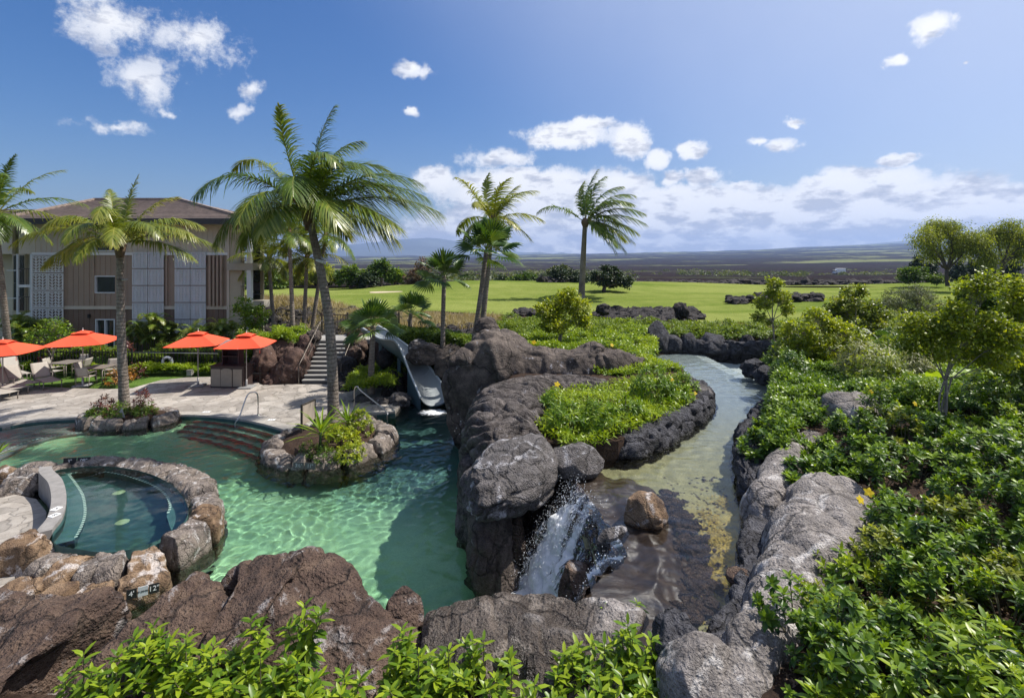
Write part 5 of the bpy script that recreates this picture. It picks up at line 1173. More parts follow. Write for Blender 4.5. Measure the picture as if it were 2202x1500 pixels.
bbox('band', XL - .05, XR + .05, BY - .07, BY - .031, Z1 - .10, Z1 + .10, 'wall_cream'); bbox('band', XL - .05, XR + .05, BY - .07, BY - .031, Z2 - .07, Z2 + .09, 'trim_white')
bbox('corner_board', XR - .02, XR + .14, BY - .05, BY + .2, Z0, Z3, 'wall_cream'); bbox('fascia', XL - 1.6, XR + 1.9, BY - 1.05, BY - .95, Z3 - .02, Z3 + .30, 'eave')
bbox('fascia', XR + 1.8, XR + 1.9, BY - .95, BY + 9.5, Z3 - .02, Z3 + .30, 'eave'); bbox('soffit', XL - 1.5, XR + 1.79, BY - .949, BY + 9.0, Z3 - .015, Z3 + .06, 'soffit')
# bump outs of the facade seen as vertical shadow lines
for px in (203, 252, 360, 378, 452): bbox('pilaster', bx(px) - .05, bx(px) + .05, BY - .10, BY - .032, Z1 + .12, Z2 - .09, 'wall_tan')
for i, px in enumerate((456, 464, 472, 480)): bbox('fin', bx(px) - .05, bx(px) + .06, BY - .26, BY - .032, Z1 + .12, Z2 - .09, 'wall_tan')
# end wing with balconies on the right, open to the front
EX0, EX1 = XR + .14, bx(545)
bbox('end_wall', EX0, EX0 + .75, BY + .02, BY + .3, Z0, Z2, 'wall_end'); bbox('end_wall', EX0, EX0 + .75, BY + .02, BY + .3, Z2, Z3, 'wall_end')
bbox('rear_wall', EX0 + .1, EX1 - .35, BY + 1.9, BY + 2.0, Z0, Z3, 'wall_end')
for z_ in (bz(650), bz(566)):
    sl_ = bbox('balcony', EX0 + .75 - .75 * (z_ > 4), EX1 + .1, BY - .28, BY + 1.9, z_ - .42, z_ + .02, 'soffit')
    y_ = BY - .20
    bbox('rail', EX0 + .78, EX1 - .2, y_ - .02, y_ + .02, z_ + .98, z_ + 1.02, 'bronze', sl_); bbox('rail', EX0 + .78, EX1 - .2, y_ - .02, y_ + .02, z_ + .10, z_ + .13, 'bronze', sl_)
    x = EX0 + .82
    while x < EX1 - .25: bbox('baluster', x - .010, x + .010, y_ - .01, y_ + .01, z_ + .13, z_ + .98, 'bronze', sl_); x += .12
    bbox('balcony_door', EX0 + .9, EX1 - 1.0, BY + 1.85, BY + 1.9, z_ + .05, z_ + 2.0, 'glass_dark')
    ch = G()
    for q in ((0, .45), (0, .9)): ch.box(np.array([EX0 + 1.25, BY + .7, z_ + q[1] - (.0 if q[1] < .5 else -.05)]) - BO, (.5, .5 if q[1] < .5 else .05, .05 if q[1] < .5 else .5))
    ch.build('balcony_chair', 'iron', bld)
bbox('column', EX1 - .28, EX1 - .02, BY - .26, BY, bz(560) - .2, Z3, 'trim_white'); bbox('column', EX1 - .28, EX1 + .02, BY - .26, BY, Z0, bz(650) - .42, 'trim_white'); bbox('column', EX1 - .28, EX1 - .02, BY - .26, BY, bz(650) + .03, bz(566) - .42, 'trim_white')
# left wing with narrow balconies, set back
bbox('wall', bx(-160), bx(40), BY + 1.6, BY + 1.8, Z0, Z3, 'wall_cream'); bbox('wall', bx(12), bx(40), BY + .4, BY + .6, Z0, Z2, 'wall_end')
bbox('wall', bx(40), bx(72), BY + 1.4, BY + 1.5, Z0, Z3, 'wall_brown'); bbox('wall', bx(40), bx(72) , BY + .0, BY + .18, Z2, Z3, 'wall_cream')
bbox('wall', bx(-400), bx(12), BY + .4, BY + .6, Z2, Z3, 'wall_cream')
for z_ in (bz(672), bz(612)):
    bbox('balcony', bx(41), bx(67), BY - .05, BY + 1.4, z_ - .16, z_, 'trim_white'); bbox('rail', bx(41), bx(67), BY - .02, BY + .02, z_ + .95, z_ + 1.0, 'bronze')
    x = bx(41) + .05
    while x < bx(67): bbox('baluster', x - .01, x + .01, BY - .01, BY + .01, z_, z_ + .95, 'bronze'); x += .13
    bbox('window', bx(16), bx(38), BY + .36, BY + .395, z_ + .1, z_ + 1.8, 'glass_dark'); bbox('rail', bx(10), bx(40), BY + .1, BY + .14, z_ + .85, z_ + .9, 'panel_white')
bbox('frame', bx(38), bx(41), BY - .08, BY + .02, bz(700), Z2, 'panel_white'); bbox('frame', bx(67), bx(72), BY - .08, BY, bz(700), Z2, 'panel_white')
# white lattice screen and the ten-pane wall screens
def screen(x0, x1, z0, z1, nc, nr_, open_, name='screen_panel', back='panel_white'):
    w_, h_ = (x1 - x0) / nc, (z1 - z0) / nr_
    for i in range(nc):
        for j in range(nr_):
            g = G(); a0, a1, b0, b1 = x0 + i * w_ + .03, x0 + (i + 1) * w_ - .03, z0 + j * h_ + .03, z0 + (j + 1) * h_ - .03
            y_ = BY - .16; f_ = .055
            for c, d in [(((a0 + a1) / 2, y_, b0 + f_ / 2), (a1 - a0, .06, f_)), (((a0 + a1) / 2, y_, b1 - f_ / 2), (a1 - a0, .06, f_)), ((a0 + f_ / 2, y_, (b0 + b1) / 2), (f_, .06, b1 - b0 - 2 * f_)), ((a1 - f_ / 2, y_, (b0 + b1) / 2), (f_, .06, b1 - b0 - 2 * f_))]: g.box(np.array(c) - BO, d)
            a0 += f_; a1 -= f_; b0 += f_; b1 -= f_; ns = 4; sw = (a1 - a0) / ns
            for q in range(1, ns): g.box(np.array([a0 + q * sw, y_ - .003, (b0 + b1) / 2]) - BO, (.032 if open_ else .022, .05 if open_ else .045, b1 - b0))
            m_ = 5
            for q in range(ns):
                for r in range(m_):
                    zc = b0 + (r + .5) * (b1 - b0) / m_; sg = 1 if q % 2 else -1
                    g.bar(np.array([a0 + q * sw + .01, y_ + .003, zc - sg * .06]) - BO, np.array([a0 + (q + 1) * sw - .01, y_ + .003, zc + sg * .06]) - BO, .036 if open_ else .030, .06 if open_ else .045, up=(0, 1, 0))
            if not open_: g.box(np.array([(a0 + a1) / 2, y_ + .032, (b0 + b1) / 2]) - BO, (a1 - a0, .010, b1 - b0))
            g.build(name, 'trim_white' if open_ else back, bld)
screen(bx(73), bx(142), bz(699), bz(549), 2, 4, True, 'lattice_panel'); bbox('screen_back', bx(75), bx(140), BY + .3, BY + .32, bz(697), bz(551), 'wall_brown')
screen(bx(288), bx(357), bz(722), bz(541), 2, 5, False); screen(bx(379), bx(447), bz(722), bz(541), 2, 5, False)
# hip roof laid in courses of tiles
def roof(ex0, ex1, ey0, ey1, rx0, rx1, ry, ze, zr, nc):
    def pt(a, b, t): return np.array(a) * (1 - t) + np.array(b) * t
    faces = [((ex0, ey0), (ex1, ey0), (rx0, ry), (rx1, ry)), ((ex1, ey0), (ex1, ey1), (rx1, ry), (rx1, ry)), ((ex0, ey1), (ex0, ey0), (rx0, ry), (rx0, ry)), ((ex1, ey1), (ex0, ey1), (rx1, ry), (rx0, ry))]
    for a, b, c, d in faces:
        for k in range(nc):
            t0, t1 = k / nc, (k + 1) / nc; z0_, z1_ = ze + (zr - ze) * t0, ze + (zr - ze) * t1; L0, R0, L1, R1 = pt(a, c, t0), pt(b, d, t0), pt(a, c, t1), pt(b, d, t1)
            V = np.array([[*L0, z0_ + .075], [*R0, z0_ + .075], [*R1, z1_ + .015], [*L1, z1_ + .015], [*L0, z0_ - .01], [*R0, z0_ - .01]]) - BO
            mobj('tile_course', V, [[0, 1, 2, 3], [4, 5, 1, 0]], 'roof_tile', bld, False)
    g = G()
    for a, b in (((ex0, ey0, ze), (rx0, ry, zr)), ((ex1, ey0, ze), (rx1, ry, zr)), ((rx0, ry, zr), (rx1, ry, zr))): g.bar(np.array(a) + [0, 0, .1] - BO, np.array(b) + [0, 0, .1] - BO, .22, .14)
    g.build('ridge_cap', 'roof_tile', bld)
roof(bx(10, 29), bx(525, 29), 29.0, 40.5, -29.4, -23.4, 34.4, Z3 + .30, Z3 + 2.05, 16)
roof(-30.9 - 11, bx(10, 29) + .9, 30.4, 40.0, -38, -33.5, 34.9, Z3 + .20, Z3 + 1.3, 10)
bbox('wall_lamp', bx(192), bx(196), BY - .14, BY - .04, bz(683), bz(675), 'iron')

# ================================================================== iron fence by the lawn, life ring
fy = 25.55; FX0, FX1 = -28.6, -13.4
fen = empty('iron_fence', (FX0, fy, 0), 'long black iron picket fence between the lawn and the hotel hedge', 'fence')
for i in range(90):
    x = (FX1 - FX0) * i / 89; g = G(); g.box((x, 0, .56), (.028, .028, 1.12)); g.build('picket', 'iron', fen)
for z in (.16, 1.02): g = G(); g.box(((FX1 - FX0) / 2, -.001, z), (FX1 - FX0, .036, .04)); g.build('rail', 'iron', fen)
for i in range(8): g = G(); g.box(((FX1 - FX0) * i / 7, .03, .6), (.06, .06, 1.25)); g.build('post', 'iron', fen)
x_, y_, z_ = D(360, 778, 25.3); ring = empty('life_ring', (x_, y_, z_), 'pale life ring hanging on the iron fence', 'life ring')
g = G(); a = np.linspace(0, 2 * pi, 40); V = np.stack([[((.24 + .065 * cos(b)) * cos(t), .055 * sin(b), (.24 + .065 * cos(b)) * sin(t)) for b in np.linspace(0, 2 * pi, 13)] for t in a]); g.grid(V); g.build('ring', 'white_paint', ring, True)
for q in range(4): g = G(); t = q * pi / 2 + .7; g.box((.24 * cos(t), 0, .24 * sin(t)), (.14, .14, .07), np.array(Matrix.Rotation(-t, 3, 'Y'))); g.build('band', 'pole_grey', ring)
# long pole held on hooks over the fence
g = G(); g.tube([D(255, 757, 25.4), D(468, 760, 25.4)], .018, 8); tag(g.build('rescue_pole', 'steel', None, True), 'long pale rescue pole lying along the fence top', 'pole')
x_, y_, z_ = W(409, 807, 0); t = empty('utility_box', (x_, y_, 0), 'small grey utility box on the lawn edge', 'utility box'); bevel(mobj('box', G().box((0, 0, .13), (.26, .2, .26)).arrays()[0], G().box((0, 0, .13), (.26, .2, .26)).arrays()[1], 'concrete', t, False)); bevel(G().box((0, 0, .275), (.29, .23, .03)).build('lid', 'concrete_dark', t))

# fence at the head of the stairs
LZ = 1.68
fen2 = empty('iron_fence', (-10.6, 27.2, LZ - .1), 'bronze picket fence closing the landing at the head of the stairs', 'fence'); L_ = 4.3
for i in range(30): G().box((L_ * i / 29, 0, .6), (.026, .026, 1.15)).build('picket', 'bronze', fen2)
for z in (.08, 1.2): G().box((L_ / 2, -.001, z), (L_, .04, .045)).build('rail', 'bronze', fen2)
for i in range(4): G().box((L_ * i / 3, .03, .65), (.08, .08, 1.35)).build('post', 'bronze', fen2)
# stairs
st = empty('stairs', (-8.95, 23.05, 0), 'grey concrete stairs climbing to the slide landing between rocks', 'stairs'); NS = 10
for i in range(NS):
    z0_, z1_ = LZ * i / NS, LZ * (i + 1) / NS; y0_ = i * .245
    bevel(G().box((0, y0_ + .135, z1_ - .03), (1.95, .30, .06)).build('tread', 'concrete', st), .008); G().box((0, y0_ + .16, z0_ + .05), (1.93, .24, z1_ - z0_ - .062 + .1)).build('riser', 'concrete_dark', st)
G().box((.2, 2.45 + .85, LZ - .12), (3.4, 1.75, .24)).build('landing', 'concrete', st)
def stair_rail(x, label, post=4):
    r = empty('stair_rail', (x, 23.0, 0), label, 'handrail'); p0 = np.array([0, -.15, .95]); p1 = np.array([0, 2.35, LZ + .95])
    P = np.array([[0, -.22, 0.02], [0, -.22, .80], [0, -.15, .95], *[p0 + (p1 - p0) * t for t in np.linspace(.1, .95, 6)], p1, p1 + [0, .3, .02], p1 + [0, .42, -.1]]); G().tube(P, .024, 8).build('handrail', 'bronze', r, True)
    G().tube([p0 - [0, -.1, .42], p1 - [0, 0, .5]], .014, 6).build('mid_rail', 'bronze', r, True)
    for t in np.linspace(.22, 1, post): q = p0 + (p1 - p0) * t; G().tube([[0, q[1], q[2] - .95], q], .018, 8).build('post', 'bronze', r, True)
stair_rail(-9.95, 'bronze handrail on the left side of the stairs'); stair_rail(-7.98, 'bronze handrail on the right side of the stairs')

# pool handrails
def pool_rail(pts, label):
    b = np.array(pts[0]); r = empty('pool_handrail', tuple(b), label, 'handrail'); G().tube(catmull([np.array(p) - b for p in pts], 7), .024, 10).build('rail', 'steel', r, True)
    G().lathe([(.024, .03), (.06, .01), (.065, 0)], (0, 0, .012), 14).build('flange', 'steel', r, True)
a, b = W(555, 893, 0), W(506, 925, -.3)
pool_rail([(a[0], a[1], 0), (a[0], a[1], .55), (a[0] - .03, a[1] - .02, .82), (a[0] - .14, a[1] - .12, .90), (a[0] - .28, a[1] - .25, .80), (b[0] + .1, b[1] + .1, .18), (b[0], b[1], -.05), (b[0], b[1], -.4)], 'left steel pool handrail bending down to the curved steps')
a, b = W(762, 879, 0), (-4.65, 18.2)
pool_rail([(a[0], a[1], 0), (a[0], a[1], .55), (a[0] + .03, a[1] - .02, .82), (a[0] + .16, a[1] - .1, .90), (a[0] + .34, a[1] - .25, .78), (b[0] - .1, b[1] + .1, .18), (b[0], b[1], -.02), (b[0], b[1], -.4)], 'right steel pool handrail beside the rocks left of the slide')

# back of the rule sign on the larger planter
x_, y_, z_ = W(652, 935, .15); sg = empty('sign_board', (x_ + .08, y_ + .2, .1), 'tan rule board seen from its side on the larger planter', 'sign', None, radians(76))
bevel(G().box((0, 0, .72), (.62, .05, .62)).build('board', 'sign_tan', sg), .01); bevel(G().box((0, 0, 1.05), (.68, .07, .05)).build('frame', 'bronze', sg), .01)
for s_ in (-1, 1): G().box((s_ * .33, 0, .5), (.04, .06, 1.1)).build('post', 'bronze', sg)

# ================================================================== slide
ctr = PY([(792, 716, 23.6), (812, 728, 23.1), (838, 748, 22.5), (868, 772, 21.9), (893, 800, 21.3), (912, 828, 20.7), (926, 852, 20.1), (936, 872, 19.5)])
ctr = resample(catmull(ctr, 10), 60); T = np.gradient(ctr, axis=0); T[:, 2] = 0; T = unit(T); Nn = np.stack([T[:, 1], -T[:, 0], 0 * T[:, 0]], 1)   # to the right of travel
sl_ = empty('water_slide', tuple(ctr[-1] * [1, 1, 0]), 'grey fibreglass water slide curving down between rocks into the pool', 'water slide'); so2 = ctr[-1] * [1, 1, 0]
u = np.linspace(0, 1, 60); ph = np.linspace(-1, 1, 23); hw = .54 + .12 * u
lw_ = .34 + .30 * np.exp(-((u - .42) / .16) ** 2) * 0 + 0 * u; rw_ = .38 + .55 * np.exp(-((u - .50) / .17) ** 2)
def trough(thick):
    V = np.zeros((60, 23, 3))
    for j, q in enumerate(ph):
        h = np.where(q > 0, lw_, rw_) * abs(q) ** 2.4; V[:, j] = ctr + Nn * (-q * hw * (1 - .10 * abs(q) ** 3))[:, None] * 1.0; V[:, j, 2] = ctr[:, 2] + h - thick
    return V
V = trough(0) - so2; g = G(); g.grid(V); g.build('trough', 'slide_grey', sl_, True)
V2 = trough(.05) - so2; V2[:, 0] += 0; g = G(); g.grid(V2[:, ::-1]); g.build('underside', 'slide_under', sl_, True)
for j in (0, -1): P = (V[:, j] + [0, 0, .0]); g = G(); g.tube(P, .045, 8); g.build('lip', 'slide_edge', sl_, True)
for k in (14, 27, 40): P = V[k]; g = G(); g.tube(P + [0, 0, .004], .010, 5); g.build('seam', 'slide_edge', sl_, True)
for j, sgn in ((0, 1), (-1, -1)):
    P = V[40:, j]; q = P.copy(); q[:, 2] = -.25; g = G(); g.grid(np.stack([P, q], 1)); g.build('skirt', 'slide_under', sl_, True)
for k in (10, 24, 36):
    c = V[k, 11]; g = G(); g.box((c[0], c[1], c[2] / 2 - .15), (.14, .14, max(.2, c[2] + .1))); g.build('support', 'slide_under', sl_)

# ================================================================== umbrellas
def make_umbrella(x, y, z, w_, label, rz, base_h=2.30, droop=.52):
    t = empty('umbrella', (x, y, z), label, 'umbrella', 'orange umbrellas on the deck', rz); R = w_ / 2; n_ = 24
    def canopy(r0, r1, z0, z1, k=10, sag=.10):
        rows = []
        for i in range(k + 1):
            s = i / k; r = r0 + (r1 - r0) * s; row = []
            for q in range(4):
                a, b = np.array([cos(q * pi / 2 + pi / 4), sin(q * pi / 2 + pi / 4)]), np.array([cos((q + 1) * pi / 2 + pi / 4), sin((q + 1) * pi / 2 + pi / 4)])
                for m in range(6):
                    f = m / 6; p = (a * (1 - f) + b * f) * r * sqrt(2); mid = 4 * f * (1 - f)
                    row.append((*p, z0 + (z1 - z0) * s - sag * mid * s * (1 - s * .15) + (.05 * mid if s > .99 else 0)))
            rows.append(row)
        return np.array(rows)
    V = canopy(.16, R, base_h + droop - .06, base_h); g = G(); g.grid(V.transpose(1, 0, 2), True); c = g.build('canopy', 'canvas_orange', t); sol = c.modifiers.new('thick', 'SOLIDIFY'); sol.thickness = .006
    V = canopy(.02, .34, base_h + droop + .05, base_h + droop - .08, 4, .02); g = G(); g.grid(V.transpose(1, 0, 2), True); g.build('vent_cap', 'canvas_orange', c)
    g = G(); g.tube([(0, 0, .05), (0, 0, base_h + droop + .12)], .022, 10); g.build('pole', 'pole_grey', t, True)
    g = G(); g.lathe([(.001, .10), (.02, .08), (.026, .03), (.012, 0)], (0, 0, base_h + droop + .06), 10); g.build('finial', 'pole_grey', t, True)
    bevel(G().box((0, 0, .035), (.62, .62, .07)).build('base', 'base_grey', t), .02); G().lathe([(.05, 0), (.045, .3), (.03, .31)], (0, 0, .07), 12).build('sleeve', 'pole_grey', t, True)
    for q in range(8):
        a = q * pi / 4 + pi / 4; rr_ = R * (sqrt(2) if q % 2 == 0 else 1) * .97; G().bar((.03 * cos(a), .03 * sin(a), base_h + droop - .1), (rr_ * cos(a), rr_ * sin(a), base_h + .0 - (.06 if q % 2 else .01)), .018).build('rib', 'pole_grey', t)
    G().bar((R * .93, -R * .93, base_h - .02), (R * .93, -R * .93, base_h - .24), .02, .006).build('strap', 'canvas_orange', t)
    return t
for (px, py, w_, lb, rz, bh) in [(178, 829, 2.62, 'orange umbrella over the dining table left of the near palm', .35, 2.02), (426, 829, 2.42, 'orange umbrella left of the towel hut', .25, 1.98), (530, 833, 2.30, 'orange umbrella between the towel hut and the rocks', .12, 1.96), (6, 845, 2.5, 'orange umbrella with a torn shade cut off by the left edge of the photo', .3, 1.80)]:
    x, y, z = W(px, py, 0); w_ *= .86
    if lb.startswith('orange umbrella with'): lb = 'orange umbrella over the loungers at the far left edge'
    make_umbrella(x, y, 0.0, w_, lb, rz, bh, .50)

# ================================================================== towel hut
x_, y_, _ = W(489, 834, 0); hut = empty('towel_hut', (x_, y_ + .35, 0), 'dark brown towel hut with three tan door panels and a small roof', 'hut', None, radians(-3))
bevel(G().box((0, 0, .48), (1.55, .72, .96)).build('counter', 'hut_brown', hut)); bevel(G().box((0, 0, .985), (1.66, .84, .05)).build('counter_top', 'hut_brown', hut), .01)
for i, wv in enumerate((.44, .52, .42)):
    xx = (-.52, -.02, .50)[i]
    g = G(); pts = [(-wv / 2, .08), (wv / 2, .08), (wv / 2, .80 if i == 1 else .86)] + ([(wv / 2 * cos(q), .80 + .09 * sin(q)) for q in np.linspace(.2, pi - .2, 7)] if i == 1 else []) + [(-wv / 2, .80 if i == 1 else .86)]
    n_ = len(pts); V = [(xx + a, -.375, b) for a, b in pts] + [(xx + a, -.361, b) for a, b in pts]; me = bpy.data.meshes.new('door_panel'); me.from_pydata(V, [], [list(range(n_))] + [[k, k + n_, (k + 1) % n_ + n_, (k + 1) % n_] for k in range(n_)]); me.materials.append(MATS['hut_panel']); link('door_panel', me, hut)
for a, b, c, d in [((0, .28, 1.42), (.78, .06, .86), 'hut_maroon', 'cabinet_back'), ((-.38, .08, 1.42), (.05, .4, .86), 'hut_maroon', 'cabinet_side'), ((.38, .08, 1.42), (.05, .4, .86), 'hut_maroon', 'cabinet_side'), ((0, .06, 1.40), (.72, .38, .03), 'hut_maroon', 'shelf'), ((0, .06, 1.84), (.86, .50, .05), 'hut_brown', 'cabinet_top')]: G().box(a, b).build(d, c, hut)
V = [(-.52, -.28, 1.866), (.52, -.28, 1.866), (.52, .42, 1.866), (-.52, .42, 1.866), (-.26, -.02, 2.12), (.26, -.02, 2.12), (.26, .16, 2.12), (-.26, .16, 2.12)]
mobj('hut_roof', V, [[0, 3, 2, 1], [4, 5, 6, 7], [0, 1, 5, 4], [1, 2, 6, 5], [2, 3, 7, 6], [3, 0, 4, 7]], 'hut_roof', hut, False)
x_, y_, _ = W(546, 826, 0); g = G()
for sx in (-1, 1):
    for sy in (-1, 1): g.tube([(sx * .22, sy * .18, 0), (sx * .2, sy * .15, .8)], .014, 6)
g.box((0, 0, .45), (.42, .34, .03)); g.box((0, .16, .78), (.42, .03, .10)); o = g.build('folding_stand', 'iron', None); o.location = (x_, y_ + .3, 0); tag(o, 'small dark metal stand between the towel hut and the rocks', 'stand')

# ================================================================== loungers, tables, chairs
def make_lounger(label, back=.95):
    t = empty('sun_lounger', (0, 0, 0), label, 'sun lounger', 'loungers on the deck'); 
    for s in (-1, 1):
        G().tube([(s * .31, -.98, .34), (s * .31, .42, .34)], .022, 6).build('side_rail', 'frame_taupe', t, True)
        for y in (-.92, .30): G().tube([(s * .31, y, .34), (s * .31, y + .02, 0)], .02, 6).build('leg', 'frame_taupe', t, True)
        G().tube(catmull([(s * .33, .20, .34), (s * .335, .18, .54), (s * .335, .30, .58), (s * .335, .62, .56)], 4), .018, 6).build('armrest', 'frame_taupe', t, True)
        G().tube([(s * .30, .42, .35), (s * .30, .42 + .78 * cos(back), .35 + .78 * sin(back))], .02, 6).build('back_rail', 'frame_taupe', t, True)
    g = G(); V = np.array([[[x * .29, y, .345 - .02 * (1 - x * x)] for x in np.linspace(-1, 1, 7)] for y in np.linspace(-.96, .42, 12)]); g.grid(V); o = g.build('seat', 'sling', t, True); o.modifiers.new('t', 'SOLIDIFY').thickness = .012
    g = G(); V = np.array([[[x * .29, .42 + q * cos(back) + .02 * (1 - x * x) * sin(back), .35 + q * sin(back) - .02 * (1 - x * x) * cos(back)] for x in np.linspace(-1, 1, 7)] for q in np.linspace(.02, .80, 8)]); g.grid(V); o = g.build('backrest', 'sling', t, True); o.modifiers.new('t', 'SOLIDIFY').thickness = .012
    return t
lsp = [(42, 836, 1.18, 'sun lounger pointing right, second row from the pool'), (98, 830, 1.02, 'sun lounger farthest right, beside the dining tables'), (32, 815, 1.05, 'sun lounger behind the others next to the palm trunk'), (-14, 858, 1.3, 'sun lounger nearest the pool at the left edge'), (14, 846, 1.22, 'sun lounger half hidden under the left umbrella')]
L0 = make_lounger(lsp[0][3])
for i, (px, py, rz, lb) in enumerate(lsp):
    x, y, _ = W(px, py, 0); o = L0 if i == 0 else copy_tree(L0, lb); o.location = (x, y, 0); o.rotation_euler = (0, 0, rz)
def make_chair(label):
    t = empty('sling_chair', (0, 0, 0), label, 'chair', 'sling chairs round the tables')
    for s in (-1, 1):
        G().tube([(s * .27, -.25, 0), (s * .27, -.24, .62)], .015, 6).build('leg', 'frame_taupe', t, True); G().tube([(s * .27, .28, 0), (s * .27, .24, .44)], .015, 6).build('leg', 'frame_taupe', t, True)
        G().tube(catmull([(s * .27, -.26, .62), (s * .28, 0, .64), (s * .27, .30, .62)], 4), .018, 6).build('armrest', 'frame_taupe', t, True); G().tube([(s * .25, .22, .42), (s * .25, .36, .90)], .014, 6).build('back_rail', 'frame_taupe', t, True)
    o = bevel(G().box((0, -.01, .43), (.50, .46, .018)).build('seat', 'sling', t), .006); g = G(); V = np.array([[[x * .245, .23 + .13 * q + .02 * (1 - x * x), .46 + .44 * q] for x in np.linspace(-1, 1, 6)] for q in np.linspace(0, 1, 6)]); g.grid(V); o = g.build('backrest', 'sling', t, True); o.modifiers.new('t', 'SOLIDIFY').thickness = .012
    return t
def make_table(label, loc, rz):
    t = empty('patio_table', loc, label, 'table', 'tables on the deck', rz); bevel(G().box((0, 0, .71), (.98, .98, .035)).build('table_top', 'frame_taupe', t), .01)
    for sx in (-1, 1):
        for sy in (-1, 1): G().tube([(sx * .43, sy * .43, 0), (sx * .42, sy * .42, .69)], .02, 6).build('leg', 'frame_taupe', t, True)
x, y, _ = W(207, 822, 0); T1 = (x, y + .15); make_table('taupe square table under the dining umbrella', (*T1, 0), .12)
x, y, _ = W(130, 812, 0); T2 = (x, y + .35); make_table('taupe square table shaded behind the loungers', (*T2, 0), -.1)
C0 = None
for (tx, ty), nm in ((T1, 'right'), (T2, 'left')):
    for k, (dx, dy, rz, wh) in enumerate([(.72, .02, -pi / 2, 'on the right side of'), (-.74, .1, pi / 2, 'on the left side of'), (.05, -.74, pi, 'in front of'), (-.05, .72, 0, 'behind')]):
        lb = f'sling chair {wh} the {nm} patio table'
        if C0 is None: C0 = make_chair(lb); o = C0
        else: o = copy_tree(C0, lb)
        o.location = (tx + dx, ty + dy, 0); o.rotation_euler = (0, 0, rz + random.uniform(-.25, .25))

# far white truck on the road
x, y = D(1805, 590, 262)[:2]; t = empty('box_truck', (x, y, lavaz(x, y)), 'small white truck far off on the lava plain road', 'truck')
bevel(G().box((.6, 0, 1.9), (4.4, 2.0, 2.4)).build('cargo_box', 'white_paint', t), .05); bevel(G().box((-2.4, 0, 1.3), (1.5, 1.9, 1.7)).build('cab', 'white_paint', t), .1); G().box((-2.6, 0, 1.75), (1.16, 1.93, .6)).build('window', 'glass_dark', t)
for xx in (-2.2, 1.6): G().tube([(xx, -1.0, .4), (xx, 1.0, .4)], .42, 12).build('wheel', 'black_paint', t)
# ================================================================== plants
def hit(px, py, y0=3.0, y1=75):
    Y = np.linspace(y0, y1, 1500); X = (px - 1101) / FPX * Y; z = EYE - (py - 560) / FPX * Y; h = hground(X, Y); k = np.argmax(h >= z)
    return (X[k], Y[k], float(h[k]))
WD = (.32, .05, 0)                      # trade wind, from the left
def crown_at(px, py, Y): return D(px, py, Y)
# --- the tallest palm: fronds set one by one
bA = W(718, 905, .25); bA = (bA[0], bA[1], .15); Ya = bA[1]; cA = D(664, 462, Ya); 
A_ = lambda d: radians(d)
specA = [ (A_(100), 1.45, 4.0, .35), (A_(200), 1.25, 3.6, .75), (A_(40), 1.15, 3.7, 1.35), (A_(320), 1.05, 3.6, 1.5),
  (A_(175), .95, 3.6, 1.15), (A_(215), .72, 3.9, 1.45), (A_(150), .55, 3.9, 1.7), (A_(190), .38, 3.6, 1.9), (A_(240), .6, 3.3, 2.0),
  (A_(0), .80, 4.2, 1.25), (A_(345), .55, 4.5, 1.15), (A_(15), .42, 4.6, 1.05), (A_(330), .25, 4.0, 1.2), (A_(30), .9, 3.8, 1.7), (A_(300), .5, 3.4, 1.9), (A_(60), .55, 3.6, 1.7),
  (A_(270), .9, 3.2, 1.9), (A_(120), .7, 3.4, 1.9), (A_(290), 1.2, 3.4, 1.5), (A_(255), .25, 2.9, 1.6), (A_(90), .3, 3.0, 1.5), (A_(168), .12, 3.2, 1.2), (A_(350), .05, 3.4, 1.2), (A_(70), 1.3, 3.6, .9)]
palm(bA, cA, 'tallest coconut palm leaning left from the larger rock planter', .185, .12, L=4.0, wind=(.36, 0, 0), seed=2, specs=specA, bend=(.26, 0, 0), ll=1.3, nl=92, lw=.042)
# spotlight strapped to its trunk
q = D(687, 560, Ya - .1); t = empty('spotlight', q, 'white spotlight pair strapped to the trunk of the tallest palm', 'spotlight'); G().tube([(-.10, 0, .02), (.16, -.06, -.06)], .055, 10).build('lamp_housing', 'trim_white', t, True); G().tube([(-.12, 0, .0), (-.02, 0, .0)], .03, 8).build('bracket', 'bronze', t, True); G().tube([(.02, .08, .10), (.2, .04, 0)], .045, 10).build('lamp_housing', 'trim_white', t, True)
bB = (-14.35, 18.1, .2); cB = D(258, 528, 18.1)
specB = [(A_(95), 1.4, 2.7, .4), (A_(150), 1.2, 2.6, .9), (A_(50), 1.15, 2.7, .9), (A_(180), .75, 3.2, 1.35), (A_(205), .5, 3.2, 1.3), (A_(165), .35, 3.2, 1.5), (A_(0), .72, 3.3, 1.25), (A_(345), .5, 3.5, 1.1), (A_(20), .4, 3.4, 1.2),
  (A_(330), .75, 2.9, 1.6), (A_(300), .7, 2.5, 1.9), (A_(260), .8, 2.5, 1.9), (A_(230), .9, 2.6, 1.6), (A_(270), .3, 2.2, 1.8), (A_(120), .7, 2.8, 1.5), (A_(80), .8, 2.8, 1.5), (A_(355), .15, 3.0, 1.0), (A_(190), .1, 2.7, 1.2), (A_(280), 1.15, 2.6, 1.7)]
palm(bB, cB, 'coconut palm rising from the small rock planter before the hotel', .16, .105, L=3.0, seed=5, specs=specB, bend=(-.05, 0, 0), ll=.72, wind=(.16, 0, 0), mat='frond_yellow', nl=72, lw=.042)
q = D(262, 602, 18.0); t = empty('spotlight', q, 'small lamp strapped to the trunk of the left palm', 'spotlight'); G().tube([(0, 0, 0), (.22, -.04, .03)], .04, 8).build('lamp_housing', 'concrete', t, True); G().tube([(-.12, -.05, 0), (.02, -.05, 0)], .02, 8).build('bracket', 'bronze', t, True)
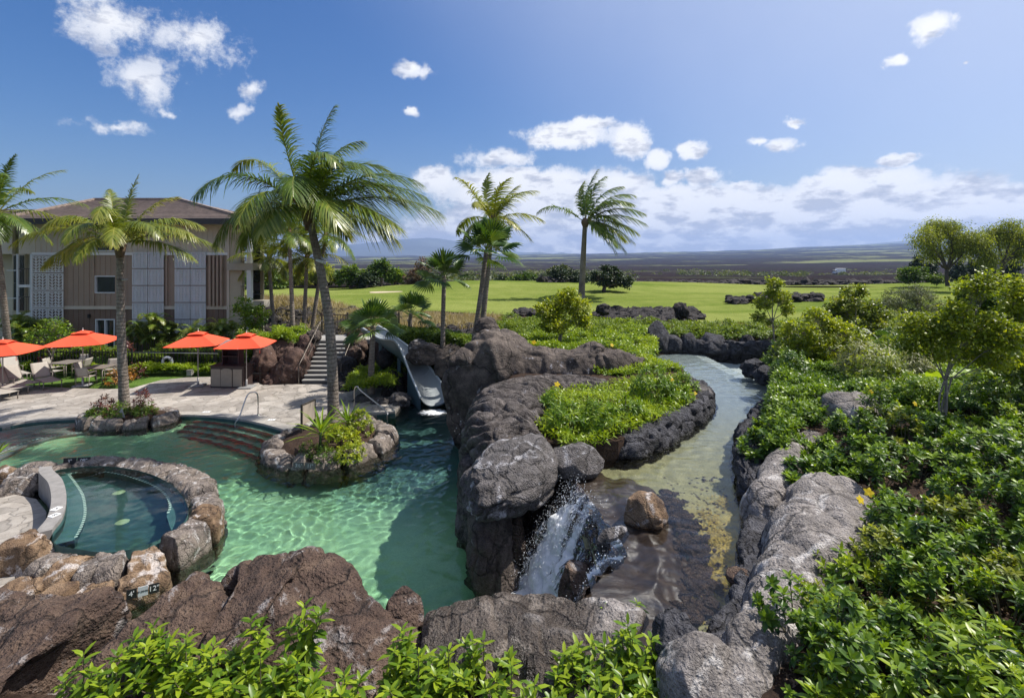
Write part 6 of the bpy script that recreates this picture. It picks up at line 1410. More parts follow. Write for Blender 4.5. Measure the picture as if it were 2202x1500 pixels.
palm(W(22, 785, 0), D(-12, 462, 25.2), 'coconut palm at the left edge of the photo beside the loungers', .17, .12, L=3.9, nf=19, seed=7, ll=.85, wind=(.12, 0, 0))
for i, (bx_, by_, cx_, cy_, Y_, L_, s_, lb) in enumerate([
    (593, 692, 578, 560, 31, 2.9, 11, 'shorter palm behind the left of the tallest palm'), (632, 700, 622, 505, 28, 3.3, 12, 'palm with a dark trunk just behind the tallest palm'),
    (652, 700, 660, 560, 30, 2.7, 13, 'slim pale palm directly behind the tallest palm'), (668, 700, 700, 512, 31, 3.4, 14, 'palm behind the tallest palm drooping to the right')]):
    x, y, z = D(bx_, by_, Y_); palm((x, y, gz(x, y) - .05), D(cx_, cy_, Y_), lb, .13, .09, L=L_, nf=15, seed=s_, ll=.8, nl=36, group='palms behind the tallest palm', mat=['frond_yellow', 'frond'][i % 2])
x, y, z = D(1034, 700, 24.5); palm((x, y, gz(x, y) - .05), D(1060, 478, 24.5), 'coconut palm with yellow green fronds behind the tallest fan palm', .14, .10, L=3.0, nf=16, seed=17, ll=.8, wind=(.42, 0, 0), mat='frond_yellow')
bF = D(1250, 627, 46); bF = (bF[0], bF[1], gz(bF[0], bF[1]))
specF = [(A_(80), 1.5, 5.2, .35), (A_(185), .62, 5.0, 1.0), (A_(60), 1.35, 5.4, .7), (A_(10), 1.2, 5.2, .9), (A_(350), 1.0, 5.4, 1.05), (A_(20), .85, 5.6, 1.1), (A_(0), .6, 5.8, 1.1), (A_(340), .35, 5.6, 1.1), (A_(10), .15, 5.4, 1.1), (A_(330), -.1, 5.0, 1.2), (A_(300), -.2, 4.6, 1.4),
  (A_(45), .5, 5.2, 1.3), (A_(30), .0, 5.0, 1.2), (A_(355), -.45, 4.6, 1.1), (A_(120), 1.25, 4.6, .6), (A_(320), .9, 5.0, 1.3), (A_(60), .2, 4.6, 1.4), (A_(345), -.75, 4.0, .7)]
palm(bF, D(1258, 478, 46), 'lone windblown coconut palm on the golf course', .30, .20, L=5.2, seed=21, specs=specF, wind=(.42, 0, -.05), ll=1.5, lw=.10, nl=50, group='palm on the golf course')
# fan palms
for (bx_, by_, cx_, cy_, Y_, R_, s_, n_, lb) in [(952, 737, 955, 592, 21.5, .78, 31, 18, 'slender fan palm behind the slide'), (1012, 738, 1046, 538, 20.5, .95, 32, 20, 'tallest fan palm leaning right beside the coconut palm'),
    (798, 838, 803, 700, 20.6, .78, 33, 18, 'fan palm standing in the rock bed between stairs and slide'), (883, 700, 884, 672, 25.5, .80, 34, 14, 'low fan palm on the bank behind the slide')]:
    b = D(bx_, by_, Y_); z = gz(b[0], b[1]) if s_ != 33 else .35; fan_palm((b[0], b[1], z - .05 if s_ != 31 and s_ != 32 else min(z, b[2])), D(cx_, cy_, Y_), lb, R_, n_, s_, r0=.10 if s_ != 33 else .13)
# areca clumps before the hotel
def areca(px, Y, h, label, seed, n_=9, spread=.75):
    rs = np.random.RandomState(seed); x = (px - 1101) / FPX * Y; t = empty('areca_palm', (x, Y, 0), label, 'palm', 'feathery palms before the hotel wall'); g = G()
    for i in range(n_):
        a = rs.uniform(0, 6.28); r = rs.uniform(.05, spread * .5); b = np.array([r * cos(a), r * sin(a) * .7, 0]); hh = h * rs.uniform(.35, .78); c = b * 1.6 + [0, 0, hh]; g.tube([b, b * 1.2 + [0, 0, hh * .5], c], [.035, .03, .022], 6)
        for k in range(4): az = a + k * 1.7 + rs.uniform(-.3, .3); frond_obj(t, c, az, rs.uniform(.75, 1.3), h * rs.uniform(.40, .52), rs.uniform(1.1, 1.9), (.1, 0, 0), 20, .045, h * .13, .35, seed * 100 + i * 5 + k, mat='frond')
    g.build('stems', 'leaf_olive', t, True)
for i, (px, h, lb) in enumerate([(40, 2.9, 'feathery palm clump at the far left before the hotel balconies'), (72, 2.5, 'feathery palm clump below the lattice screen'), (300, 2.3, 'feathery palm clump left of the first wall screen'), (322, 2.7, 'feathery palm clump before the first wall screen'), (366, 2.4, 'feathery palm clump between the two wall screens'), (412, 2.5, 'feathery palm clump before the second wall screen'), (440, 2.2, 'feathery palm clump at the right of the second wall screen'), (478, 2.5, 'feathery palm clump at the right corner of the facade')]):
    areca(px, 28.6 - (i % 2) * .5, h, lb, 40 + i)
# hedges and beds along the fence
def bed(name, polypx, z, n_, L, Wd, leaf, label, seed, hgt=.35, nl=6, zf=None, world=None, kind='stuff', lod=1, curl=.3, bumpy=.25, tb=.35, axz=1.0):
    rs = np.random.RandomState(seed); poly = world if world is not None else P2(polypx, z); p = np.array(poly); lo, hi = p.min(0), p.max(0); C = []
    while sum(len(c) for c in C) < n_:
        q = rs.uniform(lo, hi, (n_ * 2, 2)); C.append(q[sdpoly(q[:, 0], q[:, 1], poly) < 0])
    q = np.vstack(C)[:n_]; zb = (hground(q[:, 0], q[:, 1]) if zf is None else np.full(n_, zf)); P3 = np.c_[q, q[:, 0] * 0]
    top = hgt * (.62 + .75 * (fbm(P3 * 1.3, 3, seed) + .25)); zz = zb + np.clip(top, .04, None) * rs.uniform(.35, 1.0, n_) ** .5
    ax = np.c_[rs.normal(0, .45, (n_, 2)), np.full(n_, axz)]
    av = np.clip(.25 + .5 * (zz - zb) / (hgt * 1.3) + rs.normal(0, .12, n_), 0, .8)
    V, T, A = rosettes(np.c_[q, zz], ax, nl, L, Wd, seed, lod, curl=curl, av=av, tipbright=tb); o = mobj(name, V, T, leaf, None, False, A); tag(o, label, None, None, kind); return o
bed('hedge', None, 0, 5200, .16, .075, 'leaf_mid', 'clipped green hedge behind the iron fence', 3, 1.05, world=[(-29, 25.8), (-13.8, 25.8), (-13.4, 27.0), (-29, 27.2)], zf=0.0)
bed('ground_cover', None, 0, 2600, .15, .06, 'leaf_gloss', 'low bushes before the iron fence', 4, .42, world=[(-27, 24.75), (-13.4, 24.7), (-13.4, 25.45), (-27, 25.45)], zf=0.0)
for i, (px, py, lb) in enumerate([(272, 806, 'orange leaved bush right of the left palm trunk'), (292, 800, 'orange and red bush before the fence'), (246, 812, 'small orange bush left of the palm trunk')]):
    x, y, _ = W(px, py + 12, 0); shrub((x, y, 0), .42, .62 + .12 * (i == 1), lb, 'leaf_croton' if i != 1 else 'leaf_red', 46, 8, .14, .05, 60 + i)
for i, (px, Y, lb) in enumerate([(95, 26.0, 'dark red bush behind the left fence'), (272, 26.3, 'dark red bush behind the fence near the palm'), (510, 26.2, 'dark red bush behind the towel hut')]): shrub(((px - 1101) / FPX * Y, Y, .2), .35, 1.15, lb, 'leaf_red', 30, 8, .24, .06, 70 + i)
b = W(160, 790, 0); branch_tree((b[0], 25.2, 0), [((b[0] - .6, 25.2, 1.75), (.6, .5, .5)), ((b[0] + .45, 25.2, 1.95), (.6, .5, .55)), ((b[0] - .1, 25.4, 2.4), (.6, .5, .45))], 'small bushy tree behind the umbrella left of the palm', leaf='leaf_gloss', n_leaf=1500, ls=.13, lw=.065, tr=.04, seed=8, stems=3)
x = (540 - 1101) / FPX * 27.5; branch_tree((x, 27.5, 0), [((x, 27.5, 1.6), (.8, .6, .9)), ((x + .35, 27.3, 2.7), (.7, .6, .7)), ((x - .3, 27.3, 3.2), (.5, .5, .6))], 'leafy green tree at the right corner of the hotel', leaf='leaf_gloss', n_leaf=3200, ls=.15, lw=.08, tr=.05, seed=9, stems=3)
x = (500 - 1101) / FPX * 26.5
bed('shrubs', None, 0, 1500, .2, .08, 'leaf_mid', 'dark bushes between hotel and rocks', 14, 1.5, world=[(-14.6, 25.4), (-12.6, 24.8), (-12.4, 27.6), (-15, 28)], zf=0.2)
bed('ground_cover', None, 0, 900, .22, .06, 'leaf_gloss', 'green bushes topping the rocks left of the stairs', 15, .75, world=[(-12.9, 24.2), (-11.0, 24.4), (-10.5, 26.5), (-12.7, 27.2)], zf=1.45, curl=.5)
bed('ground_cover', None, 0, 1300, .2, .05, 'leaf_gloss', 'grassy bushes in the rock bed left of the slide', 16, .5, world=[(-6.9, 19.9), (-4.9, 19.9), (-4.9, 21.6), (-6.0, 23.6), (-7.1, 23.4)], zf=.4, curl=.5)
# bank behind the slide
bed('ground_cover', None, 0, 4000, .17, .07, 'leaf_mid', 'green ground cover on the bank behind the slide', 17, .45, world=[(-6.2, 23.3), (-2.4, 20.4), (-1.4, 19.3), (-1.6, 22.6), (-4.6, 25.4), (-7, 26.2)])
bed('ground_cover', [(1100, 748), (1060, 716), (1100, 700), (1280, 690), (1420, 700), (1420, 745), (1380, 775), (1300, 745), (1200, 758)], 2.2, 6000, .16, .07, 'leaf_gloss', 'green ground cover spilling over the rock wall', 18, .42)
bed('ground_cover', None, 0, 6500, .20, .085, 'leaf_mid', 'dense ground cover behind the stream', 19, .5, world=[(3.0, 22.9), (8.2, 22.9), (12.5, 22.6), (18, 25), (16, 27), (8, 27.6), (3, 29.5), (-.5, 29.5), (-1, 25), (.5, 22.5)])
bed('ground_cover', [(1655, 748), (1730, 748), (1810, 785), (1740, 806), (1692, 800), (1706, 775), (1690, 762)], 1.9, 1500, .18, .075, 'leaf_gloss', 'leafy cover on the corner of the far bank', 58, .5)
bed('ground_cover', [(1270, 806), (1300, 796), (1400, 782), (1440, 792), (1480, 806), (1400, 800), (1340, 812)], 2.0, 500, .16, .055, 'leaf_gloss', 'leafy cover at the back edge of the planted outcrop', 59, .3, zf=2.0)
bed('ground_cover', [(1370, 742), (1412, 738), (1412, 764), (1392, 772), (1372, 764)], 2.0, 400, .16, .06, 'leaf_gloss', 'leafy cover where the rock wall meets the stream', 63, .4, zf=1.9)
# dry grass tufts
def tufts(name, world, n_, L, label, seed, leaf='grass_dry', z=None):
    rs = np.random.RandomState(seed); p = np.array(world); lo, hi = p.min(0), p.max(0); q = rs.uniform(lo, hi, (n_ * 4, 2)); q = q[sdpoly(q[:, 0], q[:, 1], world) < 0][:n_]; m = len(q); zb = hground(q[:, 0], q[:, 1]); k = 16
    i = np.repeat(np.arange(m), k); P = np.c_[q[i] + rs.normal(0, .10, (m * k, 2)), zb[i]]; Dr = np.c_[rs.normal(.25, .5, (m * k, 2)), np.full(m * k, 1.0)]
    V, T, A = leaves(P, Dr, np.c_[rs.normal(0, 1, (m * k, 2)), np.full(m * k, .3)], L * rs.uniform(.5, 1.1, m * k), .035, .35, .1, 1, np.repeat(rs.uniform(0, 1, m), k) * .6 + rs.uniform(0, .4, m * k), peak=.35)
    return tag(mobj(name, V, T, leaf, None, False, A), label, None, None, 'stuff')
tufts('dry_grass', [(-12, 27.5), (-6.5, 26.5), (-4, 26.6), (-.5, 26), (.5, 28), (-1, 31.5), (-5, 32.4), (-12.4, 34.5)], 1100, .55, 'dry straw coloured grass on the bank', 21)
tufts('dry_grass', [(8, 25.4), (14, 24.8), (18, 25.6), (14, 27), (8.5, 27.2)], 500, .5, 'dry grass edging the fairway', 23)
tufts('dry_grass', [(-26, 44), (-19, 38.5), (-14.5, 34), (-12, 30), (-9, 31), (-12, 36), (-17, 41)], 800, .6, 'dry grass on the bank beside the hotel', 24)
# lava rubble
def scatter(world, n_, seed, sink=.02):
    rs = np.random.RandomState(seed); p = np.array(world); q = rs.uniform(p.min(0), p.max(0), (n_ * 5, 2)); q = q[sdpoly(q[:, 0], q[:, 1], world) < 0][:n_]; return np.c_[q, hground(q[:, 0], q[:, 1]) + sink]
rubble('lava_rubble', scatter([(-31, 45), (-30, 41.5), (-21, 36), (-15.8, 31.5), (-13.6, 27.6), (-11, 27.2), (-8, 28), (-6, 28.4), (-7, 31), (-11, 34.5), (-15, 37), (-21, 40.5)], 1250, 31, .05), .16, .40, 'rock_lava', 'dark lava rubble on the bank behind the stairs', 31)
rubble('lava_rubble', scatter([(-4.2, 24.6), (-1.5, 22.8), (.2, 23.2), (1.0, 26), (-1.5, 28), (-5, 28)], 420, 32, .05), .1, .26, 'rock_lava', 'lava rubble on the bank behind the fan palms', 32)
rubble('lava_rubble', scatter(P2([(1262, 692), (1350, 698), (1500, 694), (1516, 684), (1490, 670), (1400, 664), (1300, 664)], 2.1), 620, 33, .10), .12, .32, 'rock_lava', 'lava rubble along the near edge of the fairway', 33)
rubble('lava_rubble', scatter(P2([(1104, 676), (1150, 680), (1166, 672), (1120, 664)], 2.1), 110, 34, .10), .14, .34, 'rock_lava', 'low lava outcrop at the fairway edge left of the yellow shrub', 34)
px_boulder('lava_rock', 1465, 668, 28.2, 30, 40, 90, 'rock_lava', 'upright lava rock at the near edge of the fairway', cat='lava rock', amp=.4, rough=.15)
px_boulder('lava_rock', 1296, 664, 28.8, 34, 26, 91, 'rock_lava', 'lava rock rising behind the yellow shrub', cat='lava rock', amp=.4, rough=.15)
def golf_rocks(pxs, Y, n_, w_, h_, seed, label):
    rs = np.random.RandomState(seed); P = []
    for _ in range(n_):
        px = rs.uniform(*pxs); y = Y + rs.uniform(-1.2, 1.2); x = (px - 1101) / FPX * y; P.append((x, y, gz(x, y) + rs.uniform(0, h_)))
    return rubble('lava_outcrop', P, w_ * .5, w_, 'rock_lava', label, seed, kind='thing')
for a, lb in (((1568, 1602), 'small jagged lava outcrop standing on the fairway'), ((1612, 1762), 'long low lava outcrop on the fairway')): 
    o = golf_rocks(a, 41, 34 if a[0] < 1600 else 160, .40, .35 if a[0] < 1600 else .5, a[0], lb); o['category'] = 'lava outcrop'
o = golf_rocks((1164, 1210), 60, 34, .5, .4, 77, 'small lava outcrop beside the distant palm'); o['category'] = 'lava outcrop'
# bunkers
def bunker(px, py, rx, ry, label):
    x, y, z = hit(px, py, 28); n_ = 40; a = np.linspace(0, 2 * pi, n_ + 1)[:-1]; r = 1 + .18 * np.sin(a * 3 + 1); P = np.c_[x + rx * r * np.cos(a), y + ry * r * np.sin(a)]; zz = hground(P[:, 0], P[:, 1]) + .065
    V = np.vstack([np.c_[P, zz], [x, y, gz(x, y) + .06]]); o = mobj('sand_bunker', V, [[i, (i + 1) % n_, n_] for i in range(n_)], 'sand', None); tag(o, label, 'bunker')
bunker(825, 629, 1.7, .9, 'sand bunker on the left of the fairway')
# lava ridge closing the fairway, seen as a dark broken band
rubble('lava_rubble', np.array([(r * 66.5, 66.5 + rs.uniform(-1.8, 4.5), 2.55 + rs.uniform(-.25, .28)) for r in np.linspace(-.55, .85, 1500)]), .2, .55, 'rock_lava', 'broken black lava beyond the fairway', 35, n_=1)
rs = np.random.RandomState(55)
# bushes dotted over the plain
g_ = []
for _ in range(1500):
    Y = np.exp(rs.uniform(np.log(75), np.log(420))); r = rs.uniform(-.6, .95); x = r * Y
    if vnoise(np.array([[x * .02, Y * .02, 0]]), 4)[0] + (.25 if r < .25 else -.25) < 0: continue
    g_.append((x, Y, lavaz(x, Y), rs.uniform(.5, 1.3) * (1 + Y / 500)))
g_ = np.array(g_); k = 34; i = np.repeat(np.arange(len(g_)), k); d = rs.normal(size=(len(i), 3)); d = unit(d); d[:, 2] = abs(d[:, 2]); sz = g_[i, 3:4]
P = g_[i, :3] + d * sz * [1.3, 1.0, .8] * rs.uniform(.6, 1, (len(i), 1)); V, T, A = leaves(P, d + rs.normal(0, .5, d.shape), rs.normal(0, 1, d.shape) + [0, 0, .5], sz[:, 0] * .55, sz[:, 0] * .38, .2, .1, 1, rs.uniform(0, 1, len(g_))[i] * .7 + rs.uniform(0, .3, len(i)))
tag(mobj('scrub', V, T, 'leaf_dusty', None, False, A), 'scrub bushes dotted over the lava plain', None, None, 'stuff')

# distant trees
def dtree(px, pyb, Y, blobs, label, leaf, n_leaf, ls, seed, tr=.25, base=None, group='distant trees', lwf=.6, **k):
    b = D(px, pyb, Y); 
    return branch_tree(b, [(D(cx, cy, Y + dy), (rx * Y / FPX, rx * Y / FPX * .8, ry * Y / FPX)) for cx, cy, rx, ry, dy in blobs], label, leaf=leaf, n_leaf=n_leaf, ls=ls, lw=ls * lwf, tr=tr, seed=seed, bark='bark_dark', group=group, **k)
dtree(1298, 624, 50, [(1290, 598, 24, 15, 0), (1318, 600, 26, 17, 1), (1345, 604, 18, 13, 0), (1308, 584, 22, 12, 1)], 'windswept dark tree right of the distant palm', 'leaf_dark', 5200, .24, 1, .22)
dtree(1224, 614, 60, [(1205, 590, 18, 14, 0), (1228, 596, 20, 16, 1), (1250, 600, 16, 14, 0)], 'dark tree behind the distant palm', 'leaf_dark', 4000, .26, 2, .25)
dtree(1195, 608, 64, [(1190, 584, 14, 10, 0), (1210, 580, 14, 9, 1)], 'paler tree left of the distant palm', 'leaf_dusty', 2200, .26, 3, .2)
dtree(1130, 610, 66, [(1112, 600, 22, 8, 0), (1136, 598, 18, 11, 0)], 'low round bush beyond the fairway', 'leaf_mid', 2600, .26, 4, .2)
dtree(1085, 608, 67, [(1080, 602, 18, 7, 0), (1100, 603, 14, 6, 0)], 'flat low bush beyond the fairway', 'leaf_dark', 1600, .26, 5, .2)
for i, (px, cy, rx, ry, lf, lb) in enumerate([(755, 592, 34, 24, 'leaf_mid', 'broad green tree left of the far tree row'), (820, 578, 26, 26, 'leaf_mid', 'tallest round green tree in the far left row'), (850, 592, 22, 16, 'leaf_gloss', 'bright green tree in the far left row'), (786, 600, 26, 14, 'leaf_dark', 'low dark tree in the far left row'), (896, 595, 26, 18, 'leaf_dead', 'brownish half bare tree in the far left row'), (700, 590, 34, 24, 'leaf_olive', 'olive tree behind the tallest palm'), (575, 600, 44, 30, 'leaf_mid', 'green tree beside the hotel balconies'), (935, 604, 22, 12, 'leaf_dark', 'dark bush right of the brownish tree'), (640, 596, 36, 26, 'leaf_olive', 'olive tree seen between the palm trunks')]):
    Y = 58 + i % 3 * 2.5; dtree(px, 618, Y, [(px - rx * .4, cy + 4, rx * .7, ry * .7, 0), (px + rx * .45, cy + 3, rx * .6, ry * .65, 1), (px, cy - ry * .3, rx * .6, ry * .6, 0)], lb, lf, 2600 if lf != 'leaf_dead' else 1300, .30, 10 + i, .22, group='far left row of trees')
b = D(905, 575, 60); dtree(906, 615, 59, [(906, 566, 15, 14, 0), (915, 580, 18, 10, 0)], 'bare twiggy tree above the brownish one', 'leaf_dead', 500, .25, 29, .16, group='far left row of trees')
# tall feathery trees on the right
BT = dict(n_leaf=14000, droop=1.3, clump=.32, lwf=.36)
dtree(2038, 612, 52, [(1990, 512, 26, 26, 0), (2016, 494, 28, 22, 1), (2050, 500, 30, 26, 0), (2085, 520, 28, 24, -1), (2000, 545, 22, 18, 1), (2062, 540, 26, 20, 0)], 'tall feathery tree with forked grey trunk, left of the right pair', 'leaf_olive', ls=.22, seed=41, tr=.21, fork=.42, group='tall trees on the far right', **BT)
dtree(2158, 608, 50, [(2110, 530, 26, 26, 0), (2140, 510, 28, 24, 1), (2178, 498, 30, 26, 0), (2205, 520, 26, 30, 0), (2130, 558, 24, 18, 0), (2188, 548, 24, 20, 1)], 'tall feathery tree at the right edge of the photo', 'leaf_olive', ls=.22, seed=42, tr=.21, fork=.42, group='tall trees on the far right', **BT)
for i, (px, w_, top, lb) in enumerate([(1972, 16, 548, 'dark conifer at the left of the far right group'), (2000, 15, 556, 'dark conifer behind the forked trunk'), (2062, 16, 560, 'dark conifer right of the forked trunk'), (2092, 15, 556, 'dark conifer between the two tall trees'), (2124, 15, 566, 'dark conifer left of the right edge tree'), (2180, 16, 556, 'dark conifer behind the right edge tree')]):
    dtree(px, 606, 64, [(px, (top + 600) / 2 + 8, w_, 22, 0), (px + 3, top + 14, w_ * .6, 16, 0)], lb, 'leaf_dark', 1800, .3, 50 + i, .25, group='dark conifers behind the tall trees', droop=.6)
dtree(1965, 606, 58, [(1950, 592, 22, 14, 0), (1975, 588, 22, 16, 0)], 'rounded light green bush left of the tall trees', 'leaf_mid', 3000, .26, 61, .2)
dtree(2015, 606, 57, [(2015, 600, 16, 8, 0)], 'small round green bush below the tall trees', 'leaf_mid', 1200, .24, 62, .2)

# garden trees and bushes on the right
def gtree(px, py, Y, blobs, label, leaf='leaf_lime', **k):
    b = D(px, py, Y); z = min(b[2], gz(b[0], b[1]))
    return branch_tree((b[0], b[1], z), [(D(cx, cy, Y + dy), (rx * Y / FPX, rx * Y / FPX * .8, ry * Y / FPX)) for cx, cy, rx, ry, dy in blobs], label, leaf=leaf, **k)
gtree(1200, 742, 21.5, [(1180, 668, 30, 24, 0), (1215, 650, 32, 26, .2), (1245, 662, 26, 24, 0), (1195, 695, 34, 20, -.2), (1250, 690, 24, 18, 0), (1222, 632, 16, 14, 0)], 'bright yellow green shrub tree on the bank above the rock wall', n_leaf=6500, ls=.12, lw=.075, tr=.035, seed=71, stems=5, fork=.3)
gtree(1662, 715, 22.0, [(1664, 608, 18, 12, 0), (1640, 650, 22, 14, 0), (1682, 640, 22, 14, .3), (1630, 680, 14, 12, 0), (1695, 665, 14, 16, 0), (1662, 628, 16, 12, 0), (1650, 690, 10, 8, .2)], 'thin sparse young tree standing before the fairway', leaf='leaf_lime', n_leaf=2600, ls=.13, lw=.075, tr=.035, seed=72, stems=2, fork=.55)
gtree(1775, 790, 15.5, [(1722, 712, 36, 26, 0), (1768, 690, 38, 26, .4), (1812, 716, 40, 24, 0), (1795, 752, 44, 20, -.4), (1735, 752, 34, 18, 0), (1700, 735, 18, 14, .2), (1840, 738, 20, 16, 0), (1752, 672, 16, 10, 0)], 'dense green shrub tree on the right bank bend', leaf='leaf_lime', n_leaf=6000, ls=.10, lw=.065, tr=.04, seed=73, stems=2, fork=.35)
gtree(1840, 770, 18.5, [(1815, 652, 32, 20, 0), (1858, 668, 38, 24, 0.4), (1800, 686, 30, 20, .2), (1878, 702, 34, 22, 0), (1840, 626, 24, 12, 0), (1845, 730, 44, 22, 0), (1900, 680, 22, 14, .3), (1780, 665, 18, 12, 0)], 'tall green shrub tree left of the feathery one', leaf='leaf_moss', n_leaf=7000, ls=.12, lw=.075, tr=.045, seed=74, stems=2)
gtree(1948, 700, 22.0, [(1935, 640, 36, 22, 0), (1975, 630, 36, 22, 0), (1900, 655, 24, 18, 0), (2000, 655, 30, 20, 0), (1955, 665, 34, 18, 0)], 'fine feathery grey green tree before the fairway', leaf='leaf_dusty', n_leaf=11000, ls=.085, lw=.022, tr=.06, seed=75, stems=2, droop=.3)
gtree(2022, 885, 9.6, [(2095, 618, 34, 22, 0), (2130, 600, 26, 18, 0), (1985, 700, 44, 30, .2), (2045, 700, 44, 32, 0), (2105, 700, 46, 34, 0), (2160, 720, 44, 34, -.2), (2010, 750, 40, 24, 0), (2080, 760, 44, 24, .2), (2140, 770, 40, 22, 0), (1965, 740, 26, 20, 0), (2060, 665, 30, 20, 0)], 'largest yellow green tree with pale branching stems on the right', n_leaf=11500, ls=.070, lw=.046, tr=.020, seed=76, stems=5, fork=.42, clump=.26)
gtree(2215, 850, 10.5, [(2180, 650, 40, 34, 0), (2215, 620, 40, 36, 0), (2200, 700, 44, 40, 0), (2185, 780, 40, 36, 0)], 'yellow green tree cut by the right edge of the photo', n_leaf=8000, ls=.072, lw=.045, tr=.05, seed=77, stems=3, clump=.2)
gtree(2110, 720, 17, [(2100, 640, 34, 24, 0), (2140, 655, 34, 24, 0), (2070, 665, 28, 20, 0)], 'dark green tree behind the largest yellow green one', leaf='leaf_mid', n_leaf=5000, ls=.12, lw=.08, tr=.05, seed=78, stems=2)
for i, (px, py, Y, r, h, lb) in enumerate([(1866, 800, 13.2, .85, 1.0, 'striped cream and green arching bush near the flat topped boulder'), (1962, 790, 13.6, .6, .75, 'smaller striped cream and green bush right of the arching one'), (2005, 770, 14.5, .5, .7, 'third striped bush under the largest tree')]):
    b = D(px, py, Y); z = gz(b[0], b[1]); shrub((b[0], b[1], z), r, h + max(0, b[2] - z) * .4, lb, 'leaf_varieg', 170, 9, .26, .035, 80 + i, curl=.9, spread=(-.2, 1.0))
for i, (px, py, lb) in enumerate([(1895, 690, 'bush of large split dark leaves behind the striped bush'), (1930, 700, 'second bush of large split dark leaves'), (1990, 720, 'third bush of large split dark leaves')]):
    Y = 17.5; b = D(px, py + 30, Y); z = gz(b[0], b[1]); t = empty('split_leaf_plant', (b[0], b[1], z), lb, 'plant', 'split leaf plants on the right'); top = max(.8, D(px, py, Y)[2] - z)
    for j in range(9): V, F, A = fan_arrays((0, 0, top * .45), j * 2.4, .3 + .9 * (j / 9), .5, .42, 90 + i * 10 + j, nseg=11, span=4.2, droop=.9); mobj('leaf', V, F, 'leaf_grey' if j % 3 == 0 else 'fan', t, False, A)
# big round lobed leaves
def big_leaves(px0, px1, py0, py1, n_, R_, label, seed, zh=.5):
    rs = np.random.RandomState(seed); c0 = hit((px0 + px1) / 2, (py0 + py1) / 2 + 20, 6); t = empty('gourd_plant', c0, label, 'plant')
    for j in range(n_):
        q = np.array(hit(rs.uniform(px0, px1), rs.uniform(py0, py1) + 25, 6)) - c0; hz = rs.uniform(.35, 1) * zh; m = 18; a = np.linspace(0, 2 * pi, m + 1)[:-1]; r = R_ * rs.uniform(.75, 1.2) * (1 + .14 * np.cos(5 * a)) * (1 - .35 * np.exp(-((a - pi) / .3) ** 2))
        V = np.c_[r * np.cos(a), r * np.sin(a), .10 * r * np.cos(2.5 * a) + .22 * r]; V = np.vstack([V, [-.25 * R_, 0, 0]]); tl = Matrix.Rotation(rs.uniform(0, 6.28), 3, 'Z') @ Matrix.Rotation(rs.uniform(-.9, -.1), 3, 'Y')
        V = V @ np.array(tl).T + q + [0, 0, hz]; mobj('leaf', V, [[i, (i + 1) % m, m] for i in range(m)], 'leaf_big', t, True, np.r_[np.full(m, rs.uniform(.3, .8)), .9])
        G().tube([q, q + [0, 0, hz * .95]], .012, 5).build('leaf_stalk', 'leaf_mid', t)
big_leaves(2060, 2150, 775, 830, 34, .20, 'plant with large round lime leaves under the largest tree', 3, .55)
big_leaves(1975, 2010, 800, 835, 10, .17, 'smaller patch of large round lime leaves left of the tree stems', 4, .4)
big_leaves(1900, 1940, 725, 750, 9, .22, 'large pale leaves behind the striped bushes', 5, .6)
# planting on the right bank: shrubs one by one near, mats of green further off
def rosette_mesh(seed, nl, L, Wd, leaf, curl=.25):
    V, T, A = rosettes([(0, 0, 0)], [(0, 0, 1)], nl, L, Wd, seed, 2, (-.1, 1.15), curl, av=[.22 + .2 * (seed % 3)], tipbright=.6); return mesh_data('leaf_rosette', V, T, leaf, False, A)
RM = [rosette_mesh(s, 12, .105, .056, 'leaf_hedge') for s in range(5)]; RM2 = [rosette_mesh(s, 11, .12, .050, 'leaf_gloss') for s in range(4)]; RM3 = [rosette_mesh(s, 12, .10, .050, 'leaf_moss') for s in range(4)]
def hedge_shrub(x, y, z, r, h, n_, label, seed, meshes=RM, group='glossy hedge shrubs on the right bank', sc=1.0):
    rs = np.random.RandomState(seed); t = empty('hedge_shrub', (x, y, z), label, 'shrub', group); P, N = dome_points(n_, r, h, rs, .15); P[:, :2] *= (.7 + .45 * rs.uniform(size=(n_, 1)))
    g = G()
    for i in range(n_):
        o = bpy.data.objects.new('leaf_rosette', meshes[rs.randint(len(meshes))]); COL.objects.link(o); o.parent = t; o.location = P[i]; nn = Vector(N[i] + rs.normal(0, .28, 3) + [0, 0, .5]); o.rotation_euler = nn.to_track_quat('Z', 'Y').to_euler(); o.scale = (sc * rs.uniform(.75, 1.2),) * 3
        if i % 3 == 0: g.tube(np.array([[P[i, 0] * .15, P[i, 1] * .15, -.05], P[i] * [.5, .5, .55], P[i]]), [.010, .008, .004], 4, False)
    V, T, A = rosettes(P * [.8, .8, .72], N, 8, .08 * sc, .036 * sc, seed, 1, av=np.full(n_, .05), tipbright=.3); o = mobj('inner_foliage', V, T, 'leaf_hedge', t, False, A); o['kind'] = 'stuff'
    g.build('stems', 'stem', t)
def in_hb(x, y): return sdpoly(np.array([x]), np.array([y]), HB)[0] < -.10 or sdpoly(np.array([x]), np.array([y]), HB2)[0] < 0
HB2 = P2([(1735, 925), (1890, 925), (1905, 1000), (1850, 1030), (1800, 985), (1740, 975), (1715, 955)], 2.3)
rs = np.random.RandomState(99); HB = P2([(1872, 1010), (1868, 1105), (1775, 1190), (1665, 1270), (1655, 1330), (1690, 1420), (1712, 1600), (1700, 2400), (6000, 2400), (6000, 900), (2202, 900), (1900, 925)], 2.35)
cnt = 0; xs_ = []; step = .50
yy0 = 2.6
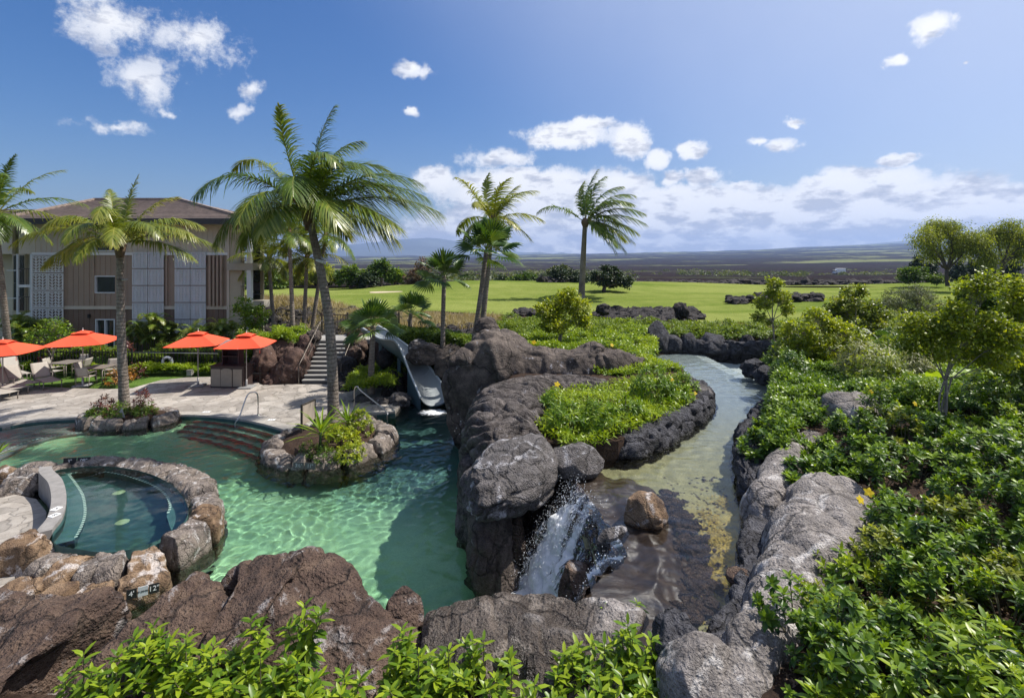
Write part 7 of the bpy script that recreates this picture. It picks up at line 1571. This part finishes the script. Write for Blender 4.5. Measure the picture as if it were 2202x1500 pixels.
while yy0 < 11.2:
    xx0 = 0.8
    while xx0 < yy0 * 1.08 + .5:
        x = xx0 + rs.uniform(-.14, .14); y = yy0 + rs.uniform(-.14, .14)
        if in_hb(x, y) and x < 1.08 * y + .5 and (EYE - 2.9) / y * FPX + 560 < 1560: xs_.append((x, y))
        xx0 += step * (1.0 if y < 7 else 1.25)
    yy0 += step * (.9 if yy0 < 7 else 1.2)
for i, (x, y) in enumerate(xs_):
    if rs.rand() < .08: continue
    h = .50 + .30 * vnoise(np.array([[x * 1.1, y * 1.1, 0]]), 3)[0] + rs.uniform(-.08, .08); kd = rs.rand(); mm_ = RM if kd < .72 else (RM2 if kd < .88 else RM3); kl = 'glossy dark green shrub with pale tips among its like on the right bank' if kd < .72 else ('brighter green leafy shrub scattered in the right bank hedge' if kd < .88 else 'yellowish green shrub scattered in the right bank hedge')
    hedge_shrub(x, y, gz(x, y), .36 + .08 * rs.uniform(-1, 1), h, 30 if y < 7.5 else 20, kl, 500 + i, meshes=mm_, group='glossy hedge shrubs on the right bank' if kd < .72 else ('brighter shrubs in the hedge' if kd < .88 else 'yellowish shrubs in the hedge'), sc=1.0 if y < 7.5 else 1.2); cnt += 1
print('hedge shrubs', cnt)
bed('ground_cover', None, 0, 6500, .14, .06, 'leaf_hedge', 'mixed green planting on the right bank', 51, .45, world=P2([(1640, 835), (1700, 790), (1760, 800), (1880, 850), (2202, 840), (2500, 850), (2500, 930), (2202, 930), (1900, 940), (1880, 900), (1740, 925), (1680, 1000), (1620, 960), (1640, 900)], 2.2))
bed('ground_cover', None, 0, 6500, .15, .065, 'leaf_gloss', 'bright green planting behind the right bank', 52, .5, world=P2([(1640, 800), (1700, 770), (2100, 760), (2500, 760), (2500, 860), (2202, 850), (1880, 860), (1760, 810), (1720, 835)], 2.2))
bed('ground_cover', None, 0, 6000, .22, .10, 'leaf_mid', 'green planting between the trees at the right', 53, .8, world=[(12, 17.5), (30, 18), (34, 30), (20, 30), (15, 26), (13, 22)])
for i, (px, py, r, h, n_, lb) in enumerate([(1670, 905, .42, .5, 60, 'dark rounded bush hanging over the black lava bank'), (1640, 930, .36, .42, 50, 'dark bush on the lava bank nearest the stream'), (1715, 890, .4, .5, 55, 'dark bush left of the flat topped boulder'), (1700, 850, .4, .45, 50, 'dark bush behind the lava bank'), (1765, 965, .34, .4, 40, 'dark bush in front of the flat topped boulder'), (1790, 985, .36, .4, 40, 'dark bush between the flat topped and the long boulder'), (1838, 990, .4, .42, 44, 'dark bush right of the gap between the two boulders'), (1722, 985, .3, .34, 34, 'dark bush against the leaning grey boulder'), (1890, 960, .44, .45, 44, 'dark bush right of the flat topped boulder'), (1730, 935, .3, .36, 34, 'dark bush at the head of the leaning grey boulder')]):
    b = W(px, py, 2.45); hedge_shrub(b[0], b[1], 2.0, r * 1.2, h * 1.2, n_, lb, 900 + i, sc=1.3, group=None)
for i, (px, py, Y, r, h, lf, L_, lb) in enumerate([(1690, 770, 18.0, .7, .8, 'leaf_mid', .16, 'bushy mid green shrub at the bend behind the far right bank'), (1740, 790, 16.5, .6, .9, 'leaf_gloss', .15, 'bright green shrub under the dense shrub tree'), (1800, 800, 15.0, .7, .9, 'leaf_moss', .12, 'yellowish shrub behind the flat topped boulder'), (1700, 830, 14.2, .5, .6, 'leaf_hedge', .12, 'dark shrub above the black lava rocks'), (1915, 840, 11.8, .6, .7, 'leaf_moss', .11, 'yellowish shrub below the striped bushes'), (1970, 870, 10.6, .5, .55, 'leaf_gloss', .12, 'bright green low shrub left of the tree stems'), (2090, 870, 10.2, .6, .6, 'leaf_hedge', .10, 'dark low shrub right of the tree stems'), (2160, 850, 10.4, .6, .9, 'leaf_moss', .11, 'yellowish shrub at the right edge under the large tree'), (2010, 740, 17.0, .9, 1.2, 'leaf_moss', .14, 'tall yellowish shrub behind the largest tree'), (2090, 730, 16.0, .9, 1.2, 'leaf_mid', .16, 'tall mid green shrub behind the largest tree'), (1900, 760, 15.5, .7, .8, 'leaf_gloss', .14, 'bright shrub behind the striped bush'), (1660, 760, 20.5, .6, .7, 'leaf_mid', .16, 'green shrub at the right end of the far bank'), (1760, 740, 20.0, .9, 1.2, 'leaf_moss', .14, 'yellowish shrub between the two shrub trees'), (2180, 760, 13.0, .9, 1.4, 'leaf_lime', .12, 'lime shrub at the right edge behind the gourd leaves'), (1720, 740, 17.5, .8, 1.1, 'leaf_lime', .12, 'lime shrub at the foot of the dense shrub tree'), (1880, 800, 12.5, .6, .8, 'leaf_lime', .10, 'lime shrub between the boulder and the striped bushes'), (1960, 740, 15.0, .8, 1.3, 'leaf_lime', .12, 'lime shrub left of the largest tree stems'), (1820, 760, 16.0, .8, 1.2, 'leaf_lime', .12, 'lime shrub right of the dense shrub tree'), (2070, 690, 19.0, 1.0, 1.6, 'leaf_mid', .16, 'broad mid green shrub far behind the largest tree'), (1940, 690, 19.5, .9, 1.3, 'leaf_moss', .14, 'yellowish shrub in front of the fine feathery tree'), (1840, 700, 21.0, 1.0, 1.2, 'leaf_mid', .16, 'mid green shrub at the fairway edge right of the thin young tree'), (2150, 640, 20.0, 1.1, 1.7, 'leaf_moss', .15, 'tall yellowish shrub far back at the right edge')]):
    b = D(px, py, Y); z = gz(b[0], b[1]); shrub((b[0], b[1], z), r * 1.15, h * 1.35, lb, lf, int(90 + 80 * r), 9, L_, L_ * .42, 200 + i, curl=.35)
bed('ground_cover', None, 0, 4200, .17, .085, 'leaf_hedge', 'hedge planting running on past the right edge', 62, .55, world=[(3.4, 2.6), (8.5, 2.6), (20, 13), (20, 17), (16, 17), (10.5, 9.8)], nl=8)
# dry twigs and dead leaves under the hedge
bed('leaf_litter', None, 0, 1500, .05, .025, 'leaf_dead', 'dead brown leaves on the soil under the hedge', 57, .05, nl=4, world=HB[:6] + P2([(1712, 1500), (2600, 1500), (2202, 900)], 2.35))
# planted outcrop
bp = P2([(1160, 840), (1300, 822), (1385, 806), (1480, 815), (1490, 840), (1480, 870), (1420, 900), (1350, 925), (1290, 945), (1210, 950), (1165, 930), (1130, 890)], 2.1)
bed('ground_cover', None, 0, 1500, .15, .045, 'leaf_gloss', 'green vine filling the planted outcrop', 61, .20, world=bp, zf=1.98, curl=.45)
for i, (px, py, r, h, n_, lb) in enumerate([(1215, 905, .50, .62, 60, 'leafy bush at the left end of the planted outcrop'), (1285, 900, .55, .66, 66, 'leafy bush in the middle of the planted outcrop'), (1190, 860, .36, .5, 34, 'small leafy bush at the back left of the planted outcrop'), (1345, 880, .5, .6, 56, 'leafy bush right of the middle of the planted outcrop'), (1400, 840, .65, 1.0, 90, 'tallest leafy bush on the planted outcrop'), (1455, 840, .45, .55, 50, 'leafy bush at the stream side of the planted outcrop'), (1470, 815, .42, .5, 36, 'leafy bush trailing over the stream')]):
    b = W(px, py + 22, 2.0); shrub((b[0], b[1], 1.98), r, h, lb, 'leaf_gloss', n_, 10, .17, .050, 100 + i, curl=.5, group='leafy bushes on the planted outcrop', lod=2)
b = PZ([(1398, 772, 2.1)])[0]
# flowers
def flower(px, py, Y, label, s_=.07, seed=0):
    rs = np.random.RandomState(seed); t = empty('yellow_flower', D(px, py, Y), label, 'flower', 'yellow trumpet flowers'); a = np.arange(5) * 2 * pi / 5; Dr = np.stack([np.cos(a), np.sin(a), .35 + 0 * a], 1)
    R_ = np.array(Vector((rs.uniform(-.4, .4), -1, .7)).to_track_quat('Z', 'Y').to_matrix())
    for k in range(5):
        V, T, A = leaves([(0, 0, 0)], Dr[k:k + 1], [(0, 0, 1)], s_, s_ * .85, .4, .1, 2, np.array([.5])); mobj('petal', V @ R_.T, T, 'leaf_flower', t, True, A)
    V, T, A = leaves(np.zeros((3, 3)), np.array([[.2, 0, -1], [-.1, .2, -1], [-.1, -.2, -1.]]), np.array([[1, 0, 0.]] * 3), .05, .03, 0, .3, 1, np.full(3, .5)); mobj('calyx', V @ R_.T, T, 'leaf_mid', t, False, A)
for i, (px, py, Y, s_, lb) in enumerate([(1198, 826, 13.4, .085, 'yellow flower at the back left of the planted outcrop'), (1175, 871, 12.4, .085, 'yellow flower on the left of the planted outcrop'), (1445, 818, 14.2, .085, 'yellow flower on the right of the planted outcrop'), (1282, 880, 12.4, .06, 'small yellow flower amid the planted outcrop'), (1495, 846, 13.9, .07, 'pale yellow flower at the tip of the planted outcrop'),
    (1148, 736, 18.6, .10, 'yellow flower above the rock wall'), (1316, 742, 19.0, .08, 'small yellow flower at the rock wall edge'), (1868, 1058, 6.05, .06, 'upper yellow flower beside the long right bank boulder'), (1850, 1074, 6.0, .055, 'lower yellow flower beside the long right bank boulder'), (1872, 842, 10.6, .06, 'yellow flower beside the flat topped boulder'), (1968, 868, 9.8, .055, 'orange yellow flower on the right bank')]): flower(px, py, Y, lb, s_, i)
# planter island plants
for i, (x, y, h, r, lf, lb) in enumerate([(-14.9, 17.85, .62, .38, 'leaf_red', 'reddish twiggy bush left of the palm in the small planter'), (-13.6, 17.95, .85, .34, 'leaf_red', 'taller reddish bush right of the palm in the small planter'), (-14.2, 17.6, .45, .4, 'leaf_mid', 'green bush before the palm in the small planter'), (-13.3, 17.7, .4, .34, 'leaf_mid', 'low green bush at the right of the small planter'), (-15.0, 17.6, .3, .3, 'leaf_mid', 'low green bush at the left of the small planter')]):
    shrub((x, y, .2), r, h, lb, lf, 34 if lf == 'leaf_red' else 40, 9, .16, .05, 120 + i, curl=.2)
g = G(); b = np.array([-13.9, 17.35, .22]); g.add(np.array([[-.16, 0, 0], [.16, 0, 0], [0, .16, 0], [.0, .05, .36]]) + b, None, [[0, 1, 3], [1, 2, 3], [2, 0, 3], [0, 2, 1]]); o = g.build('path_light', 'concrete', None); tag(o, 'small pale pyramid garden light in the small planter', 'garden light')
for i, (px, py, r, h, n_, lb) in enumerate([(735, 950, .50, .55, 90, 'yellow green croton bush before the tallest palm'), (775, 925, .42, .75, 80, 'taller yellow croton bush right of the tallest palm'), (755, 975, .42, .4, 60, 'low croton bush at the front of the larger planter'), (718, 935, .3, .4, 46, 'croton bush at the foot of the tallest palm trunk')]):
    b = W(px, py, .3); shrub((b[0], b[1], .2), r, h, lb, 'leaf_lime', n_, 10, .12, .055, 130 + i, curl=.2)
for i, (px, py, lb) in enumerate([(665, 965, 'low dark green bush left in the larger planter'), (700, 978, 'small dark bush at the front left of the larger planter')]):
    b = W(px, py, .3); shrub((b[0], b[1], .2), .34, .28, lb, 'leaf_mid', 40, 7, .10, .036, 140 + i)
def strap_plant(loc, n_, L, h, label, seed):
    rs = np.random.RandomState(seed); t = empty('strap_leaf_plant', loc, label, 'plant', 'strap leaf plants in the larger planter'); G().tube([(0, 0, -.05), (.02, 0, h)], [.05, .035], 8).build('stem', 'leaf_mid', t, True)
    for j in range(n_):
        a = j * 2.399; e = 1.35 - 1.0 * j / n_; V, T, A = leaves([(.02, 0, h * (.75 + .3 * (1 - j / n_)))], [(cos(a) * cos(e), sin(a) * cos(e), sin(e))], [(0, 0, 1.)], L * rs.uniform(.8, 1.1), .085, .35, .35, 2, np.array([.35 + .4 * rs.rand()]), peak=.4); mobj('leaf', V, T, 'leaf_gloss', t, False, A)
b = W(688, 970, .25); strap_plant((b[0], b[1], .2), 22, .95, .62, 'taller strap leaf plant left of the tallest palm trunk', 1)
b = W(740, 925, .25); strap_plant((b[0] + .1, b[1], .2), 22, .85, .30, 'wide strap leaf plant right of the tallest palm trunk', 2)
strap_plant(W(-6, 985, 0), 10, .5, .1, 'pale strap leaves at the left edge above the hot tub', 3)
boulder('boulder', W(14, 1025, .1), (.42, .3, .3), 301, 'rock_tan', 'tan boulder at the left edge beside the hot tub')
boulder('boulder', W(62, 1035, .12), (.42, .4, .34), 302, 'rock_rim', 'brown grey boulder at the back left of the hot tub', n_=5)
# glossy leaf shrubs closest to the camera, leaf by leaf
def leafmesh(seed, L, Wd, curl, a): 
    V, T, A = leaves([(0, 0, 0)], [(1, 0, 0)], [(0, 0, 1.)], L, Wd, curl, .22, 2, np.array([a])); return mesh_data('leaf', V, T, 'leaf_gloss', True, A)
LM = [leafmesh(i, .165, .062, [.12, .3, .5][i % 3], [.15, .38, .55, .7, .9][i % 5]) for i in range(10)]
def leafy_plant(loc, stems, label, seed, sc=1.0, cap=290):
    rs = np.random.RandomState(seed); t = empty('glossy_leaf_shrub', loc, label, 'shrub', 'glossy leaf shrubs in the foreground'); g = G(); cnt = 0
    for (dx, dy, h, n_) in stems:
        P = catmull([(0, 0, -.3), (dx * .4, dy * .4, h * .5), (dx * .9, dy * .9, h * .88), (dx, dy, h)], 8); g.tube(P, np.linspace(.009, .003, len(P)), 5, False)
        for k in range(n_):
            if cnt >= cap: break
            f = .30 + .70 * (k + .5) / n_; q = P[int(f * (len(P) - 1))]; a = k * 2.399 + rs.uniform(-.3, .3); e = -.35 + 1.25 * f ** 2 + rs.normal(0, .2)
            d = Vector((cos(a) * cos(e), sin(a) * cos(e), sin(e))); s_ = sc * (1.15 - .55 * f ** 3) * rs.uniform(.75, 1.15)
            o = bpy.data.objects.new('leaf', LM[min(9, int(rs.uniform(0, 5)) + (5 if f > .8 else 0))]); COL.objects.link(o); o.parent = t; o.location = q
            xax = d; yax = Vector((0, 0, 1)).cross(xax); yax = yax.normalized() if yax.length > .05 else Vector((0, 1, 0)); zax = xax.cross(yax); o.rotation_euler = Matrix((xax, yax, zax)).transposed().to_euler(); o.scale = (s_,) * 3; cnt += 1
    g.build('stems', 'stem', t); return t
rs = np.random.RandomState(123)
FG = [ # px, py of the top, distance, spread px, stems, label
 (180, 1405, 5.2, 60, 4, 'small glossy shrub standing alone on the leftmost boulder'), (250, 1440, 5.0, 70, 6, 'glossy shrub right of the small lone one at the bottom left'), (330, 1345, 5.3, 80, 9, 'tallest glossy shrub left of the pointed boulder'), (400, 1365, 5.2, 90, 10, 'dense glossy shrub before the pointed boulder'), (455, 1410, 5.0, 80, 9, 'glossy shrub below the pointed boulder'),
 (540, 1330, 5.3, 50, 4, 'thin upright glossy shrub between the pointed and the largest boulder'), (560, 1410, 5.0, 80, 8, 'glossy shrub at the foot of the thin upright one'), (655, 1300, 5.3, 46, 4, 'tall single glossy stem before the largest boulder'), (640, 1420, 4.9, 90, 8, 'glossy shrub under the tall single stem'), (740, 1450, 4.8, 90, 8, 'low glossy shrub at the foot of the largest boulder'),
 (865, 1350, 5.3, 60, 5, 'glossy shrub rising beside the small wedged boulder'), (900, 1410, 5.0, 90, 9, 'dense glossy shrub right of the largest boulder'), (965, 1395, 5.1, 80, 8, 'glossy shrub at the left of the long pale boulder'), (1040, 1375, 5.2, 70, 5, 'glossy shrub reaching over the long pale boulder'), (1100, 1430, 4.9, 70, 5, 'low glossy shrub in a gap before the long pale boulder'),
 (1150, 1470, 4.7, 80, 6, 'yellowing glossy shrub at the bottom centre'), (1230, 1400, 5.0, 80, 7, 'glossy shrub before the crusted part of the pale boulder'), (1300, 1385, 5.0, 80, 7, 'glossy shrub right of the crusted part of the pale boulder'), (1350, 1340, 5.1, 60, 5, 'glossy shrub before the near end of the falls ledge'), (1400, 1370, 5.0, 70, 7, 'glossy shrub left of the dark knobbly boulder'), (1340, 1450, 4.6, 100, 8, 'wide glossy shrub at the bottom right of centre'), (1440, 1460, 4.6, 70, 6, 'glossy shrub under the dark knobbly boulder'),
 (1370, 1296, 5.9, 24, 1, 'tiny seedling on the right tip of the long pale boulder'), (1305, 1310, 5.8, 26, 1, 'small seedling standing on the long pale boulder'),
 (1930, 1430, 3.9, 90, 6, 'yellow green glossy shrub amid the hedge at the bottom'), (2060, 1380, 4.0, 70, 5, 'tall yellow green shrub amid the hedge at the lower right'), (1760, 1350, 4.4, 60, 4, 'yellow green shrub at the hedge edge on the boulder'), (2120, 1330, 4.2, 60, 4, 'yellow green shrub at the right amid the hedge'), (1800, 1440, 4.0, 80, 6, 'leggy yellow green shrub at the bottom of the hedge')]
for i, (px, py, Y, sp, ns, lb) in enumerate(FG):
    top = D(px, py, Y); s_ = Y / FPX; small = ns == 1; h = .16 if small else (.75 if ns > 4 else .85); base = (top[0], top[1], top[2] - h)
    stems = [(0, 0, h, 13 if not small else 7)] + [(rs.uniform(-1, 1) * sp * s_ * .9, rs.uniform(-.5, .3) * sp * s_ * 1.2, h * rs.uniform(.42, .92), rs.randint(14, 22)) for _ in range(int(ns * 1.9) if ns > 1 else 0)]
    leafy_plant(base, stems, lb, 700 + i, .72 if small else 1.0)
# dark understorey closing the gap between the camera's bank and the rocks
o = slab('planting_bank', [(-9, 1.5), (1.9, 1.5), (1.9, 4.9), (1.0, 5.25), (-.4, 5.2), (-2.0, 5.35), (-4.5, 5.5), (-9, 5.6)], .9, -.5, 'ground'); o['kind'] = 'structure'

# ------------------------------------------------------------------ air between here and the volcano
g = G(); g.box((0, 5000, 195), (26000, 10400, 570)); hz = g.build('haze', None, None)
hm = bpy.data.materials.new('haze'); hm.use_nodes = True; hm.node_tree.nodes.clear(); hk = NT(hm.node_tree)
pv = hk('VolumePrincipled', {'Color': (.42, .60, 1.0, 1), 'Density': 1.25e-4, 'Anisotropy': .2}); ho = hk('OutputMaterial'); hm.node_tree.links.new(pv.outputs[0], ho.inputs['Volume']); hz.data.materials.append(hm); hz['kind'] = 'stuff'
hm.cycles.homogeneous_volume = True
